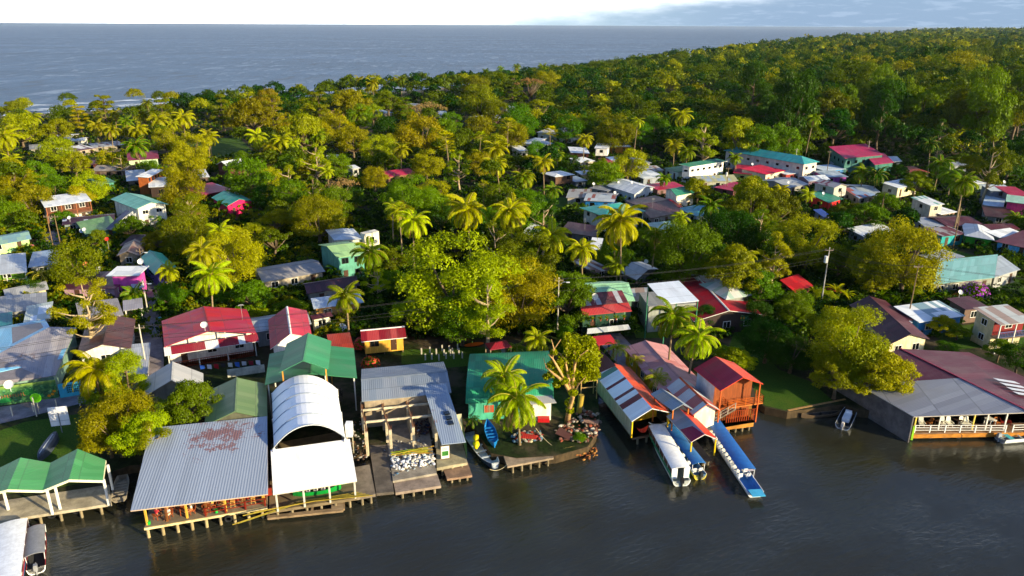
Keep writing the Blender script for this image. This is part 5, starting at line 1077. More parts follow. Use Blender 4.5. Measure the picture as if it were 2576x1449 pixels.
mb = MB(); 
for a, b in ((A_, D_), (B_, C_), (D_, C_)): mb.face([(a.x, a.y, 1), (b.x, b.y, 1), (b.x, b.y, 4.6), (a.x, a.y, 4.6)])
mb.build('wall', plain('3a2a20', .8, .3), root)
mb = MB(); mb.box(-.35, -.4, 0, .35, .4, 1.6); mb.box(-.3, -.42, .3, .3, -.4, .5)
tag(mb.build('water_tank', plain('e8eaea', .5, .1), None, P('T2', 795, 740, 3.2)), 'white water tank box on a stand beside the barrel vault', 'water tank')
mb = MB(); p = P('T2', 795, 740, 3.2); 
for sx_ in (-.3, .3): mb.beam((p.x + sx_, p.y, 1), (p.x + sx_, p.y, 3.19), .1)
tag(mb.build('tank_stand', wood('b0a890'), None), 'wooden stand carrying the white water tank', 'stand')
aw = [P('T2', 240, 1165, 3.3), P('T2', 847, 1066, 3.3), P('T2', 795, 765, 4.5), P('T2', 222, 845, 4.5)]
root = thing('awning', (0, 0, 0), 0, 'large plain white awning sloping to the water in front of the barrel vault', 'awning'); MARKS.append(('the white awning', (aw[0] + aw[2]) / 2))
mb = MB(); mb.slab([aw], .06, uvs=[[(0, 0), (10, 0), (10, 6), (0, 6)]]); mb.build('canvas', roofmat('f2f2f4', 'ececf0', .3, 0, .5, .9, 30, .3), root); maskpoly(aw); FOOT.append([p.xy for p in aw])
for f_ in (.03, .35, .66, .97):
    for g in (.05, .95):
        q = aw[0].lerp(aw[1], f_).lerp(aw[3].lerp(aw[2], f_), g); mb = MB(); mb.box(-.07, -.07, 0, .07, .07, q.z - 1.06 - .05); mb.build('post', plain('d8d4c8', .6), root, (q.x, q.y, 1.06))
mb = MB(); mb.beam(aw[0] - Vector((0, 0, .1)), aw[1] - Vector((0, 0, .1)), .06, .1); mb.build('front_beam', plain('c0b8a8', .6), root)
dock('concrete floor under the white awning reaching to the water', [P('T2', 210, 1290, 1.06).xy, P('T2', 850, 1190, 1.06).xy, P('T2', 780, 700, 1.06).xy, P('T2', 225, 800, 1.06).xy], 1.06, .3, concrete('7a6a50'), nx=6, phrase=None)
dock('concrete pad right of the white awning', [P('T2', 850, 1190, 1.04).xy, P('T2', 982, 1165, 1.04).xy, P('T2', 938, 950, 1.04).xy, P('T2', 800, 975, 1.04).xy], 1.04, .3, concrete('8a7c6a'), nx=2)
dock('concrete boat ramp running down between the ruined walls', [P('T2', 990, 1192, .45).xy, P('T2', 1117, 1180, .45).xy, P('T2', 1050, 665, 1.03).xy, P('T2', 915, 665, 1.03).xy], .98, .3, concrete('6e6458'), 'ramp', nx=2, piles=False, name='ramp')
dock('concrete landing with a white stripe below the rubble', [P('T2', 1127, 1155, .8).xy, P('T2', 1457, 1103, .8).xy, P('T2', 1430, 1020, .8).xy, P('T2', 1112, 1078, .8).xy], .8, .3, concrete('9a8878'), 'landing', nx=4, name='landing')
dock('concrete floor of the ruined building', [P('T2', 1108, 1070, 1.05).xy, P('T2', 1425, 1012, 1.05).xy, P('T2', 1345, 560, 1.05).xy, P('T2', 1040, 600, 1.05).xy], 1.05, .3, concrete('9a9080'), 'floor', nx=3, name='floor_slab')
dock('floor of the narrow blue roofed kiosk beside the ruin', [P('T2', 1425, 975, 1.12).xy, P('T2', 1648, 935, 1.12).xy, P('T2', 1590, 720, 1.12).xy, P('T2', 1420, 740, 1.12).xy], 1.12, .35, concrete('b0a484'), 'floor', nx=3, name='floor_slab')
dock('low concrete step in front of the kiosk', [P('T2', 1500, 1055, .6).xy, P('T2', 1682, 1028, .6).xy, P('T2', 1650, 935, .6).xy, P('T2', 1465, 965, .6).xy], .6, .25, concrete('9a7c64'), 'landing', nx=3, name='landing')
# floating frame of beams
root = thing('floating_frame', (0, 0, 0), 0, 'half sunk wooden mooring frame with three open wells', 'mooring frame'); fa, fb, fc, fd_ = P('T2', 202, 1335, .35), P('T2', 748, 1278, .35), P('T2', 748, 1200, .35), P('T2', 215, 1262, .35)
mb = MB(); 
for k in range(4):
    f_ = (0, .3, .58, .86)[k]; mb.beam(fa.lerp(fb, f_), fd_.lerp(fc, f_), .22, .2)
mb.beam(fb, fc, .3, .2); mb.beam(fa, fb, .5, .22); mb.beam(fd_, fc, .35, .2); mb.build('frame', wood('8a7458'), root)
quadslab('end_deck', [fa.lerp(fb, .84), fb, fc, fd_.lerp(fc, .84)], .1, wood('9a8468'), root).location.z = .12
for k in range(5):
    mb = MB(); r_ = random.Random(k); a = P('T2', -60 + 40 * k, 1345 - 12 * k, 1.25 + .05 * k); b = P('T2', 860 + 25 * k, 1150 + 6 * k, 1.3 + .05 * k); m_ = a.lerp(b, .5); m_.z += .1; m_.y += .3
    if k < 2: a.z = .6
    mb.tube([a, m_, b], [.05, .055, .045], 6); tag(mb.build('bamboo_pole', plain(['a08828', '8a8024'][k % 2], .6, .3), None), 'long yellow bamboo pole lying across the boat shed floor', 'bamboo pole', 'bamboo poles on the boat shed floor')
house('steep grey tin gable roof behind the leafy tree by the restaurant', 'the steep grey gable', 'T1', (905, 318), (1287, 288), (1284, 168), 3.6, 1.9, 'g', ('a8a8a8', 'b4b2b0', .3, .06), '7a7468', nowin='fs', oh=.3)
house('olive green gable roof between the restaurant and the big red house', 'the olive green gable', 'T1', (1290, 500), (1690, 452), (1684, 236), 3.8, 1.3, 'g', ('5e7a48', '6a8450', .3, .15), '5a5a48', nowin='fs', oh=.3)
a, b = P('T1', 1440, 195, 1).xy, P('T1', 1675, 160, 1).xy; wallthing('garden_wall', 'low pale wall below the laundry balcony of the big red house', 'garden wall', a, b, 1, 1.1, .15, concrete('c8c8b8'))
for k in range(9):
    p = P('T1', 1262 + 44 * k, 118 - 4 * k, 2.6); mb = MB(); mb.slab([[(0, 0, 0), (.62, 0, 0), (.6, .02, -.55 - .1 * (k % 3)), (.02, .02, -.6)]], .02, dn=(0, 1, 0)); tag(mb.build('laundry', plain(['1c4aa8', 'e4e4e8', 'b01c28', '2a2a30', 'e8e0d0', '3a6ac0', 'c8c8cc', '8a2030', 'e8e8ec'][k], .8, .1), None, p), ['blue', 'white', 'red', 'black', 'cream', 'light blue', 'grey', 'dark red', 'bright white'][k] + ' piece of laundry hanging on the balcony of the big red house', 'laundry', 'laundry on the balcony')
# --- two tier green roof building
house('green building with a raised gable above its broad lower roof', 'the two tier green roof', 'T2', (180, 372), (848, 322), (825, 107), 4.6, 1.0, 'g', ('2b7c4e', '308254', .3, .03, .4, .85, 30), '4a3a30', cat='building', open=1, post='e0dcd0', oh=.5)
house('upper gable of the green building raised on timber posts', 'the raised green gable', 'T2', (285, 282), (640, 258), (662, 55), 6.6, 1.3, 'g', ('2f8456', '34895a', .3, .03, .4, .85, 30), None, cat='roof', open=1, post='c88830', name='gable_roof')
# --- ruined building
house('long grey corrugated roof behind the roofless concrete frame', 'the grey ruin roof', 'T2', (882, 492), (1532, 428), (1475, 205), 3.7, .7, 'x', ('7c8794', '8a929c', .3, .14), '9a8a74', cat='building', nowin='fs', oh=.3)
root = thing('ruin', (0, 0, 0), 0, 'roofless concrete frame of columns and beams with bare steel rods', 'ruin'); MARKS.append(('the concrete ruin', P('T2', 1150, 700, 3)))
CM = concrete('d8c8a8'); tops = {}
rows = [(497, [880, 1035, 1190, 1345]), (552, [885, 1035, 1215, 1380]), (640, [905, 1060, 1240, 1400])]
grid = [[P('T2', u, v - (u - 880) * .1, 4.0) for u in us] for v, us in rows]
grid.append([P('T2', 915, 715, 4.0), P('T2', 1088, 700, 4.0), P('T2', 1255, 680, 4.0), P('T2', 1418, 660, 4.0)])
for j, row in enumerate(grid):
    for i, q in enumerate(row):
        mb = MB(); mb.box(-.13, -.13, 0, .13, .13, 2.95); mb.build('column', CM, root, (q.x, q.y, 1.05))
        mb = MB(); [mb.tube([(a, b, 0), (a * 1.5, b * 1.4, .6)], .015, 4) for a in (-.08, .08) for b in (-.08, .08)]; mb.build('steel_rods', plain('6a3a20', .8), root, (q.x, q.y, 4.0))
    if j < 3:
        for i in range(3): mb = MB(); o_ = Vector((0, 0, -.12)); mb.beam(row[i] + o_, row[i + 1] + o_, .16, .24); mb.build('beam', CM, root)
    if j < 3:
        for i in range(4): mb = MB(); o_ = Vector((0, 0, -.13)); mb.beam(grid[j][i] + o_, grid[j + 1][i] + o_, .15, .25); mb.build('beam', concrete('8a6a4c'), root)
mb = MB()
for i in (1, 2, 3):
    a, b = grid[0][i], grid[2][i]; mb.face([(a.x, a.y, 1.05), (b.x, b.y, 1.05), (b.x, b.y, 3.2), (a.x, a.y, 3.2)])
mb.build('side_wall', concrete('b0a48c'), root)
quadslab('roof', [P('T2', 1460, 805, 3.9), P('T2', 1636, 787, 3.9), P('T2', 1490, 362, 5.0), P('T2', 1326, 378, 5.0)], .08, roofmat('8c9aae', '96a4b4', .3, .04, .4, .85, 30), tag(thing('kiosk', (0, 0, 0)), 'narrow kiosk with a long blue grey shed roof and skylight', 'kiosk'))
kr = bpy.data.objects['kiosk']; MARKS.append(('the kiosk', P('T2', 1480, 600, 4))); FOOT.append([P('T2', *q, 4).xy for q in ((870, 500), (1530, 430), (1640, 790), (1400, 1010), (1100, 1060), (900, 900))])
maskpoly([P('T2', 1460, 805, 3.9), P('T2', 1636, 787, 3.9), P('T2', 1490, 362, 5.0), P('T2', 1326, 378, 5.0)])
maskpoly([P('T2', *q, 1) for q in ((890, 600), (1400, 560), (1480, 900), (1640, 800), (1640, 940), (1120, 1060), (930, 900))])
for k in range(3): q = P('T2', 1498 + 14 * k, 582 + 35 * k, 4.42 - .1 * k); mb = MB(); mb.box(-.3, -.35, 0, .3, .35, .16); o_ = mb.build('skylight', GLASS, kr, q); o_.rotation_euler = (0, 0, .3)
mb = MB(); ks = [P('T2', 1440, 780, 1), P('T2', 1435, 640, 1), P('T2', 1400, 520, 1)]
for a, b in zip(ks, ks[1:]): mb.face([(a.x, a.y, 1.1), (b.x, b.y, 1.1), (b.x, b.y, 3.7), (a.x, a.y, 3.7)])
a, b = P('T2', 1455, 835, 1.1), P('T2', 1600, 810, 1.1); mb.face([(a.x, a.y + 2.2, 1.1), (b.x, b.y + 2.2, 1.1), (b.x, b.y + 2.2, 3.9), (a.x, a.y + 2.2, 3.9)])
mb.build('wall', plain('b8b494', .75, .2), kr)
a, b = P('T2', 1645, 915, 1.1), P('T2', 1610, 760, 1.1); mb = MB(); mb.face([(a.x, a.y, 1.1), (b.x, b.y, 1.1), (b.x, b.y, 3.8), (a.x, a.y, 3.0)]); mb.build('side_panel', plain('3a7a3a', .7, .2), kr)
q = P('T2', 1488, 915, 1.12); root = thing('notice_board', q, .25, 'notice board with a white poster and green photo at the kiosk', 'notice board')
mb = MB(); mb.box(-.5, -.03, .1, .5, .03, 1.75); mb.build('frame', wood('8a7a60'), root); mb = MB(); mb.box(-.42, -.04, .2, .42, -.035, 1.68); mb.build('poster', plain('e4e8e8', .5, .05), root)
mb = MB(); mb.box(-.36, -.047, .5, .36, -.042, 1.1); mb.build('poster_photo', plain('3a7a30', .5, .5, 6), root); mb = MB(); [mb.box(-.36, -.047, 1.2 + .09 * i, .3 - .1 * (i % 2), -.042, 1.24 + .09 * i) for i in range(4)]; mb.build('poster_text', plain('3a4a44', .5), root)
def heap(name, label, cat, pts, n, size, cols, z=1.05, flat=.4, seed=1, kind='stuff'):
    """jumble of broken pieces and bags inside an outline"""
    rng = random.Random(seed); mb = MB(); xs = [p[0] for p in pts]; ys = [p[1] for p in pts]; k = 0
    while k < n:
        x, y = rng.uniform(min(xs), max(xs)), rng.uniform(min(ys), max(ys))
        if not inpoly(x, y, pts): continue
        s = size * rng.uniform(.4, 1.3); zz = z + rng.random() * size * flat; M3 = Matrix.Rotation(rng.uniform(0, 6.3), 3, 'Z') @ Matrix.Rotation(rng.uniform(-.6, .6), 3, 'X')
        c = Vector((x, y, zz)); nn = 6; ring = []
        for j, (h_, r_) in enumerate(((-.3, .6), (0.05, 1), (.35, .55))):
            ring.append([c + M3 @ Vector((cos(i * 2 * pi / nn) * s * r_ * rng.uniform(.7, 1.1), sin(i * 2 * pi / nn) * s * r_ * rng.uniform(.45, .8), h_ * s)) for i in range(nn)])
        mi = rng.randrange(len(cols)); mb.face(ring[2], mi=mi)
        for j in range(2):
            for i in range(nn): mb.face([ring[j][i], ring[j][(i + 1) % nn], ring[j + 1][(i + 1) % nn], ring[j + 1][i]], mi=mi)
        k += 1
    o_ = mb.build(name, [plain(c, .75, .3) for c in cols]); return tag(o_, label, cat, None, kind)
Z2 = lambda l, t='T2', z=1.05: [P(t, *q, z).xy for q in l]
heap('rubble', 'heap of white sacks and rubble on the ruin floor', 'rubble', Z2([(1090, 960), (1130, 1000), (1410, 950), (1400, 880), (1200, 890), (1110, 900)]), 190, .26, ['f0ece8', 'e4e4ea', 'b8c8d4', 'd8ccb8'], flat=1.6, seed=4)
heap('debris', 'scattered broken blocks across the ruin floor', 'debris', Z2([(1040, 830), (1100, 1040), (1420, 960), (1400, 760), (1080, 790)]), 150, .17, ['9aa4a8', '8a8274', 'b8b4a8', '6a5a48', '4a6a84'], seed=5)
heap('debris', 'junk and twisted metal in the right bay of the ruin', 'debris', Z2([(1260, 620), (1270, 760), (1400, 740), (1370, 600)]), 90, .25, ['3a3030', '5a3a30', '2a3a58', '4a4440'], flat=2, seed=6)
heap('debris', 'clutter between the barrel vault and the ruin', 'debris', Z2([(780, 700), (830, 930), (930, 910), (890, 560), (800, 640)]), 110, .2, ['8a5a3a', '9a9488', 'c8c4bc', '5a4434'], flat=1.2, seed=8)
heap('debris', 'stacked timber under the right side of the two tier green roof', 'debris', Z2([(650, 400), (650, 480), (740, 480), (740, 400)], z=2), 70, .3, ['4a3a30', '5a4a3c', '382c24'], z=1.2, flat=3, seed=9)
rng = random.Random(12)
for k in range(22):
    a = P('T2', rng.uniform(1090, 1180), rng.uniform(850, 885), 1.5 + .03 * k); b = P('T2', rng.uniform(1330, 1420), rng.uniform(815, 870), 1.6 + .035 * k)
    mb = MB(); mb.tube([a, a.lerp(b, .5) + Vector((0, 0, .08)), b], .035, 5); tag(mb.build('bamboo_pole', plain(['a8a020', '7a9a20', 'b88c28'][k % 3], .5, .2), None), 'green bamboo pole in the bundle on the ruin rubble', 'bamboo pole', 'bundle of bamboo on the ruin rubble')
# --- mint green warehouse with a curved green roof
house('mint green warehouse with a rounded dark green tin roof', 'the mint green warehouse', 'T3', (95, 646), (780, 612), (735, 262), 2.5, 1.7, 'b', ('258a62', '30966c', .3, .08, .4), '4aa88c', cat='warehouse', nodoor=1, nowin='s', oh=.3, pane='b8401c', ws=4.2, bars=1, frame='4aa88c')
house('small white annex with a rusty patched roof beside the big palm', 'the small white annex', 'T3', (600, 655), (800, 640), (740, 570), 2.6, .4, 's', ('a8a8a8', '7a4030', .4, .4), 'ece4d0', nodoor=1, nowin='fs')
dock('weathered concrete jetty with tyre fenders', [P('T3', 420, 1140, .9).xy, P('T3', 778, 1072, .9).xy, P('T3', 760, 948, .9).xy, P('T3', 372, 1008, .9).xy], .95, .22, concrete('a08c74'), 'jetty', nx=5, name='jetty')
for k in range(3): p = P('T3', 530 + 90 * k, 1115 - 14 * k, .5); tyre((p.x, p.y, .55), .2, 'worn tyre fender on the edge of the concrete jetty', 'tyres on the concrete jetty')
mb = MB(); a, b = P('T3', 775, 1028, .75), P('T3', 1050, 972, .75); mb.tube([a, a.lerp(b, .5), b], [.24, .26, .22], 8); tag(mb.build('log', wood('b09a50'), None), 'thick yellowish log lying along the bank right of the jetty', 'log')
heap('debris', 'heap of driftwood boards and red tin on the bank', 'debris', Z2([(460, 900), (470, 960), (700, 940), (680, 880), (540, 870)], 'T3'), 90, .3, ['b8a890', '8a2a20', 'd8c8a0', '8a8a80', '4a6a80'], flat=1, seed=15)
heap('debris', 'collapsed tin sheets and rubbish around the old tree', 'debris', Z2([(790, 860), (820, 950), (1000, 960), (1130, 900), (1150, 760), (1000, 700), (900, 800)], 'T3'), 170, .32, ['7a5040', '9a8a74', '6a6058', 'b8b0a0', '8a4028'], flat=1.2, seed=16)
heap('debris', 'tangle of reddish roots and branches in the shallow water', 'debris', Z2([(920, 1040), (990, 1100), (1120, 1060), (1110, 980), (1000, 1010)], 'T3', .1), 60, .22, ['a05828', '7a4420', 'b07a3c'], z=.1, flat=1, seed=17)
for k in range(3):
    pts = [[(790, 880), (900, 930), (910, 890), (830, 825)], [(1005, 790), (1125, 815), (1130, 785), (1020, 770)], [(520, 915), (640, 925), (650, 895), (540, 878)]][k]
    q = [P('T3', *p, 1.5 + .25 * (i // 2)) for i, p in enumerate(pts)]; tag(quadslab('tin_sheet', q, .04, roofmat(['7a4a3c', '8a6a58', 'a02820'][k], None, 0, .5)), ['rusty tin sheet propped on the bank near the old tree', 'curled brown sheet on the rubbish behind the old tree', 'red painted sheet on the driftwood heap'][k], 'tin sheet')
root = thing('wooden_frame', P('T3', 1000, 620, 1), .2, 'bare timber frame of a collapsed hut behind the old tree', 'hut frame')
mb = MB(); [mb.beam((x, y, 0), (x, y, 2.6), .1) for x in (-.2, 1.9) for y in (0, 1.4)]; [mb.beam(a, b, .09) for a, b in (((-.2, 0, 2.6), (1.9, 0, 2.6)), ((-.2, 1.4, 2.6), (1.9, 1.4, 2.6)), ((-.2, 0, 1.7), (1.9, 0, 1.7)), ((1.9, 0, 2.6), (1.9, 1.4, 2.6)), ((-.2, 0, 2.6), (-.2, 1.4, 2.6)))]; mb.build('frame', wood('c09a60'), root)
p = P('T3', 975, 720, 1); mb = MB(); mb.tube([(0, 0, 0), (.25, .1, 2.4)], .35, 12); tag(mb.build('steel_drum', plain('a08830', .6, .3), None, p), 'yellowish metal tank leaning behind the old tree', 'tank')
p = P('T3', 700, 790, 1.1); mb = MB(); mb.box(-.7, -.35, .1, .7, .35, .6); tag(mb.build('freezer_chest', plain('b8181c', .5, .15), None, p), 'red chest standing in front of the small white annex', 'chest')
# --- striped long house with hammock porch
house('long house over the creek with a roof of maroon and white stripes', 'the striped long house', 'T3', (1385, 787), (1690, 718), (1095, 420), 2.3, 1.1, 'g', ('f0f2f2', '6a1c24', .36, .04, .4, .55, 40, .7, '5a8a70'), 'b8b4a0', cat='house', bl=1, sk=1, nodoor=1, nowin='fs', oh=.25, board=1, front='d8a808', porch=3.0, post='e0b800', sidew=1, roof2=('c84a28', 'a84030', .3, .1))  # orange second slope has the low sun's warmth put into its colour
ms_ = [P('T3', *p_, GZ + 2.38 + dz_) for p_, dz_ in (((1098, 425), 0), ((1262, 352), 1.1), ((1160, 248), 1.1), ((1015, 330), 0))]; quadslab('maroon_sheets', ms_, .03, roofmat('5a2420', '64302a', .3, .3), tag(thing('roof_sheet', (0, 0, 0)), 'rusty maroon sheets on the landward end of the striped long roof', 'roof sheet'))
dock('dark wooden porch deck over the water under the hammocks', [P('T3', 1390, 920, .9).xy, P('T3', 1680, 868, .9).xy, P('T3', 1640, 780, .9).xy, P('T3', 1350, 830, .9).xy], .9, .2, wood('7a5a40'), 'deck', nx=4, name='porch_deck')
def hammock(a, b, col, label):
    mb = MB(); a, b = Vector(a), Vector(b); n = 12; s = (b - a).cross(Vector((0, 0, 1))).normalized(); P2 = []
    for i in range(n + 1):
        f_ = i / n; c = a.lerp(b, f_) - Vector((0, 0, .75 * 4 * f_ * (1 - f_))); w = .42 * sin(pi * f_) + .02; P2.append([c - s * w + Vector((0, 0, .16 * sin(pi * f_))), c - Vector((0, 0, .04)), c + s * w + Vector((0, 0, .16 * sin(pi * f_)))])
    for i in range(n):
        for j in range(2): mb.slab([[P2[i][j], P2[i + 1][j], P2[i + 1][j + 1], P2[i][j + 1]]], .012)
    return tag(mb.build('hammock', plain(col, .8, .15), None), label, 'hammock')
q = lambda u, v, z: P('T3', u, v, z)
hammock(q(1515, 790, 2.3), q(1672, 785, 2.3), 'e0dccc', 'white hammock slung between the yellow porch posts'); hammock(q(1425, 835, 2.1), q(1515, 815, 2.2), 'c83a24', 'red hammock at the back of the porch')
house('long low house with a faded pink roof and mustard wall', 'the faded pink roof', 'T3', (1610, 560), (1850, 545), (1322, 212), 2.4, .9, 'g', ('cc9090', 'b87474', .25, .2), 'c89010', bl=1, sk=1, width=6.2, nodoor=1, oh=.3)
house('house with orange trimmed hip roof of white and pink sheets', 'the orange trimmed roof', 'T3', (1860, 738), (2075, 705), (1600, 470), 2.9, 1.2, 'g', ('b8bcbc', 'a85a58', .35, .2), 'e4d8bc', bl=1, sk=1, depth=7, nodoor=1, nowin='fs', edge='c85020')
house('small cross gable with a grey and cream tin roof', 'the small cross gable', 'T3', (1700, 700), (1860, 690), (1530, 575), 3.6, .7, 'g', ('8c98a4', 'a09890', .3, .1), 'c0502c', bl=1, sk=1, cat='roof', open=1, name='gable_roof', post='c06a28')
# jetty gazebo between the boats
house('jetty shelter with a maroon, grey and scarlet gable roof', 'the jetty shelter', 'T3', (1845, 947), (2052, 925), (1655, 745), 2.1, .8, 'g', ('98a0a8', '8c949c', .3, .1), None, bl=1, sk=1, open=1, cat='shelter', name='shelter', post='e0b800', oh=.2, edge='d0ccc4', roof2=('c8301c', 'b82818', .2, .02))
sh_ = [P('T3', *p_, 3.16 + dz_) for p_, dz_ in (((1762, 850), 0), ((1856, 822), .75), ((1945, 885), .75), ((1847, 946), 0))]; quadslab('maroon_sheets', sh_, .03, roofmat('8c143c', '94183e', .2, .02), tag(thing('roof_sheet', (0, 0, 0)), 'maroon roof sheets on the river end of the jetty shelter', 'roof sheet'))
dock('wooden jetty reaching out between the tour boats', [P('T3', 1880, 1095, .7).xy, P('T3', 2005, 1085, .7).xy, P('T3', 1760, 790, .7).xy, P('T3', 1650, 800, .7).xy], .75, .2, wood('5a4c40'), 'jetty', nx=3, name='jetty')
# red tower house
house('two storey house over the water with a crimson gable roof and orange balcony', 'the orange balcony house', 'T4', (185, 662), (475, 615), (2, 512), 5.2, 1.3, 'g', ('a8123a', 'b41c40', .3, .02), 'b8bcc4', bl=1, sk=1, nowin='fs', oh=.35, cat='house', porch=1.4, post='b8541c', edge='d84020', front='8a4418', roof2=('c84020', 'b83818', .2, .02))  # second slope paints the crimson roof's sunlit side orange
hr = bpy.data.objects[[o.name for o in bpy.data.objects if o.get('label', '').startswith('two storey house over the water')][0]]
dock('orange edged concrete base of the balcony house', [P('T4', 215, 905, 1).xy, P('T4', 410, 880, 1).xy, P('T4', 395, 760, 1).xy, P('T4', 200, 790, 1).xy], 1.0, .5, concrete('c08030'), 'base', nx=4, name='concrete_footing')
fa, fb = P('T4', 230, 778, 3.3), P('T4', 473, 742, 3.3); bk = Vector((-.3, 1, 0)).normalized() * 1.5; root = thing('balcony', (0, 0, 0), 0, 'orange balcony deck with railing on the crimson roofed house', 'balcony')
quadslab('floor', [fa, fb, fb + bk, fa + bk], .15, wood('c06a28'), root); railing('railing', root, [fa + bk, fa, fb, fb + bk], .9, 'c05c18', 1.2, 4, .04)
a, b = P('T4', 222, 880, 1), P('T4', 418, 858, 1); railing('lower_railing', root, [a, b], 1.5, '9a3c14', .3, 2, .05)
mb = MB(); c = Vector((-.3, 1, 0)).normalized() * 1.4; mb.face([a + c, b + c, b + c + Vector((0, 0, 4.6)), a + c + Vector((0, 0, 4.6))]); mb.build('back_wall', wood('8a4a1c'), root)
for f_ in (.12, .5, .8): p = (a + c).lerp(b + c, f_); mb = MB(); mb.box(-.5, -.05, 2.6, .5, .0, 4.3); o_ = mb.build('shutter', plain(['e8b060', '38221a', 'c83010'][int(f_ * 3)], .6, .2), root, p); 
for k in range(5): p = P('T4', 250 + 34 * k, 884 - 3 * k, .6); tyre((p.x, p.y - .2, .65), .15, 'tyre fender on the concrete base of the balcony house', 'tyres on the balcony house base')
root = thing('staircase', (0, 0, 0), 0, 'outside wooden staircase climbing to the orange balcony', 'staircase'); a, b = P('T4', 55, 880, 1.2), P('T4', 255, 765, 3.3); sd = Vector((.3, -1, 0)).normalized() * .9
for k in range(12): p = a.lerp(b, (k + .5) / 12); mb = MB(); mb.beam(p, p + sd, .3, .05); mb.build('step', wood('8a7a68'), root)
mb = MB(); mb.beam(a, b, .06, .2); mb.beam(a + sd, b + sd, .06, .2); mb.build('stringer', wood('7a6a58'), root); railing('handrail', root, [a + sd, b + sd], .85, 'b0a490', 1, 2, .04)
# white house staircase far left
root = thing('staircase', (0, 0, 0), 0, 'long white outside staircase with railings on the teal gabled house', 'staircase'); a, b = P('S2', 850, 470, 1), P('S2', 1035, 330, 4); sd = Vector((.9, .3, 0)).normalized() * 1.2
for k in range(14): p = a.lerp(b, (k + .5) / 14); mb = MB(); mb.beam(p, p + sd, .32, .06); mb.build('step', plain('d8d4cc', .6), root)
mb = MB(); mb.beam(a, b, .08, .25); mb.beam(a + sd, b + sd, .08, .25); mb.build('stringer', plain('e8e4dc', .6), root)
for s_ in (Vector(), sd): railing('handrail', root, [a + s_, b + s_], 1.0, 'ecebe6', .9, 3, .05)
quadslab('stair_roof', [P('S2', 820, 430, 3.6), P('S2', 870, 440, 3.6), P('S2', 1010, 290, 6.4), P('S2', 975, 285, 6.4)], .08, roofmat('38405c', None, 0, .05), root)
# --- big waterside restaurant on the right
lf, rf = Vector((45.8, 74.4, 5.2)), Vector((57.3, 73.3, 6.6)); dv = Vector((-.335, .942, 0)); lb, rb_ = lf + dv * 13.2, rf + dv * 18.0
root = thing('restaurant', (0, 0, 0), 0, 'big restaurant at the right with a grey and maroon gable roof and white railing', 'restaurant'); MARKS.append(('the maroon and grey restaurant', lf.lerp(rb_, .5)))
lf = P('T4', 1500, 838, 3.55); ap = P('T4', 2290, 808, 4.9); lb2 = lf + dv * 12.5; mid = .62
m1 = lf + dv * 8.5; ra = ap + dv * 9.2; rb2 = ap + dv * 18.5; notch = P('T4', 2000, 788, 5.2)
u_ = (ap - lf); u_.z = 0; u_.normalize()
def sl(name, pts, m): mb = MB(); mb.slab([pts], .1, uvs=[ruv(pts, lf, dv, u_)], mi2=1); maskpoly(pts); return mb.build(name, [m, plain('c8beb0', .6, .1)], root)
FOOT.append([lf.xy, P('W', 70, 73, 0).xy, (rb2 + Vector((9, 2, 0))).xy, lb2.xy])
GRY = roofmat('888a92', '96989e', .35, .12, .42, .9, 4.5); MAR = roofmat('52182a', '5e2030', .3, .12, .4, .85, 5, .6)
# left slope: grey sheets at the front, maroon further back
sl('roof', [lf, ap, ra, m1], GRY); sl('roof', [m1, ra, rb2, lb2], MAR)
re_f = ap + Vector((11.0, 1.5, -1.4)); re_b = re_f + dv * 19
sl('roof', [ap, re_f, re_b, rb2], MAR)
mb = MB(); mb.beam(ap + Vector((0, 0, .06)), rb2 + Vector((0, 0, .06)), .3, .06); mb.build('ridge_cap', plain('8a1c3c', .5), root)
for k in range(4):
    p = P('T4', 2070 + 45 * k, 600 + 31 * k, 4.55); q = [p, p + u_ * 2.6 + Vector((0, 0, -.33)), p + u_ * 2.6 + dv * .75 + Vector((0, 0, -.33)), p + dv * .75]; mb = MB(); mb.slab([[v + Vector((0, 0, .18)) for v in q]], .03); mb.build('translucent_sheet', plain('c8ccd4', .4, .1), root)
rd = [P('T4', 1485, 950, 1.0), P('T4', 2560, 930, 1.0)]; bk = dv * 9
quadslab('deck', [rd[0], rd[1], rd[1] + bk, rd[0] + bk], .15, concrete('8a6a50'), root)
mb = MB(); mb.beam(rd[0] + Vector((0, .1, -.45)), rd[1] + Vector((0, .1, -.45)), .2, .5); mb.build('deck_edge', wood('b87828'), root)
mb = MB(); a = Vector((lf.x, lf.y + .2, 0)); b = a + dv * 13; mb.slab([[Vector((a.x, a.y, -.5)), Vector((b.x, b.y, -.5)), Vector((b.x, b.y, 3.45)), Vector((a.x, a.y, 3.45))]], .15, dn=(1, 0, 0)); mb.build('side_wall', concrete('6a6664'), root)
mb = MB(); a = rd[0] + bk * .8; b = rd[1] + bk * .8; mb.face([a, b, b + Vector((0, 0, 2.7)), a + Vector((0, 0, 2.7))]); mb.build('back_wall', plain('8a2c10', .7, .3), root)
mb = MB(); p = rd[0] + Vector((.1, .05, 0)); mb.box(-.12, -.1, -.9, .12, .1, .9); mb.build('corner_post', plain('88c020', .6, .2), root, p)
for k, u in enumerate((1500, 1665, 1895, 1985, 2112, 2300)):
    p = P('T4', u, 935 - (k * 1.5), 1.0) + Vector((0, .15, 0)); mb = MB(); mb.box(-.07, -.07, 0, .07, .07, 2.5 + .2 * (k in (2, 3, 5))); mb.build('post', plain('ecd060' if k in (0, 2) else 'ece8e0', .6, .1), root, p)
railing('railing', root, [P('T4', 1500, 945, 1.0), P('T4', 2115, 945, 1.0)], .95, 'f0f0ec', 1.9, 3, .055); railing('railing', root, [P('T4', 2165, 943, 1.0), P('T4', 2560, 930, 1.0)], .95, 'f0f0ec', 1.9, 3, .055)
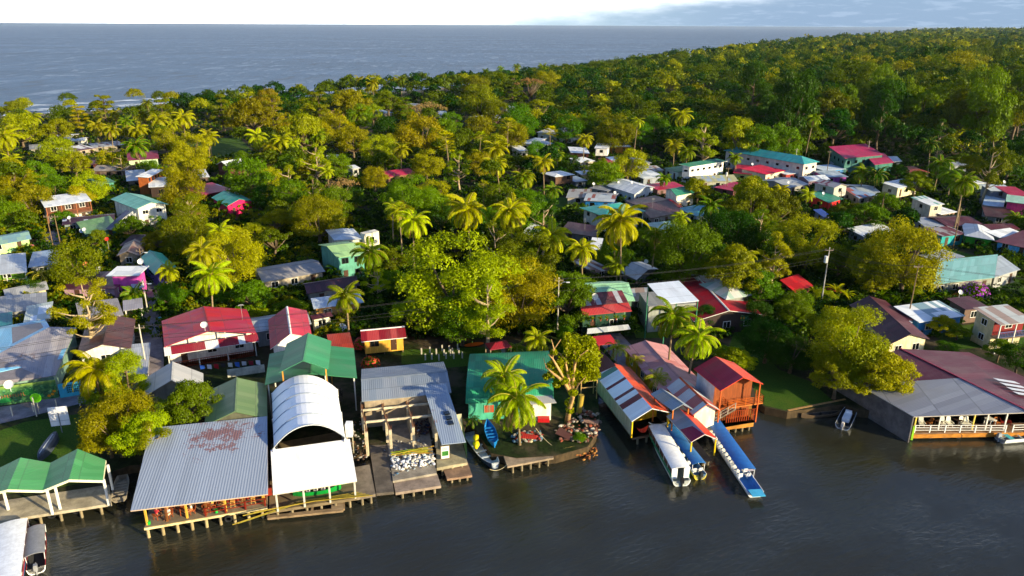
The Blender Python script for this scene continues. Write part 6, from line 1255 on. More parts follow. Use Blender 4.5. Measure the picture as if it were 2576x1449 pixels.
for k in range(4): p = P('T4', 1512 + 96 * k, 968, .4); tyre((p.x, p.y - .1, .45), 0, 'tyre fender below the white railing of the restaurant', 'tyres below the white railing')
for k, u in enumerate((1545, 1690, 1735, 1825, 1862)):
    chair(P('T4', u, 905, 1.0), pi + .1 * (k - 2), ['white plastic armchair alone at the left end of the railing', 'white plastic armchair left of the first pair behind the railing', 'white plastic armchair right of the first pair behind the railing', 'white plastic armchair left of the second pair behind the railing', 'white plastic armchair right of the second pair behind the railing'][k], 'ece8d8', None, .95, 'armchair', True)
for k, u in enumerate((1600, 2060, 2100, 2140)):
    chair(P('T4', u, 895, 1.0), 2 + k * 1.2, ['low wooden chair between the white armchairs', 'wooden chair beside the white cloth table', 'red wooden chair near the right end of the long railing', 'red wooden chair next to the railing gap'][k], ['b87030', 'b86a28', '9a2414', '982010'][k])
table(P('T4', 1790, 895, 1.0), 'dark square table between the pairs of white armchairs', '3a2418'); table(P('T4', 2010, 890, 1.0), 'table under a white cloth near the railing', 'e8e4dc', w=.95); table(P('T4', 1660, 905, 1.0), 'small dark table left of the white armchairs', '4a3020', w=.6)
# --- brick retaining wall, gazebo, canopy, garden things
a, b = P('T4', 640, 848, 0).xy, P('T4', 1030, 770, 0).xy
def brickmat(T):
    tc = T.n('ShaderNodeTexCoord'); br = T.n('ShaderNodeTexBrick'); mp = T.n('ShaderNodeCombineXYZ'); sp = T.n('ShaderNodeSeparateXYZ'); T.link(tc.outputs['Object'], sp.inputs[0]); T.link(sp.outputs[0], mp.inputs[0]); T.link(sp.outputs[2], mp.inputs[1]); T.link(mp.outputs[0], br.inputs[0])
    br.inputs['Scale'].default_value = 2.2; br.inputs['Color1'].default_value = (.42, .24, .08, 1); br.inputs['Color2'].default_value = (.30, .17, .07, 1); br.inputs['Mortar'].default_value = (.15, .11, .06, 1); out(T, pbsdf(T, br.outputs[0], .85))
wallthing('retaining_wall', 'low brick retaining wall at the foot of the shaded lawn', 'retaining wall', a, b, -.3, 1.35, .3, mat('brick', brickmat))
house('tiny garden gazebo with a dark red hip roof and a hanging sign', 'the tiny garden gazebo', 'T3', (285, 232), (455, 208), (370, 162), 2.6, .5, 'h', ('8a1c2c', '94283a', .3, .1), None, open=1, cat='gazebo', name='gazebo', post='8a7a60', oh=.15)
mb = MB(); p = P('T3', 388, 285, 1); mb.box(-.25, -.02, .3, .25, .02, 1.5); tag(mb.build('sign_board', plain('e4e4e8', .5, .1), None, p), 'upright white sign board below the tiny garden gazebo', 'sign')
house('flat white tin canopy held high on thin green posts', 'the white canopy', 'S4', (1440, 1015), (1700, 988), (1298, 866), 8.6, .2, 's', ('dfe6ec', 'e4eaf0', .3, .01), None, bl=1, sk=1, open=1, cat='canopy', name='canopy', post='2a6a50', oh=.2)
# lower awning and hanging plants of the store
q4 = lambda u, v, z=GZ: P('S4', u, v, z)
quadslab('awning', [q4(830, 1245, 3.2), q4(1170, 1208, 3.2), q4(1150, 1172, 3.7), q4(835, 1205, 3.7)], .06, roofmat('9a9ea4', 'b0b4b8', .4, .1), tag(thing('street_awning', (0, 0, 0)), 'grey tin awning over the street door of the dark green store', 'awning'))
def potted(p, label, s=.5):
    t = thing('potted_plant', p, 0, label, 'potted plant', 'potted plants on the store balcony'); mb = MB(); mb.tube([(0, 0, 0), (0, 0, .3)], [.12, .17], 8); mb.build('pot', plain('8a4a30', .7), t)
    rng = random.Random(int(p[0] * 50)); mb = MB()
    for k in range(26):
        a = rng.uniform(0, 6.3); e_ = rng.uniform(.3, 1.4); d = Vector((cos(a) * cos(e_), sin(a) * cos(e_), sin(e_))) * s * rng.uniform(.6, 1.1); w = Vector((-sin(a), cos(a), 0)) * .07; b0 = Vector((0, 0, .28)); mb.face([b0, b0 + d * .6 + w, b0 + d + Vector((0, 0, -.1)), b0 + d * .6 - w])
    mb.build('leaves', LEAF, t, col=(.16, .22, .02)); return t
for k, u in enumerate((872, 935, 985, 1055, 1118)): potted(q4(u, 1150 - 4 * k, 4.6), 'small lime green plant on the upstairs ledge of the dark green store', .75)
# three kiosks: people and odds and ends
person(P('S2', 1250, 1180, GZ), 2.9, 'person in a turquoise striped shirt walking along the narrow lane', '2a9ab8', '2a2c34', 'walk')
person(P('T3', 1207, 262, GZ), .4, 'person in a bright blue shirt standing on the blue terrace', '1c84c8', 'b8a888', 'stand')
# surfboard, satellite dish on the ground, stakes, motorbike odds
mb = MB(); mb.slab([[(1.5 * cos(t) , .42 * sin(t), .3) for t in [2 * pi * k / 20 for k in range(20)]]], .08); o_ = mb.build('kayak', plain('d85a10', .5, .12), None, P('T3', 160, 200, 1)); o_.rotation_euler = (.2, 0, .35); tag(o_, 'orange kayak hull lying in the shaded garden', 'kayak')
for k, (u, v) in enumerate([(1410, 1300), (1440, 1345), (1475, 1290), (1490, 1340), (1525, 1305), (1545, 1350), (1570, 1275), (1585, 1310), (1600, 1335), (1625, 1280), (1635, 1310), (1660, 1335), (1690, 1265), (1700, 1300), (1725, 1330), (1650, 1300)]):
    p = P('S3', u, v, 1); mb = MB(); mb.box(-.09, -.09, 0, .09, .09, .95); tag(mb.build('grave_post', concrete('d0c8b4'), None, p), 'short pale stake standing in the garden behind the green warehouse', 'stake', 'stakes in the garden behind the warehouse')
for k, (t, u, v, h_, R_, lb, c) in enumerate((('S3', 797, 1140, .6, 1.0, 'large white satellite dish standing on the grass beside the orange red roof', 'e4e8ec'), ('S2', 650, 520, 1.8, .75, 'white satellite dish beside the olive green roof', 'ececec'), ('S2', 262, 620, 1.0, .75, 'pink satellite dish in the garden left of the pruned tree', 'c06a74'), ('S2', 683, 790, 1.8, .7, 'orange satellite dish beside the olive round tree', 'e08050'), ('S2', 855, 640, 3.2, .6, 'red aerial on a tall pole beside the lane garden', 'c83020'))):
    p = P(t, u, v, GZ); root = thing('satellite_dish', p, 0, lb, 'satellite dish'); mb = MB(); mb.tube([(0, 0, 0), (0, 0, h_)], .04, 6); mb.build('mast', plain('909090', .5), root); dish(root, 0, 0, h_ - .6, az=-1.3, R=R_, col=c).name = 'reflector'
# utility poles and wires
def pole(t, u, v, h_, label, wood_=False, lamp=False, trans=False):
    p = P(t, u, v, GZ); root = thing('utility_pole', p, 0, label, 'utility pole'); mb = MB(); mb.tube([(0, 0, 0), (0, 0, h_)], [.12, .075], 8); mb.build('shaft', wood('7a6444') if wood_ else concrete('c8c0b0'), root)
    mb = MB(); mb.beam((-.7, 0, h_ - .5), (.7, 0, h_ - .5), .09); [mb.tube([(x, 0, h_ - .45), (x, 0, h_ - .2)], .05, 6) for x in (-.6, 0, .6)]; mb.build('crossarm', wood('8a7a68'), root)
    if lamp: mb = MB(); mb.tube([(0, 0, h_ - 1.2), (.7, -.3, h_ - .6), (1.3, -.5, h_ - .6)], .035, 5); mb.box(1.1, -.6, h_ - .66, 1.6, -.4, h_ - .54); mb.build('lamp_arm', plain('d8dcd8', .5), root)
    if trans: mb = MB(); mb.tube([(-.35, 0, h_ - 2.6), (-.35, 0, h_ - 1.5)], .27, 10); mb.build('transformer', plain('e0e0da', .5), root)
    return p + Vector((0, 0, h_ - .25))
pt = {}
pt['a'] = pole('F', 372, 945, 7.5, 'pale concrete utility pole beside the big red roofed house'); pt['b'] = pole('S4', 600, 1262, 9.5, 'white concrete utility pole behind the old pruned tree', lamp=True)
pt['c'] = pole('S5', 570, 1062, 11, 'concrete utility pole with a white transformer beside the scarlet hut', trans=True); pt['d'] = pole('S5', 1240, 1190, 10.5, 'dark wooden utility pole left of the white striped roof', True)
pt['e'] = pole('S5', 1600, 585, 9, 'tan wooden utility pole in front of the turquoise shop', True); pt['f'] = pole('S2', 417, 590, 7.5, 'left wooden utility pole of the pair beside the garden lane', True); pt['g'] = pole('S2', 477, 590, 7.5, 'right wooden utility pole of the pair beside the garden lane', True)
pt['h'] = pole('S2', 1130, 870, 7, 'dark utility pole between the magenta room and the purple house', True, True); pt['i'] = pole('S2', 1150, 1090, 6, 'utility pole with a lamp arm beside the narrow lane', False, True)
pt['j'] = pole('S7', 622, 548, 9, 'grey utility pole in front of the long teal roofed building'); pt['k'] = pole('S7', 897, 570, 9, 'dark utility pole beside the purple walled house', True); pt['l'] = pole('S7', 1232, 468, 9, 'thin utility pole in front of the raspberry roofed building')
pt['m'] = pole('S6', 2052, 780, 8, 'utility pole beside the crimson shed roof', True, False, True); pt['n'] = pole('S7', 990, 945, 8, 'wooden utility pole beside the bright blue shelter', True); pt['o'] = pole('S7', 1350, 945, 8, 'dark utility pole left of the beige two storey house', True)
def wire(a, b, label, off=0, n=14, sag=1.0, dz=0):
    a, b = Vector(a) + Vector((off, 0, dz)), Vector(b) + Vector((off, 0, dz)); mb = MB(); pts = [a.lerp(b, i / n) - Vector((0, 0, sag * 4 * (i / n) * (1 - i / n))) for i in range(n + 1)]; mb.tube(pts, .022, 4)
    return tag(mb.build('power_line', plain('2a2a2c', .6), None), label, 'power line', 'power lines along the waterfront')
lf0 = Vector((-110, 66, 8))
for a, b in ((lf0, pt['a']), (pt['a'], pt['b']), (pt['b'], pt['c']), (pt['c'], pt['d']), (pt['d'], Vector((110, 100, 10)))):
    for off, dz in ((-.6, 0), (.6, 0), (0, -1.4), (0, -1.9)): wire(a, b, 'thin overhead power line sagging between the waterfront poles', off, dz=dz, sag=.9)
# ------------------------------------------------------------------ trees
NR = np.random.default_rng(11)
def leafquads(c, nrm, size, rg, long=1.5):
    """one small four cornered leaf spray per point, tilted about its normal"""
    n = len(c); t = rg.normal(size=(n, 3)); t -= nrm * (t * nrm).sum(1)[:, None]; t /= np.linalg.norm(t, axis=1)[:, None] + 1e-9
    b = np.cross(nrm, t); s = (size * rg.uniform(.6, 1.35, n))[:, None] if np.ndim(size) == 0 else (size * rg.uniform(.6, 1.35, n))[:, None]
    t = t * s * long * .5; b = b * s * .5; q = np.stack([c - t, c + b * .9 - t * .1, c + t, c - b * .9 - t * .1], 1)
    return q.reshape(-1, 3)
def blobs(kind, rg):
    """centres and radii of the clumps that make up a crown of radius 1; returns list and height of the crown base"""
    out_ = []
    if kind == 'round':
        for i in range(44):
            a = rg.uniform(0, 2 * pi); z = rg.uniform(-.85, 1); r = sqrt(max(0, 1 - z * z * .8)) * rg.uniform(.60, .88); out_.append((r * cos(a), r * sin(a), 1.12 + z * .72, rg.uniform(.20, .38)))
        Ht = 2.02
    elif kind == 'wide':
        for i in range(46):
            a = rg.uniform(0, 2 * pi); r = sqrt(rg.random()) * .92; out_.append((r * cos(a), r * sin(a), .80 + .62 * (1 - r * r) + rg.uniform(-.38, .10), rg.uniform(.17, .31)))
        Ht = 1.62
    elif kind == 'flat':        # umbrella crown on visible limbs
        for i in range(36):
            a = rg.uniform(0, 2 * pi); r = sqrt(rg.random()) * .95; out_.append((r * cos(a), r * sin(a), 1.45 + .26 * (1 - r * r) + rg.uniform(-.06, .06), rg.uniform(.13, .22)))
        Ht = 1.9
    elif kind == 'tall':
        for i in range(38):
            z = rg.uniform(0, 1); w = (sin(pi * min(1, .18 + z * .80))) ** .7; a = rg.uniform(0, 2 * pi); r = w * rg.uniform(.45, .8); out_.append((r * cos(a), r * sin(a), .85 + z * 2.1, rg.uniform(.24, .38)))
        Ht = 3.15
    elif kind == 'tier':        # beach almond: layered sprays
        for k in range(6):
            z = .7 + k * .30; w = 1.0 - .12 * k
            for i in range(9 - k):
                a = rg.uniform(0, 2 * pi); r = w * sqrt(rg.uniform(.15, 1)) * .9; out_.append((r * cos(a), r * sin(a), z + rg.uniform(-.05, .05), rg.uniform(.15, .25)))
        Ht = 2.45
    elif kind == 'sparse':
        for i in range(24):
            a = rg.uniform(0, 2 * pi); z = rg.uniform(-.8, 1); r = sqrt(max(0, 1 - z * z)) * rg.uniform(.35, .95); out_.append((r * cos(a), r * sin(a), 1.7 + z * .95, rg.uniform(.14, .26)))
        Ht = 2.75
    return out_, Ht
def crownmesh(kind, seed, nleaf, lsz, name='crown'):
    rg = np.random.default_rng(seed); bl, Ht = blobs(kind, rg); tot = sum(b[3] ** 2 for b in bl); C_ = []; N_ = []; fl_ = .55 if kind in ('flat', 'tier', 'wide') else .85
    for (x, y, z, r) in bl:
        n = max(8, int(nleaf * r * r / tot)); d = rg.normal(size=(n, 3)); d[:, 2] = np.abs(d[:, 2]) * .95 - .25; d /= np.linalg.norm(d, axis=1)[:, None]
        rad = r * (rg.uniform(.45, 1.0, n) ** .45) * (1 + .22 * np.sin(d[:, 0] * 7 + x * 9) * np.cos(d[:, 1] * 6 + y * 7)); p = d * rad[:, None]; p[:, 2] *= fl_; out_ = rg.random(n) < .10; p[out_] *= 1.3
        C_.append(p + np.array([x, y, z])); nn = d + rg.normal(size=(n, 3)) * .55 + np.array([0, 0, .25]); N_.append(nn / np.linalg.norm(nn, axis=1)[:, None])
    c = np.concatenate(C_); nr = np.concatenate(N_); co = leafquads(c, nr, lsz, rg); q = np.arange(len(co)).reshape(-1, 4)
    return npmesh(name, co, q, LEAF), bl, Ht
def trunkmesh(kind, bl, seed, m, limbs=12):
    rg = random.Random(seed); mb = MB(); zb = {'round': .55, 'wide': .55, 'flat': .7, 'tall': .7, 'tier': .6, 'sparse': .75}[kind]; top = Vector((rg.uniform(-.06, .06), rg.uniform(-.06, .06), zb))
    mb.tube([(0, 0, -.1), (rg.uniform(-.03, .03), rg.uniform(-.03, .03), zb * .5), top], [.085, .065, .055], 8)
    if kind in ('tall', 'tier', 'sparse'): t2 = Vector((0, 0, 2.2 if kind != 'tall' else 2.7)); mb.tube([top, (rg.uniform(-.05, .05), rg.uniform(-.05, .05), t2.z * .7), t2], [.055, .035, .01], 6)
    for b in rg.sample(bl, min(limbs, len(bl))):
        e_ = Vector(b[:3]); s = top if kind not in ('tall', 'tier', 'sparse') else Vector((0, 0, max(zb, e_.z - .35))); md = s.lerp(e_, .5) + Vector((0, 0, -.06)); mb.tube([s, md, e_], [.034, .022, .008], 5)
    me_o = mb.build('trunk', m); me = me_o.data; bpy.data.objects.remove(me_o); me.polygons.foreach_set('use_smooth', [True] * len(me.polygons)); return me
CR_ = {}
for kind, nv in (('round', 3), ('wide', 3), ('flat', 2), ('tall', 2), ('tier', 2), ('sparse', 3)):
    for v in range(nv):
        sd = 100 + v * 7 + len(kind); k = .5 if kind in ('flat', 'sparse') else 1
        for lod, (n, sz) in enumerate(((int(26000 * k), .030), (int(12000 * k), .044), (int(5000 * k), .064))):
            me, bl, Ht = crownmesh(kind, sd, n, sz); CR_[kind, v, lod] = (me, trunkmesh(kind, bl, sd, PALEBARK if kind == 'sparse' else BARK, 16 if kind != 'sparse' else 22), Ht)
COLS = {'lime': ((.215, .275, .004), 'lime green'), 'gold': ((.225, .235, .003), 'golden green'), 'ochre': ((.185, .185, .004), 'ochre tinted'), 'green': ((.075, .165, .006), 'fresh green'), 'mid': ((.092, .158, .006), 'mid green'),
        'olive': ((.098, .128, .006), 'olive green'), 'dark': ((.028, .072, .008), 'dark green'), 'tan': ((.24, .15, .07), 'tan leafless')}
SHP = {'round': 'round crowned', 'wide': 'broad crowned', 'flat': 'umbrella shaped', 'tall': 'tall', 'tier': 'layered', 'sparse': 'thin crowned'}
PLANTS = []     # (root, kind words, base point, top height, category, group)
def plant_tree(base, R, kind, v, ck, rz, hs=1.0, cat='tree', group=None, bare=False):
    d = base.y; px = R * F / max(d, 30) / 2.5
    lod = 0 if px > 26 else (1 if px > 11 else 2); nv = sum(1 for q in CR_ if q[0] == kind) // 3; me, tr, Ht = CR_[kind, v % nv, lod]
    root = thing('tree' if not bare else 'bare_tree', base, rz, None, cat, group); root.scale = (R, R, R * hs)
    if not bare: c = link('crown', me, root)
    else: c = link('crown', CR_['bare', 0, 0][0], root)
    col = COLS[ck][0]; j = random.Random(int(base.x * 31 + base.y * 17)); k = j.uniform(.88, 1.14); c.color = (col[0] * k * j.uniform(.9, 1.12), col[1] * k, col[2] * k, 1)
    link('trunk', tr, root); PLANTS.append((root, f"{COLS[ck][1]} {SHP[kind]} tree", base.copy(), R, Ht * R * hs, ck)); return root
me, bl, Ht = crownmesh('flat', 900, 700, .05); CR_['bare', 0, 0] = (me, None, Ht)
def TR(t, x, y, w, ck, kind, hs=1.0, v=None, bare=False):
    """tree by the top of its crown, the crown's centre line and width in the photograph"""
    Ht = CR_[kind, 0, 0][2]; z = 12.0; wp = w / TL[t][2] * .67083 * (1.12 if t not in ('T1', 'T3', 'F', 'T4') else 1)
    for _ in range(12):
        p = P(t, x, y, z); zc = proj(p)[2]; R = wp / 2 * zc / F; z = GZ + Ht * R * hs
    b = Vector((p.x, p.y, GZ)); sd = int(abs(x * 7 + y * 13 + w)); return plant_tree(b, R, kind, sd if v is None else v, ck, sd % 628 / 100, hs, bare=bare)
# palms
def frond(mb, L, az, el, droop, rg, nl=24, lw=.16, leaf=.85, mi=0):
    n = 9; pts = []; p = Vector((0, 0, 0)); e_ = el
    for i in range(n + 1):
        pts.append(p.copy()); p = p + Vector((cos(az) * cos(e_), sin(az) * cos(e_), sin(e_))) * L / n; e_ -= droop / n * (1 + .8 * i / n)
    mb.tube(pts, [.055 * (1 - i / (n + 1)) + .012 for i in range(n + 1)], 3, mi=1, cap=False)
    sd = Vector((-sin(az), cos(az), 0)); tw = rg.uniform(-.5, .5)
    for k in range(nl):
        f_ = .10 + .88 * k / (nl - 1); q = f_ * n; i = min(int(q), n - 1); c = pts[i].lerp(pts[i + 1], q - i); d = (pts[i + 1] - pts[i]).normalized(); ll = leaf * (sin(pi * (.16 + .80 * f_)) ** .6) * rg.uniform(.85, 1.1)
        for s in (-1, 1):
            o = (sd * s + d * .55 + Vector((0, 0, s * tw * .5 - .25))).normalized(); m_ = c + o * ll * .55; t = c + o * ll + Vector((0, 0, -.32 * ll)); w = d * lw * .5
            mb.face([c - w * .4, m_ - w, t, m_ + w], mi=mi)
PM = {}
def palmmesh(kind, seed):
    rg = random.Random(seed); mb = MB()
    if kind == 'coco':
        for k in range(23): f_ = k / 23; frond(mb, rg.uniform(4.0, 4.8), k * 2.39996 + rg.uniform(-.2, .2), 1.25 - 1.75 * f_ + rg.uniform(-.1, .1), rg.uniform(1.1, 1.6) + (.3 if f_ > .6 else 0), rg, 30, .23, 1.0)
        for k in range(3): frond(mb, 3.6, rg.uniform(0, 6.3), -.5 - .2 * k, 1.0, rg, 20, .16, .7, 3)
        for k in range(7): a = rg.uniform(0, 6.3); mb.tube([(cos(a) * .25, sin(a) * .25, -.1), (cos(a) * .3, sin(a) * .3, -.42)], .13, 6, mi=2)
    elif kind == 'fan':
        for k in range(22):
            a = k * 2.4; e_ = 1.2 - 1.6 * k / 22; d = Vector((cos(a) * cos(e_), sin(a) * cos(e_), sin(e_))); b = d * 1.5; s = Vector((-sin(a), cos(a), 0)); mb.tube([(0, 0, 0), b], .03, 3, mi=1)
            for j in range(9): t = -1.0 + 2 * j / 8; o = (d * cos(t) + s * sin(t)).normalized(); m_ = b + o * .8; mb.face([b, m_ + s.cross(o) * .0 + (s * cos(t) - d * sin(t)) * .13, b + o * 1.35 + Vector((0, 0, -.2)), m_ - (s * cos(t) - d * sin(t)) * .13])
    elif kind == 'areca':
        for k in range(12): f_ = k / 12; frond(mb, rg.uniform(1.9, 2.3), k * 2.4, 1.3 - 1.2 * f_, 1.7, rg, 16, .10, .5)
    elif kind == 'banana':
        for k in range(9):
            a = k * 2.4 + rg.uniform(-.2, .2); e_ = rg.uniform(.55, 1.35); L = rg.uniform(1.8, 2.5); n = 6; p = Vector((0, 0, 0)); s = Vector((-sin(a), cos(a), 0)); prev = None
            for i in range(n + 1):
                w = .30 * sin(pi * min(1, .12 + .86 * i / n)) ** .6; cur = (p - s * w + Vector((0, 0, .07)), p.copy(), p + s * w + Vector((0, 0, .07)))
                if prev: mb.face([prev[0], prev[1], cur[1], cur[0]]); mb.face([prev[1], prev[2], cur[2], cur[1]])
                prev = cur; p = p + Vector((cos(a) * cos(e_), sin(a) * cos(e_), sin(e_))) * L / n; e_ -= .28
    o = mb.build('crown', [LEAF, plain('a89a30', .6, .2), plain('8a7a20', .5, .3), plain('8a6a38', .8, .3)]); me = o.data; bpy.data.objects.remove(o); return me
for kd, nv in (('coco', 5), ('fan', 1), ('areca', 2), ('banana', 3)):
    for v in range(nv): PM[kd, v] = palmmesh(kd, 40 + v)
def palmtrunk(h, seed, r=.17):
    rg = random.Random(seed); a = rg.uniform(0, 6.3); k = h * rg.uniform(.03, .12); mb = MB(); n = 7; pts = [Vector((cos(a) * k * (i / n) ** 1.6, sin(a) * k * (i / n) ** 1.6, h * i / n)) for i in range(n + 1)]
    mb.tube(pts, [r * (1.35 if i == 0 else 1.0) * (1 - .35 * i / n) for i in range(n + 1)], 7); return mb.build('trunk', PALMBARK, smooth=True), pts[-1]
PWORD = {'coco': 'coconut palm', 'fan': 'fan palm', 'areca': 'small garden palm', 'banana': 'banana plant'}
def PL(t, x, y, w, ck, h=10, kind='coco'):
    top = P(t, x, y, GZ + h); R = w / TL[t][2] * .67083 / 2 * proj(top)[2] / F; full = {'coco': 3.3, 'fan': 2.4, 'areca': 1.15, 'banana': 1.8}[kind]; s = max(.6, min(1.6, R / full)); sd = int(abs(x * 3 + y * 5))
    tr, tip = palmtrunk(h, sd, {'coco': .17, 'fan': .16, 'areca': .07, 'banana': .12}[kind]); b = Vector((top.x - tip.x, top.y - tip.y, GZ))
    root = thing({'coco': 'coconut_palm', 'fan': 'fan_palm', 'areca': 'garden_palm', 'banana': 'banana_plant'}[kind], b, 0, None, 'palm' if kind != 'banana' else 'banana plant'); tr.parent = root
    nv = sum(1 for q in PM if q[0] == kind); c = link('crown', PM[kind, sd % nv], root, tip); c.scale = (s, s, s); c.rotation_euler = ((sd % 17 - 8) * .025, (sd % 23 - 11) * .02, sd % 628 / 100); col = COLS[ck][0]; j = random.Random(sd); k = j.uniform(1.05, 1.35); c.color = (col[0] * k, col[1] * k, col[2] * k, 1)
    PLANTS.append((root, f"{COLS[ck][1]} {PWORD[kind]}", b, s * full, h + 1, ck)); return root
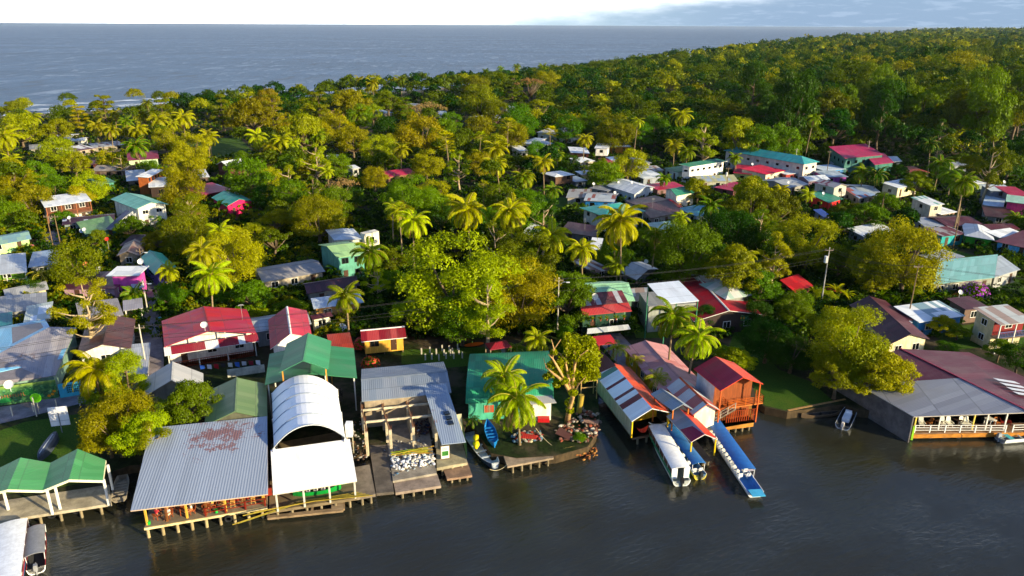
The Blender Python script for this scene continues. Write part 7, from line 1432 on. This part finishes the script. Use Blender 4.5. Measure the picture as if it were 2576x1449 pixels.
TREES = '''
T1 770 25 300 lime tall 1|T1 700 300 430 gold round 1.05|T1 860 400 360 lime wide 1.35|T1 660 470 330 gold wide 1.0|T1 960 330 300 mid round 1|T1 1185 235 370 mid wide 1.3|T1 940 480 330 gold sparse .8|T1 640 230 260 mid round .7
S2 620 805 450 gold sparse 1|S2 560 545 340 olive round 1|S2 235 820 160 dark round 1|S2 1300 850 210 green round 1|S2 1780 460 420 gold round 1|S2 1960 570 150 gold tall .8|S2 1430 325 320 olive round 1
S2 750 440 150 olive wide 1.2|S2 1190 330 150 green sparse .8|S2 480 290 140 green round .8|S2 1930 830 270 green wide 1.3|S2 1710 915 170 green wide 1|S2 1820 810 120 green round 1|S2 1620 690 130 dark round 1|S2 2000 1000 150 lime round 1
S1 1640 760 330 gold round 1|S1 1650 970 340 gold round 1|S1 1700 1150 300 olive round 1|S1 100 290 210 ochre wide 1.2|S1 920 235 250 ochre tier 1.1|S1 690 342 200 ochre tier 1|S1 1450 270 300 olive tier 1|S1 500 455 270 ochre wide 1.2
S1 150 430 300 gold round 1|S1 500 640 290 lime round 1|S1 70 850 300 gold round 1|S1 650 760 250 gold wide 1.3|S1 980 740 200 gold round 1|S1 1080 780 150 olive sparse 1|S1 2150 170 420 ochre wide 1.5|S1 2390 170 260 ochre wide 1.5|S1 1990 230 250 olive tier 1.1
S1 1480 560 230 gold round 1|S1 1730 590 260 gold round 1|S1 2230 820 380 mid round 1|S1 260 1080 300 gold round 1|S1 800 960 270 lime round 1|S1 50 1110 230 gold round 1|S1 460 985 260 mid round 1|S1 700 1060 220 gold wide 1.4
S1 1700 1200 260 tan sparse .8|S1 2430 1060 240 dark round 1|S1 300 830 260 mid wide 1.3|S1 1640 1350 290 gold round .8|S1 30 1330 140 gold round 1|S1 330 970 200 gold round 1|S1 1330 850 170 green round .8|S1 570 640 140 lime round .8|S1 2180 760 180 mid tall .7
S3 590 85 370 ochre round 1|S3 380 -60 260 mid round 1|S3 250 330 250 olive flat 1|S3 60 350 180 olive wide 1.3|S3 130 500 140 gold tall .8
F 1140 592 290 lime round .92|F 1050 740 130 lime wide 1.1|F 1310 655 180 gold round 1.1|F 1330 578 150 olive round 1|F 1225 700 170 lime sparse .9|F 1430 688 140 mid wide 1.4|F 1160 730 150 green round 1|F 1235 720 110 lime wide 1.2
S3 1060 635 210 lime sparse .9|S3 1180 660 180 green round 1|S3 880 10 150 dark round 1|S3 90 720 230 green wide 1.2|S3 380 880 240 green wide .8|S3 200 830 180 lime wide .8|S3 480 890 150 green wide .8
S4 1640 390 440 mid round 1.2|S4 1300 420 190 green round 1|S4 2020 545 430 gold wide 1.4|S4 1960 290 400 dark round .9|S4 2130 90 430 olive wide 1.3|S4 270 480 330 olive round 1|S4 380 150 300 green round 1|S4 1370 760 200 green wide .6|S4 640 740 250 mid wide 1.5|S4 800 770 230 mid wide 1.4
S4 200 680 330 lime round .9|S4 450 720 300 gold round .9|S4 1920 1330 200 lime wide 1|S4 1760 1020 180 dark tall .7|S4 660 1180 140 green tall .7|S4 2240 700 180 mid wide 1.2|S4 330 950 260 mid round .8
S5 70 10 260 olive wide 1.3|S5 240 100 320 olive wide 1.5|S5 500 320 440 gold round 1|S5 130 330 260 mid round 1|S5 240 470 330 gold sparse 1|S5 1290 365 520 gold round 1.1|S5 1010 560 330 gold wide 1.4|S5 1050 420 250 dark wide 1.4|S5 130 760 300 green wide 1.3|S5 400 905 200 mid round 1
S5 700 1010 330 gold wide 1.4|S5 930 220 240 mid wide 1.2|S5 1090 150 200 green wide 1.2|S5 740 240 170 olive wide 1.2|S5 1330 900 160 lime wide .8|S5 1330 -20 200 lime wide 1.3|S5 1010 730 230 gold wide 1.3|S5 620 900 160 lime round .8|S5 100 1000 200 dark round 1
T4 1000 100 300 lime tall .7|T4 1110 90 540 gold round 1.08|T4 1000 430 360 gold wide 1.1|T4 1310 370 430 gold wide 1.2|T4 880 360 160 lime tall .8|T4 320 370 250 lime wide 1|T4 520 170 330 dark round 1|T4 690 270 330 dark round .9|T4 690 10 230 mid round 1|T4 1700 155 190 gold wide 1|T4 1730 330 150 green round .6|T4 1930 215 75 lime round .9|T4 2100 300 190 mid wide 1.2|T4 2240 340 230 dark round 1|T4 1040 250 200 green tall .8|T4 1300 500 300 gold tier .8|T4 1810 210 160 lime wide .9
T3 1000 130 300 gold round 1.1|T3 870 110 190 green tall .8|T3 860 380 220 mid round .6|T3 980 880 110 green round .6
S6 1280 95 230 green tall .7|S6 740 20 200 green round 1|S6 1020 20 340 olive round 1|S6 1860 115 330 lime sparse .9|S6 1400 30 280 mid round 1|S6 1150 355 300 gold round 1|S6 930 460 300 mid round .9|S6 765 450 150 gold sparse .9|S6 590 390 190 dark round 1|S6 290 275 190 green round 1|S6 60 100 190 gold round 1.1
S6 1800 605 250 gold wide 1.3|S6 2330 600 330 gold wide 1.6|S6 570 30 240 green round 1|S6 1640 130 220 green round 1|S6 1260 870 160 dark round .8|S6 100 400 220 olive wide 1.2|S6 220 390 180 gold wide 1.1|S6 150 690 330 mid wide 1.4|S6 480 280 150 green wide .8|S6 900 430 100 gold tall .7|S6 1250 600 90 mid round .8
S8 60 370 320 ochre wide 1.4|S8 240 365 260 ochre tier 1.1|S8 620 350 250 olive tier 1.1|S8 890 315 280 ochre wide 1.4|S8 1190 400 200 olive wide 1.3|S8 1620 245 260 olive tier 1.1|S8 1930 360 280 ochre round 1|S8 1900 280 230 olive round 1|S8 2340 290 220 tan flat 1.1|S8 480 560 310 gold wide 1.5|S8 760 580 250 gold round 1|S8 1065 520 150 lime round 1
S8 1490 480 300 tan flat 1|S8 1450 590 330 ochre round 1|S8 900 700 240 gold round 1|S8 1700 580 160 green round 1|S8 1930 605 220 ochre round 1|S8 2250 520 280 green round 1|S8 2190 670 220 gold round 1|S8 1100 770 250 lime round 1|S8 1500 880 230 gold round 1|S8 1760 890 230 lime sparse 1|S8 600 830 250 lime sparse 1
S8 380 1000 270 gold sparse 1|S8 160 900 200 gold wide 1|S8 1170 900 200 olive wide 1|S8 1080 1020 190 gold round 1|S8 1360 1090 400 mid round 1|S8 1560 1120 260 gold round 1|S8 1320 500 170 olive round 1|S8 800 1100 260 tan flat 1.1|S8 570 1260 300 ochre round 1|S8 700 1000 180 mid wide 1|S8 2060 480 200 olive round 1|S8 2420 470 200 gold flat 1|S8 780 920 200 mid round 1
S8 2050 260 200 olive round 1|S8 2470 250 200 ochre round 1|S8 2200 260 200 olive tier 1|S8 1330 450 180 mid tier 1|S8 1620 640 220 mid round 1|S8 1750 760 200 olive round 1|S8 1180 620 200 dark round 1|S8 370 590 180 gold round 1|S8 950 520 200 mid round 1|S8 300 760 200 mid round .8|S8 1970 780 190 mid round 1
S7 350 120 290 green round 1.1|S7 560 100 300 green round 1.1|S7 640 240 160 lime wide 1.2|S7 200 10 330 gold wide 1.5|S7 1160 435 100 green round .8|S7 1510 430 170 dark wide 1.1|S7 1700 500 190 lime wide 1.2|S7 2170 350 180 gold wide 1.4|S7 2350 200 300 olive sparse 1.3|S7 1180 240 130 gold round .8|S7 1900 60 240 dark sparse 1.2|S7 2500 250 260 dark round 1.2|S7 2060 340 160 mid wide 1|S7 1400 670 160 mid wide 1|S7 1160 760 220 olive wide 1|S7 1340 790 220 green wide .9
'''
PALMS = '''
T1 600 150 330 gold 6|S2 1570 600 250 gold 9|S2 1640 790 310 lime 9|S2 1310 755 120 gold 4|S2 1710 445 190 lime 9|S2 320 790 130 olive 3 areca|S2 1040 940 170 mid 3|S3 1010 510 280 mid 8|S3 820 850 260 olive 7|S3 1345 270 260 lime 11|S3 1235 190 160 gold 11|S3 1760 175 320 gold 12|S4 235 300 290 gold 12|S4 560 480 270 gold 9
S4 1090 370 380 gold 13|S4 790 590 240 gold 9|S4 1055 710 160 lime 5|S4 1790 260 210 mid 9|S4 1560 345 130 lime 9|S4 1370 470 190 mid 9|S4 1500 1110 340 mid 9|S4 1690 1270 340 lime 8|S4 1690 620 160 mid 8|S4 2060 640 150 gold 8|T3 395 440 330 lime 6|T3 490 620 430 lime 5.5|T3 1270 225 140 lime 3.5 areca|T3 1420 315 100 gold 2.6 areca|T3 1580 455 150 lime 3 areca|T3 650 150 130 gold 4|T3 490 220 110 mid 2 areca|T3 150 780 80 green 1 areca
S5 960 640 240 gold 7|S5 1690 70 200 mid 13|S5 470 160 110 lime 4|S5 270 130 130 gold 8|S7 1210 510 180 mid 7|S7 1330 530 180 dark 7|S7 1870 440 200 mid 9|S7 1950 520 200 mid 8|S7 2060 600 220 mid 12|S7 2500 900 160 mid 3|S7 795 60 130 mid 16|S7 1780 270 150 dark 12|S6 405 195 150 gold 11 fan|S6 730 255 160 gold 9|S6 340 470 190 gold 9|S6 150 620 190 mid 8|S6 1570 310 180 gold 9|S6 1690 370 180 mid 9
S6 2140 430 130 mid 7|S6 1470 620 140 mid 5|S6 70 900 300 gold 11|S6 430 730 180 mid 9|S6 1010 1060 100 gold 8|S6 1230 90 120 lime 14|S6 1640 30 200 gold 14|S6 50 1050 130 gold 9|S6 480 400 110 mid 7|S8 140 780 180 lime 9|S8 330 810 160 gold 9|S8 420 830 120 lime 8|S8 530 760 180 mid 9|S8 620 765 140 mid 9|S8 250 860 120 gold 7|S8 1655 800 150 gold 12 fan|S8 1665 870 130 gold 9 fan|S8 2160 690 140 gold 11 fan|S8 2060 880 210 gold 9|S8 2060 1000 190 gold 9
S8 1300 880 150 gold 9|S8 1300 320 110 mid 12|S8 1060 350 110 ochre 12|S8 960 320 90 ochre 12|S8 950 480 130 ochre 9|S8 2100 230 60 mid 14|S8 2230 215 70 mid 14|S8 1980 250 60 mid 14|S8 2440 220 90 mid 14|S8 1940 790 120 lime 10 fan|S8 1190 500 110 gold 8|S8 2290 1110 180 gold 8|S8 700 1060 90 lime 6|S8 1230 1340 110 lime 9|S8 950 600 150 mid 8|S8 1960 1170 90 gold 7 fan
S1 40 630 260 gold 10|S1 290 460 160 gold 9|S1 880 540 160 gold 9|S1 1010 570 160 ochre 9|S1 1140 500 130 mid 9|S1 1250 570 170 gold 9|S1 1430 480 170 gold 10|S1 1660 460 190 gold 10|S1 1230 720 220 mid 9|S1 1890 640 170 gold 8|S1 1300 440 130 ochre 10|S1 1040 430 100 ochre 10|S1 1560 520 110 gold 8|S1 100 840 150 gold 6|S1 250 1110 140 ochre 6|S1 1880 600 90 ochre 9|S1 2060 330 100 mid 11|S1 1330 330 100 olive 12
S3 310 830 140 lime 1.6 banana|S3 440 845 140 lime 1.6 banana|S3 730 650 150 green 1.6 banana|S2 1450 940 170 lime 1.6 banana|S2 1560 1000 120 green 1.2 banana|S2 1250 260 150 lime 1.8 banana|S2 830 130 130 green 1.5 banana|S2 1700 270 230 dark 2 banana|S2 1880 250 180 mid 1.8 banana|S2 1980 240 160 green 1.8 banana|S4 1200 860 150 green 1.3 banana|S5 1450 955 120 green 1.5 banana|S5 1540 965 110 mid 1.3 banana|S5 700 930 200 gold 2 banana|S5 530 930 130 gold 1.8 banana|S5 780 950 130 gold 1.7 banana|S5 1050 960 150 mid 1.6 banana|T4 220 400 150 lime 2 banana|T4 370 470 130 lime 2 banana
'''
for l in TREES.replace('\n', '|').split('|'):
    q = l.split()
    if len(q) == 7: TR(q[0], float(q[1]), float(q[2]), float(q[3]), q[4], q[5], float(q[6]), bare=q[4] == 'tan')
for l in PALMS.replace('\n', '|').split('|'):
    q = l.split()
    if len(q) >= 6: PL(q[0], float(q[1]), float(q[2]), float(q[3]), q[4], float(q[5]), q[6] if len(q) > 6 else 'coco')
# the old pruned tree on the bank
root = thing('old_tree', P('T3', 885, 790, GZ), 0, 'old pruned tree with thick bare pale limbs on the river bank', 'tree'); o0 = P('T3', 885, 790, GZ); mb = MB(); dist_ = o0.y
def tp(u, v, dy=0): p = P('T3', u, v, 5); r_ = ray((1700 + u / 2.07) * .67083, (1200 + v / 2.07) * .67083); k = (dist_ + dy) / r_[1]; return Vector((r_[0] * k - o0.x, dy, H + r_[2] * k - GZ))
for path, rad in (([(885, 790), (900, 690), (925, 600), (905, 550)], [.36, .30, .27, .24]), ([(905, 560), (860, 480), (780, 420), (715, 365)], [.26, .2, .15, .09]), ([(890, 520), (830, 400), (770, 300), (735, 265)], [.2, .16, .11, .06]),
                  ([(910, 550), (890, 430), (870, 330), (880, 220), (890, 150)], [.22, .16, .12, .09, .05]), ([(925, 560), (930, 440), (945, 330), (940, 240), (925, 170)], [.25, .2, .16, .12, .06]), ([(770, 300), (780, 220), (760, 150)], [.1, .08, .04]), ([(780, 230), (835, 150)], [.07, .04]),
                  ([(935, 350), (990, 270), (1050, 230)], [.1, .07, .03]), ([(880, 330), (820, 250)], [.07, .04]), ([(925, 590), (970, 500), (1030, 440)], [.15, .1, .04]), ([(720, 365), (700, 300)], [.07, .03])):
    rg_ = random.Random(len(path)); mb.tube([tp(*p, rg_.uniform(-.5, .5) if i else 0) for i, p in enumerate(path)], rad, 8)
mb.build('trunk', wood('b8925c'), root, smooth=True)
rg = np.random.default_rng(8); cc_ = []
for (u, v, r_, dy_) in ((1010, 230, 1.5, 1.2), (1060, 330, 1.3, 1), (960, 330, 1.2, 1.5), (1000, 430, 1.1, .8), (900, 640, .6, 0), (930, 560, .6, -.2), (860, 470, .55, -.3), (760, 420, .55, 0), (800, 500, .5, 0), (830, 330, .5, .1), (780, 250, .45, 0), (890, 250, .5, .2), (950, 200, .7, .5), (1070, 240, 1.0, 1.5), (720, 440, .45, .2), (880, 120, .5, .3), (905, 700, .5, -.3), (960, 260, 1.2, .6), (860, 300, .8, .6), (920, 400, .9, .6), (820, 380, .8, .5), (1080, 420, 1.0, 1), (890, 180, .8, .5), (1040, 180, 1.1, 1), (930, 480, .7, .4), (760, 350, .6, .3)):
    n = int(900 * r_ ** 1.6); c = tp(u, v, dy_); d = rg.normal(size=(n, 3)); d /= np.linalg.norm(d, axis=1)[:, None]; cc_.append(np.array(c) + d * r_ * (rg.random((n, 1)) ** .45) * np.array([1, 1, .8]))
c = np.concatenate(cc_); d = rg.normal(size=c.shape) + np.array([0, 0, .5]); d /= np.linalg.norm(d, axis=1)[:, None]; co = leafquads(c, d, .2, rg); o = link('crown', npmesh('crown', co, np.arange(len(co)).reshape(-1, 4), LEAF), root); o.color = (*COLS['gold'][0], 1)
# ------------------------------------------------------------------ more single trees between the houses and in the near forest
rgf = random.Random(77); occ = [(p[2].x, p[2].y, p[3]) for p in PLANTS]
LB = [(p.x, p.y) for p in LAND]
def coastx(y):      # leftmost land at this distance
    for a, b in zip(coast, coast[1:]):
        if a.y <= y <= b.y: return a.x + (b.x - a.x) * (y - a.y) / (b.y - a.y)
    return -1e9 if y < coast[0].y else 1e9
def free(x, y, R, k=.62):
    if any(hypot(x - a, y - b) < (R + c) * k for a, b, c in occ): return False
    for f_ in FOOT:
        if abs(f_[0][0] - x) > 45 or abs(f_[0][1] - y) > 45: continue
        if inpoly(x, y, f_): return False
        for i in range(len(f_)):
            a, b = Vector((f_[i][0], f_[i][1])), Vector((f_[(i + 1) % len(f_)][0], f_[(i + 1) % len(f_)][1])); d = b - a; t = max(0, min(1, (Vector((x, y)) - a).dot(d) / max(d.dot(d), .01)))
            if (a + d * t - Vector((x, y))).length < R * .45: return False
    return True
def hides(x, y, R, Ht):
    q = proj((x, y, GZ + Ht - R * .6)); rp = R * F / q[2]
    for k in range(14):
        a = k * 2.4; s = sqrt((k + .5) / 14) * .8; i, j = int((q[0] + cos(a) * rp * s) / 4), int((q[1] + sin(a) * rp * s) / 4)
        if 0 <= i < 645 and 0 <= j < 363 and MASK[j, i] > q[2] - 2: return True
    b = proj((x, y, GZ + Ht * .35)); i, j = int(b[0] / 4), int(b[1] / 4)
    return 0 <= i < 645 and 0 <= j < 363 and MASK[j, i] > b[2] - 2
lawnpoly = [[p.xy for p in FD(l)] for l in lawns + paths]
def okland(x, y):
    return y > 60 and x > coastx(y) + 6 and not any(inpoly(x, y, l) for l in lawnpoly) and (y > 125 or inpoly(x, y, LB))
def region(x, y):
    q = proj((x, y, GZ + 8)); return q[0], q[1]
nfill = 0; tries = 0; fills = []
while nfill < 200 and tries < 12000:
    tries += 1; u = rgf.uniform(-20, 2596); v = 225 + 560 * rgf.random() ** 1.3; p = P('F', u, v, GZ); x, y = p.x, p.y
    if v < 330 and u < 1500 and y > 400: continue
    forest = (u > 1850 and v < 400) or (u > 1350 and v < 290)
    if forest and y > 420: continue
    R = rgf.uniform(6.0, 9.5) if forest else rgf.uniform(2.6, 4.6); kind = rgf.choice(['round', 'wide', 'wide', 'tall'] if forest else ['round', 'round', 'wide', 'sparse', 'wide']); hs = rgf.uniform(1.5, 2.0) if forest else rgf.uniform(.9, 1.3)
    if kind == 'tall': hs *= .6
    if not okland(x, y) or not free(x, y, R, .55 if forest else .6): continue
    Ht = CR_[kind, 0, 0][2] * R * hs
    if hides(x, y, R, Ht): continue
    ck = rgf.choice(['dark', 'mid', 'olive', 'dark', 'dark', 'mid'] if u > 1300 else ['gold', 'mid', 'olive', 'mid', 'ochre', 'green', 'gold'] if u < 800 else ['mid', 'gold', 'green', 'dark', 'olive'])
    fills.append((R / hypot(x, y), x, y, R, kind, ck, hs, Ht)); occ.append((x, y, R)); nfill += 1
fills.sort(reverse=True); NK = 294 - sum(1 for p_ in PLANTS if p_[0]['category'] == 'tree')
for (_, x, y, R, kind, ck, hs, Ht) in fills[:NK]: plant_tree(Vector((x, y, GZ)), R, kind, rgf.randrange(3), ck, rgf.uniform(0, 6.3), hs)
print('fill trees', nfill, 'tries', tries, 'plants', len(PLANTS))
# ------------------------------------------------------------------ far forest: one mass (thousands of crowns to the horizon)
def massmesh(items, name, rg):
    """items: x, y, base z, R, height, nleaf, leaf size, colour index -> one mesh"""
    C_ = []; N_ = []; S_ = []
    for (x, y, R, h_, n, ls) in items:
        nb = max(4, int(n / 26)); a = rg.uniform(0, 2 * pi, nb); rr = np.sqrt(rg.random(nb)) * R * .82; bz = h_ - .65 * R + (.95 * R) * (1 - (rr / R) ** 2) + rg.uniform(-.14, .14, nb) * R; br = rg.uniform(.22, .40, nb) * R
        idx = rg.integers(0, nb, n); d = rg.normal(size=(n, 3)); d[:, 2] = np.abs(d[:, 2]) * .9 - .2; d /= np.linalg.norm(d, axis=1)[:, None]
        c = np.stack([x + rr[idx] * np.cos(a[idx]), y + rr[idx] * np.sin(a[idx]), GZ + bz[idx]], 1) + d * (br[idx] * rg.uniform(.7, 1.05, n))[:, None] * np.array([1, 1, .75])
        C_.append(c); nn = d + rg.normal(size=(n, 3)) * .5 + np.array([0, 0, .25]); N_.append(nn / np.linalg.norm(nn, axis=1)[:, None]); S_.append(np.full(n, ls))
    c = np.concatenate(C_); co = leafquads(c, np.concatenate(N_), np.concatenate(S_), rg, 1.3); q = np.arange(len(co)).reshape(-1, 4)
    return npmesh(name, co, q, LEAF)
rg = np.random.default_rng(5); groups = {k: [] for k in ('dark', 'mid', 'olive', 'gold', 'ochre')}
wts = {'dark': .40, 'mid': .25, 'olive': .22, 'gold': .06, 'ochre': .07}
for (_, x, y, R, kind, ck, hs, Ht) in fills[NK:]: groups[{'green': 'mid'}.get(ck, ck)].append((x, y, R, Ht - R * .3, 1500, .42))
y = 205.0
while y < 6500:
    sp = 11 if y < 420 else (13.5 if y < 800 else (19 if y < 1500 else (32 if y < 3000 else 60)))
    xr = y * .78 + 60; xl = max(coastx(y) + 12, -y * .78 - 40)
    x = xl
    while x < xr:
        px, py = x + rg.uniform(-.4, .4) * sp, y + rg.uniform(-.4, .4) * sp; x += sp
        q = proj((px, py, GZ)); u, v = q[0], q[1]
        # edge of the solid forest in the picture, left of it are houses and single trees
        if u < -60 or u > 2640: continue
        edge_v = 262 if u < 1900 else 262 + (u - 1900) * .22
        if u < 420 or v > edge_v + 140 or (u < 1300 and v > 300): continue
        if v > edge_v and y < 260 and u < 1850: continue
        if v > 400 and u < 2576: continue
        R = rg.uniform(.46, .74) * max(sp, 9.5) * (1 + .25 * (rg.random() < .15)); h_ = rg.uniform(15, 25) if v < edge_v else rg.uniform(9, 16)
        h_ *= rg.uniform(.85, 1.2) * (.42 if u < 1500 else (.42 + .40 * (u - 1500) / 800 if u < 2300 else .85))
        if u < 1350: R = min(R, 6.5)
        if rg.random() < .12: h_ *= 1.3
        dc = px - coastx(y)
        if dc < 60: h_ *= .6 + .4 * max(dc, 0) / 60
        if y < 450 and (not free(px, py, R, .5) or hides(px, py, R, h_ + R * .4)): continue
        n, ls = (900, .58) if y < 420 else ((480, .85) if y < 800 else ((120, 1.7) if y < 1500 else ((60, 3.6) if y < 3000 else (40, 8))))
        ck = str(rg.choice(list(wts), p=list(wts.values()))); groups[ck].append((px, py, R, h_, n, ls))
    y += sp * .92
for ck, it in groups.items():
    if not it: continue
    me = massmesh(it, 'forest', rg); o = link('forest', me); c = COLS[ck][0]; kf = {'dark': .62, 'mid': .75, 'olive': .75, 'gold': 1.05, 'ochre': .95}[ck]; o.color = (*[v * kf for v in c], 1)
    tag(o, f'distant {COLS[ck][1]} rainforest canopy running along the coast to the horizon', 'forest', None, 'stuff'); print('forest', ck, len(it))
# ------------------------------------------------------------------ low growth under and between everything
items = {'dark': [], 'mid': [], 'gold': []}
for k in range(26000):
    u = rg.uniform(-30, 2600); v = 232 + 620 * rg.random() ** 1.25; p = P('F', u, v, GZ); x, y = p.x, p.y
    if y > 520 or not okland(x, y): continue
    s = rg.uniform(.8, 1.8); bad = False
    for f_ in FOOT:
        if abs(f_[0][0] - x) < 40 and abs(f_[0][1] - y) < 40 and inpoly(x, y, f_): bad = True; break
    if bad: continue
    q = proj((x, y, GZ + s)); i, j = int(q[0] / 4), int(q[1] / 4)
    if 0 <= i < 645 and 0 <= j < 363 and MASK[j, i] > q[2] - 1: 
        s *= .45
    if y < 125 and v > 880 and s > 1: s *= .5
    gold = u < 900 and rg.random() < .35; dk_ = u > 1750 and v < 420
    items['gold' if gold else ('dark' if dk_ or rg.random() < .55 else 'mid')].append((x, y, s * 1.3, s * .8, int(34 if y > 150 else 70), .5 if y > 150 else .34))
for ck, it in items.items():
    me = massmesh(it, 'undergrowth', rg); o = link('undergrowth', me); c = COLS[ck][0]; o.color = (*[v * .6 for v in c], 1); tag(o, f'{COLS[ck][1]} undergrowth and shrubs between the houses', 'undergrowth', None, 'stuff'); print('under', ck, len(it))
q0 = P('S4', 1870, 1135, 2.9); root = thing('painted_sign', q0, -.1, 'painted sign board with green leaves under the long cherry red roof', 'sign'); mb = MB(); mb.box(0, -.05, 0, 4.2, 0, .85); mb.build('board', MURAL, root); mb = MB(); [mb.box(.4 + .42 * k, -.06, .25, .62 + .42 * k, -.052, .25 + .3 + .1 * (k % 2)) for k in range(8)]; mb.build('painted_shapes', plain('c8a020', .6), root)
# flowers
for t, u, v, lb, colr, n, s in (('S3', 960, 1190, 'tall bush with red flowers beside the yellow house', (.55, .02, .03), 240, 1.5), ('S5', 1770, 880, 'purple bougainvillea spilling over the garden fence', (.38, .03, .45), 420, 2.6), ('S5', 1640, 945, 'orange flowering bush beside the bougainvillea', (.75, .25, .01), 160, 1.0), ('S5', 690, 900, 'red flowering shrub beside the scarlet hut', (.6, .02, .02), 160, 1.6), ('T4', 825, 225, 'pink orchid tree flowers in the dark shrubs', (.65, .12, .5), 140, .8), ('S3', 1010, 1340, 'low bush dotted with red flowers in front of the yellow house', (.5, .05, .02), 150, 1.3)):
    b = P(t, u, v, 1.0 + s); b.z = 1; root = thing('flowering_bush', b, 0, lb, 'bush'); r2 = np.random.default_rng(int(u)); d = r2.normal(size=(n * 4, 3)); d /= np.linalg.norm(d, axis=1)[:, None]; d[:, 2] = np.abs(d[:, 2])
    c = d * s * r2.uniform(.6, 1, (n * 4, 1)) + np.array([0, 0, s * .35]); co = leafquads(c, d, .2, r2); o = link('leaves', npmesh('leaves', co, np.arange(len(co)).reshape(-1, 4), LEAF), root); o.color = (*COLS['mid'][0], 1)
    d = d[:n]; c = d * s * 1.03 + np.array([0, 0, s * .35]); co = leafquads(c, d, .24, r2, 1.0); m = plain(tuple(colr), .7, .2); o = link('flowers', npmesh('flowers', co, np.arange(len(co)).reshape(-1, 4), m), root)
# ------------------------------------------------------------------ describe every tree by what stands nearest
mk = [(ph, proj(p), p) for ph, p in MARKS]; seen = {}
cand = []
for pl in PLANTS:
    root, words, b, R, h_, ck = pl; q = proj((b.x, b.y, GZ + h_ * .7)); m_ = sorted(mk, key=lambda m: hypot(m[1][0] - q[0], (m[1][1] - q[1]) * 1.6))[:4]; L_opts = []
    for ph, mq, mp in m_:
        dx, dy = q[0] - mq[0], q[1] - mq[1]
        rel = 'behind' if (abs(dx) < 40 and b.y > mp.y + 2) else ('in front of' if abs(dx) < 40 else ('just left of' if dx < 0 else 'just right of'))
        if abs(dx) >= 110: rel = rel.replace('just ', 'well ')
        if abs(dy) > 75 and abs(dx) >= 40: rel = ('beyond and ' if dy < 0 else 'below and ') + rel.replace('just ', '').replace('well ', '')
        L_opts.append((rel, ph))
    sz = 'large ' if R > 5.6 else ('small ' if R < 2.9 else '')
    cand.append((root, words, sz, L_opts, q))
for root, words, sz, opts, q in cand:
    done = False
    for rel, ph in opts:
        for s_ in ('', sz):
            l = f"{s_}{words} {rel} {ph}"
            if l not in seen and len(l.split()) <= 16: seen[l] = root; root['label'] = l; done = True; break
        if done: break
    if not done:
        for a_, b_ in (('slightly taller ', ''), ('second ', ''), ('third ', ''), ('fourth ', '')):
            l = f"{a_}{words} {opts[0][0]} {opts[0][1]}"
            if l not in seen: seen[l] = root; root['label'] = ' '.join(l.split()[:16]); break
    k = root['category']; 
    root['group'] = {'tree': 'trees among the houses and at the forest edge', 'palm': 'palms rising between the houses', 'banana plant': 'banana plants in the gardens'}.get(k, k)
# ------------------------------------------------------------------ the sea air between here and the far coast
mb = MB(); mb.box(-9000, -40, -2.5, 14000, 16000, 47.5); hz = mb.build('haze', mat('haze', lambda T: None)); tag(hz, kind='stuff')
hz.data.materials.clear(); hm = bpy.data.materials.new('haze'); hm.use_nodes = True; T = NT(hm.node_tree); pv = T.n('ShaderNodeVolumePrincipled')
pv.inputs['Color'].default_value = (.70, .84, 1, 1); pv.inputs['Density'].default_value = .000020; pv.inputs['Anisotropy'].default_value = .2
oo = T.n('ShaderNodeOutputMaterial'); T.link(pv.outputs[0], oo.inputs['Volume']); hz.data.materials.append(hm)
S.cycles.volume_bounces = 0; S.cycles.volume_max_steps = 32
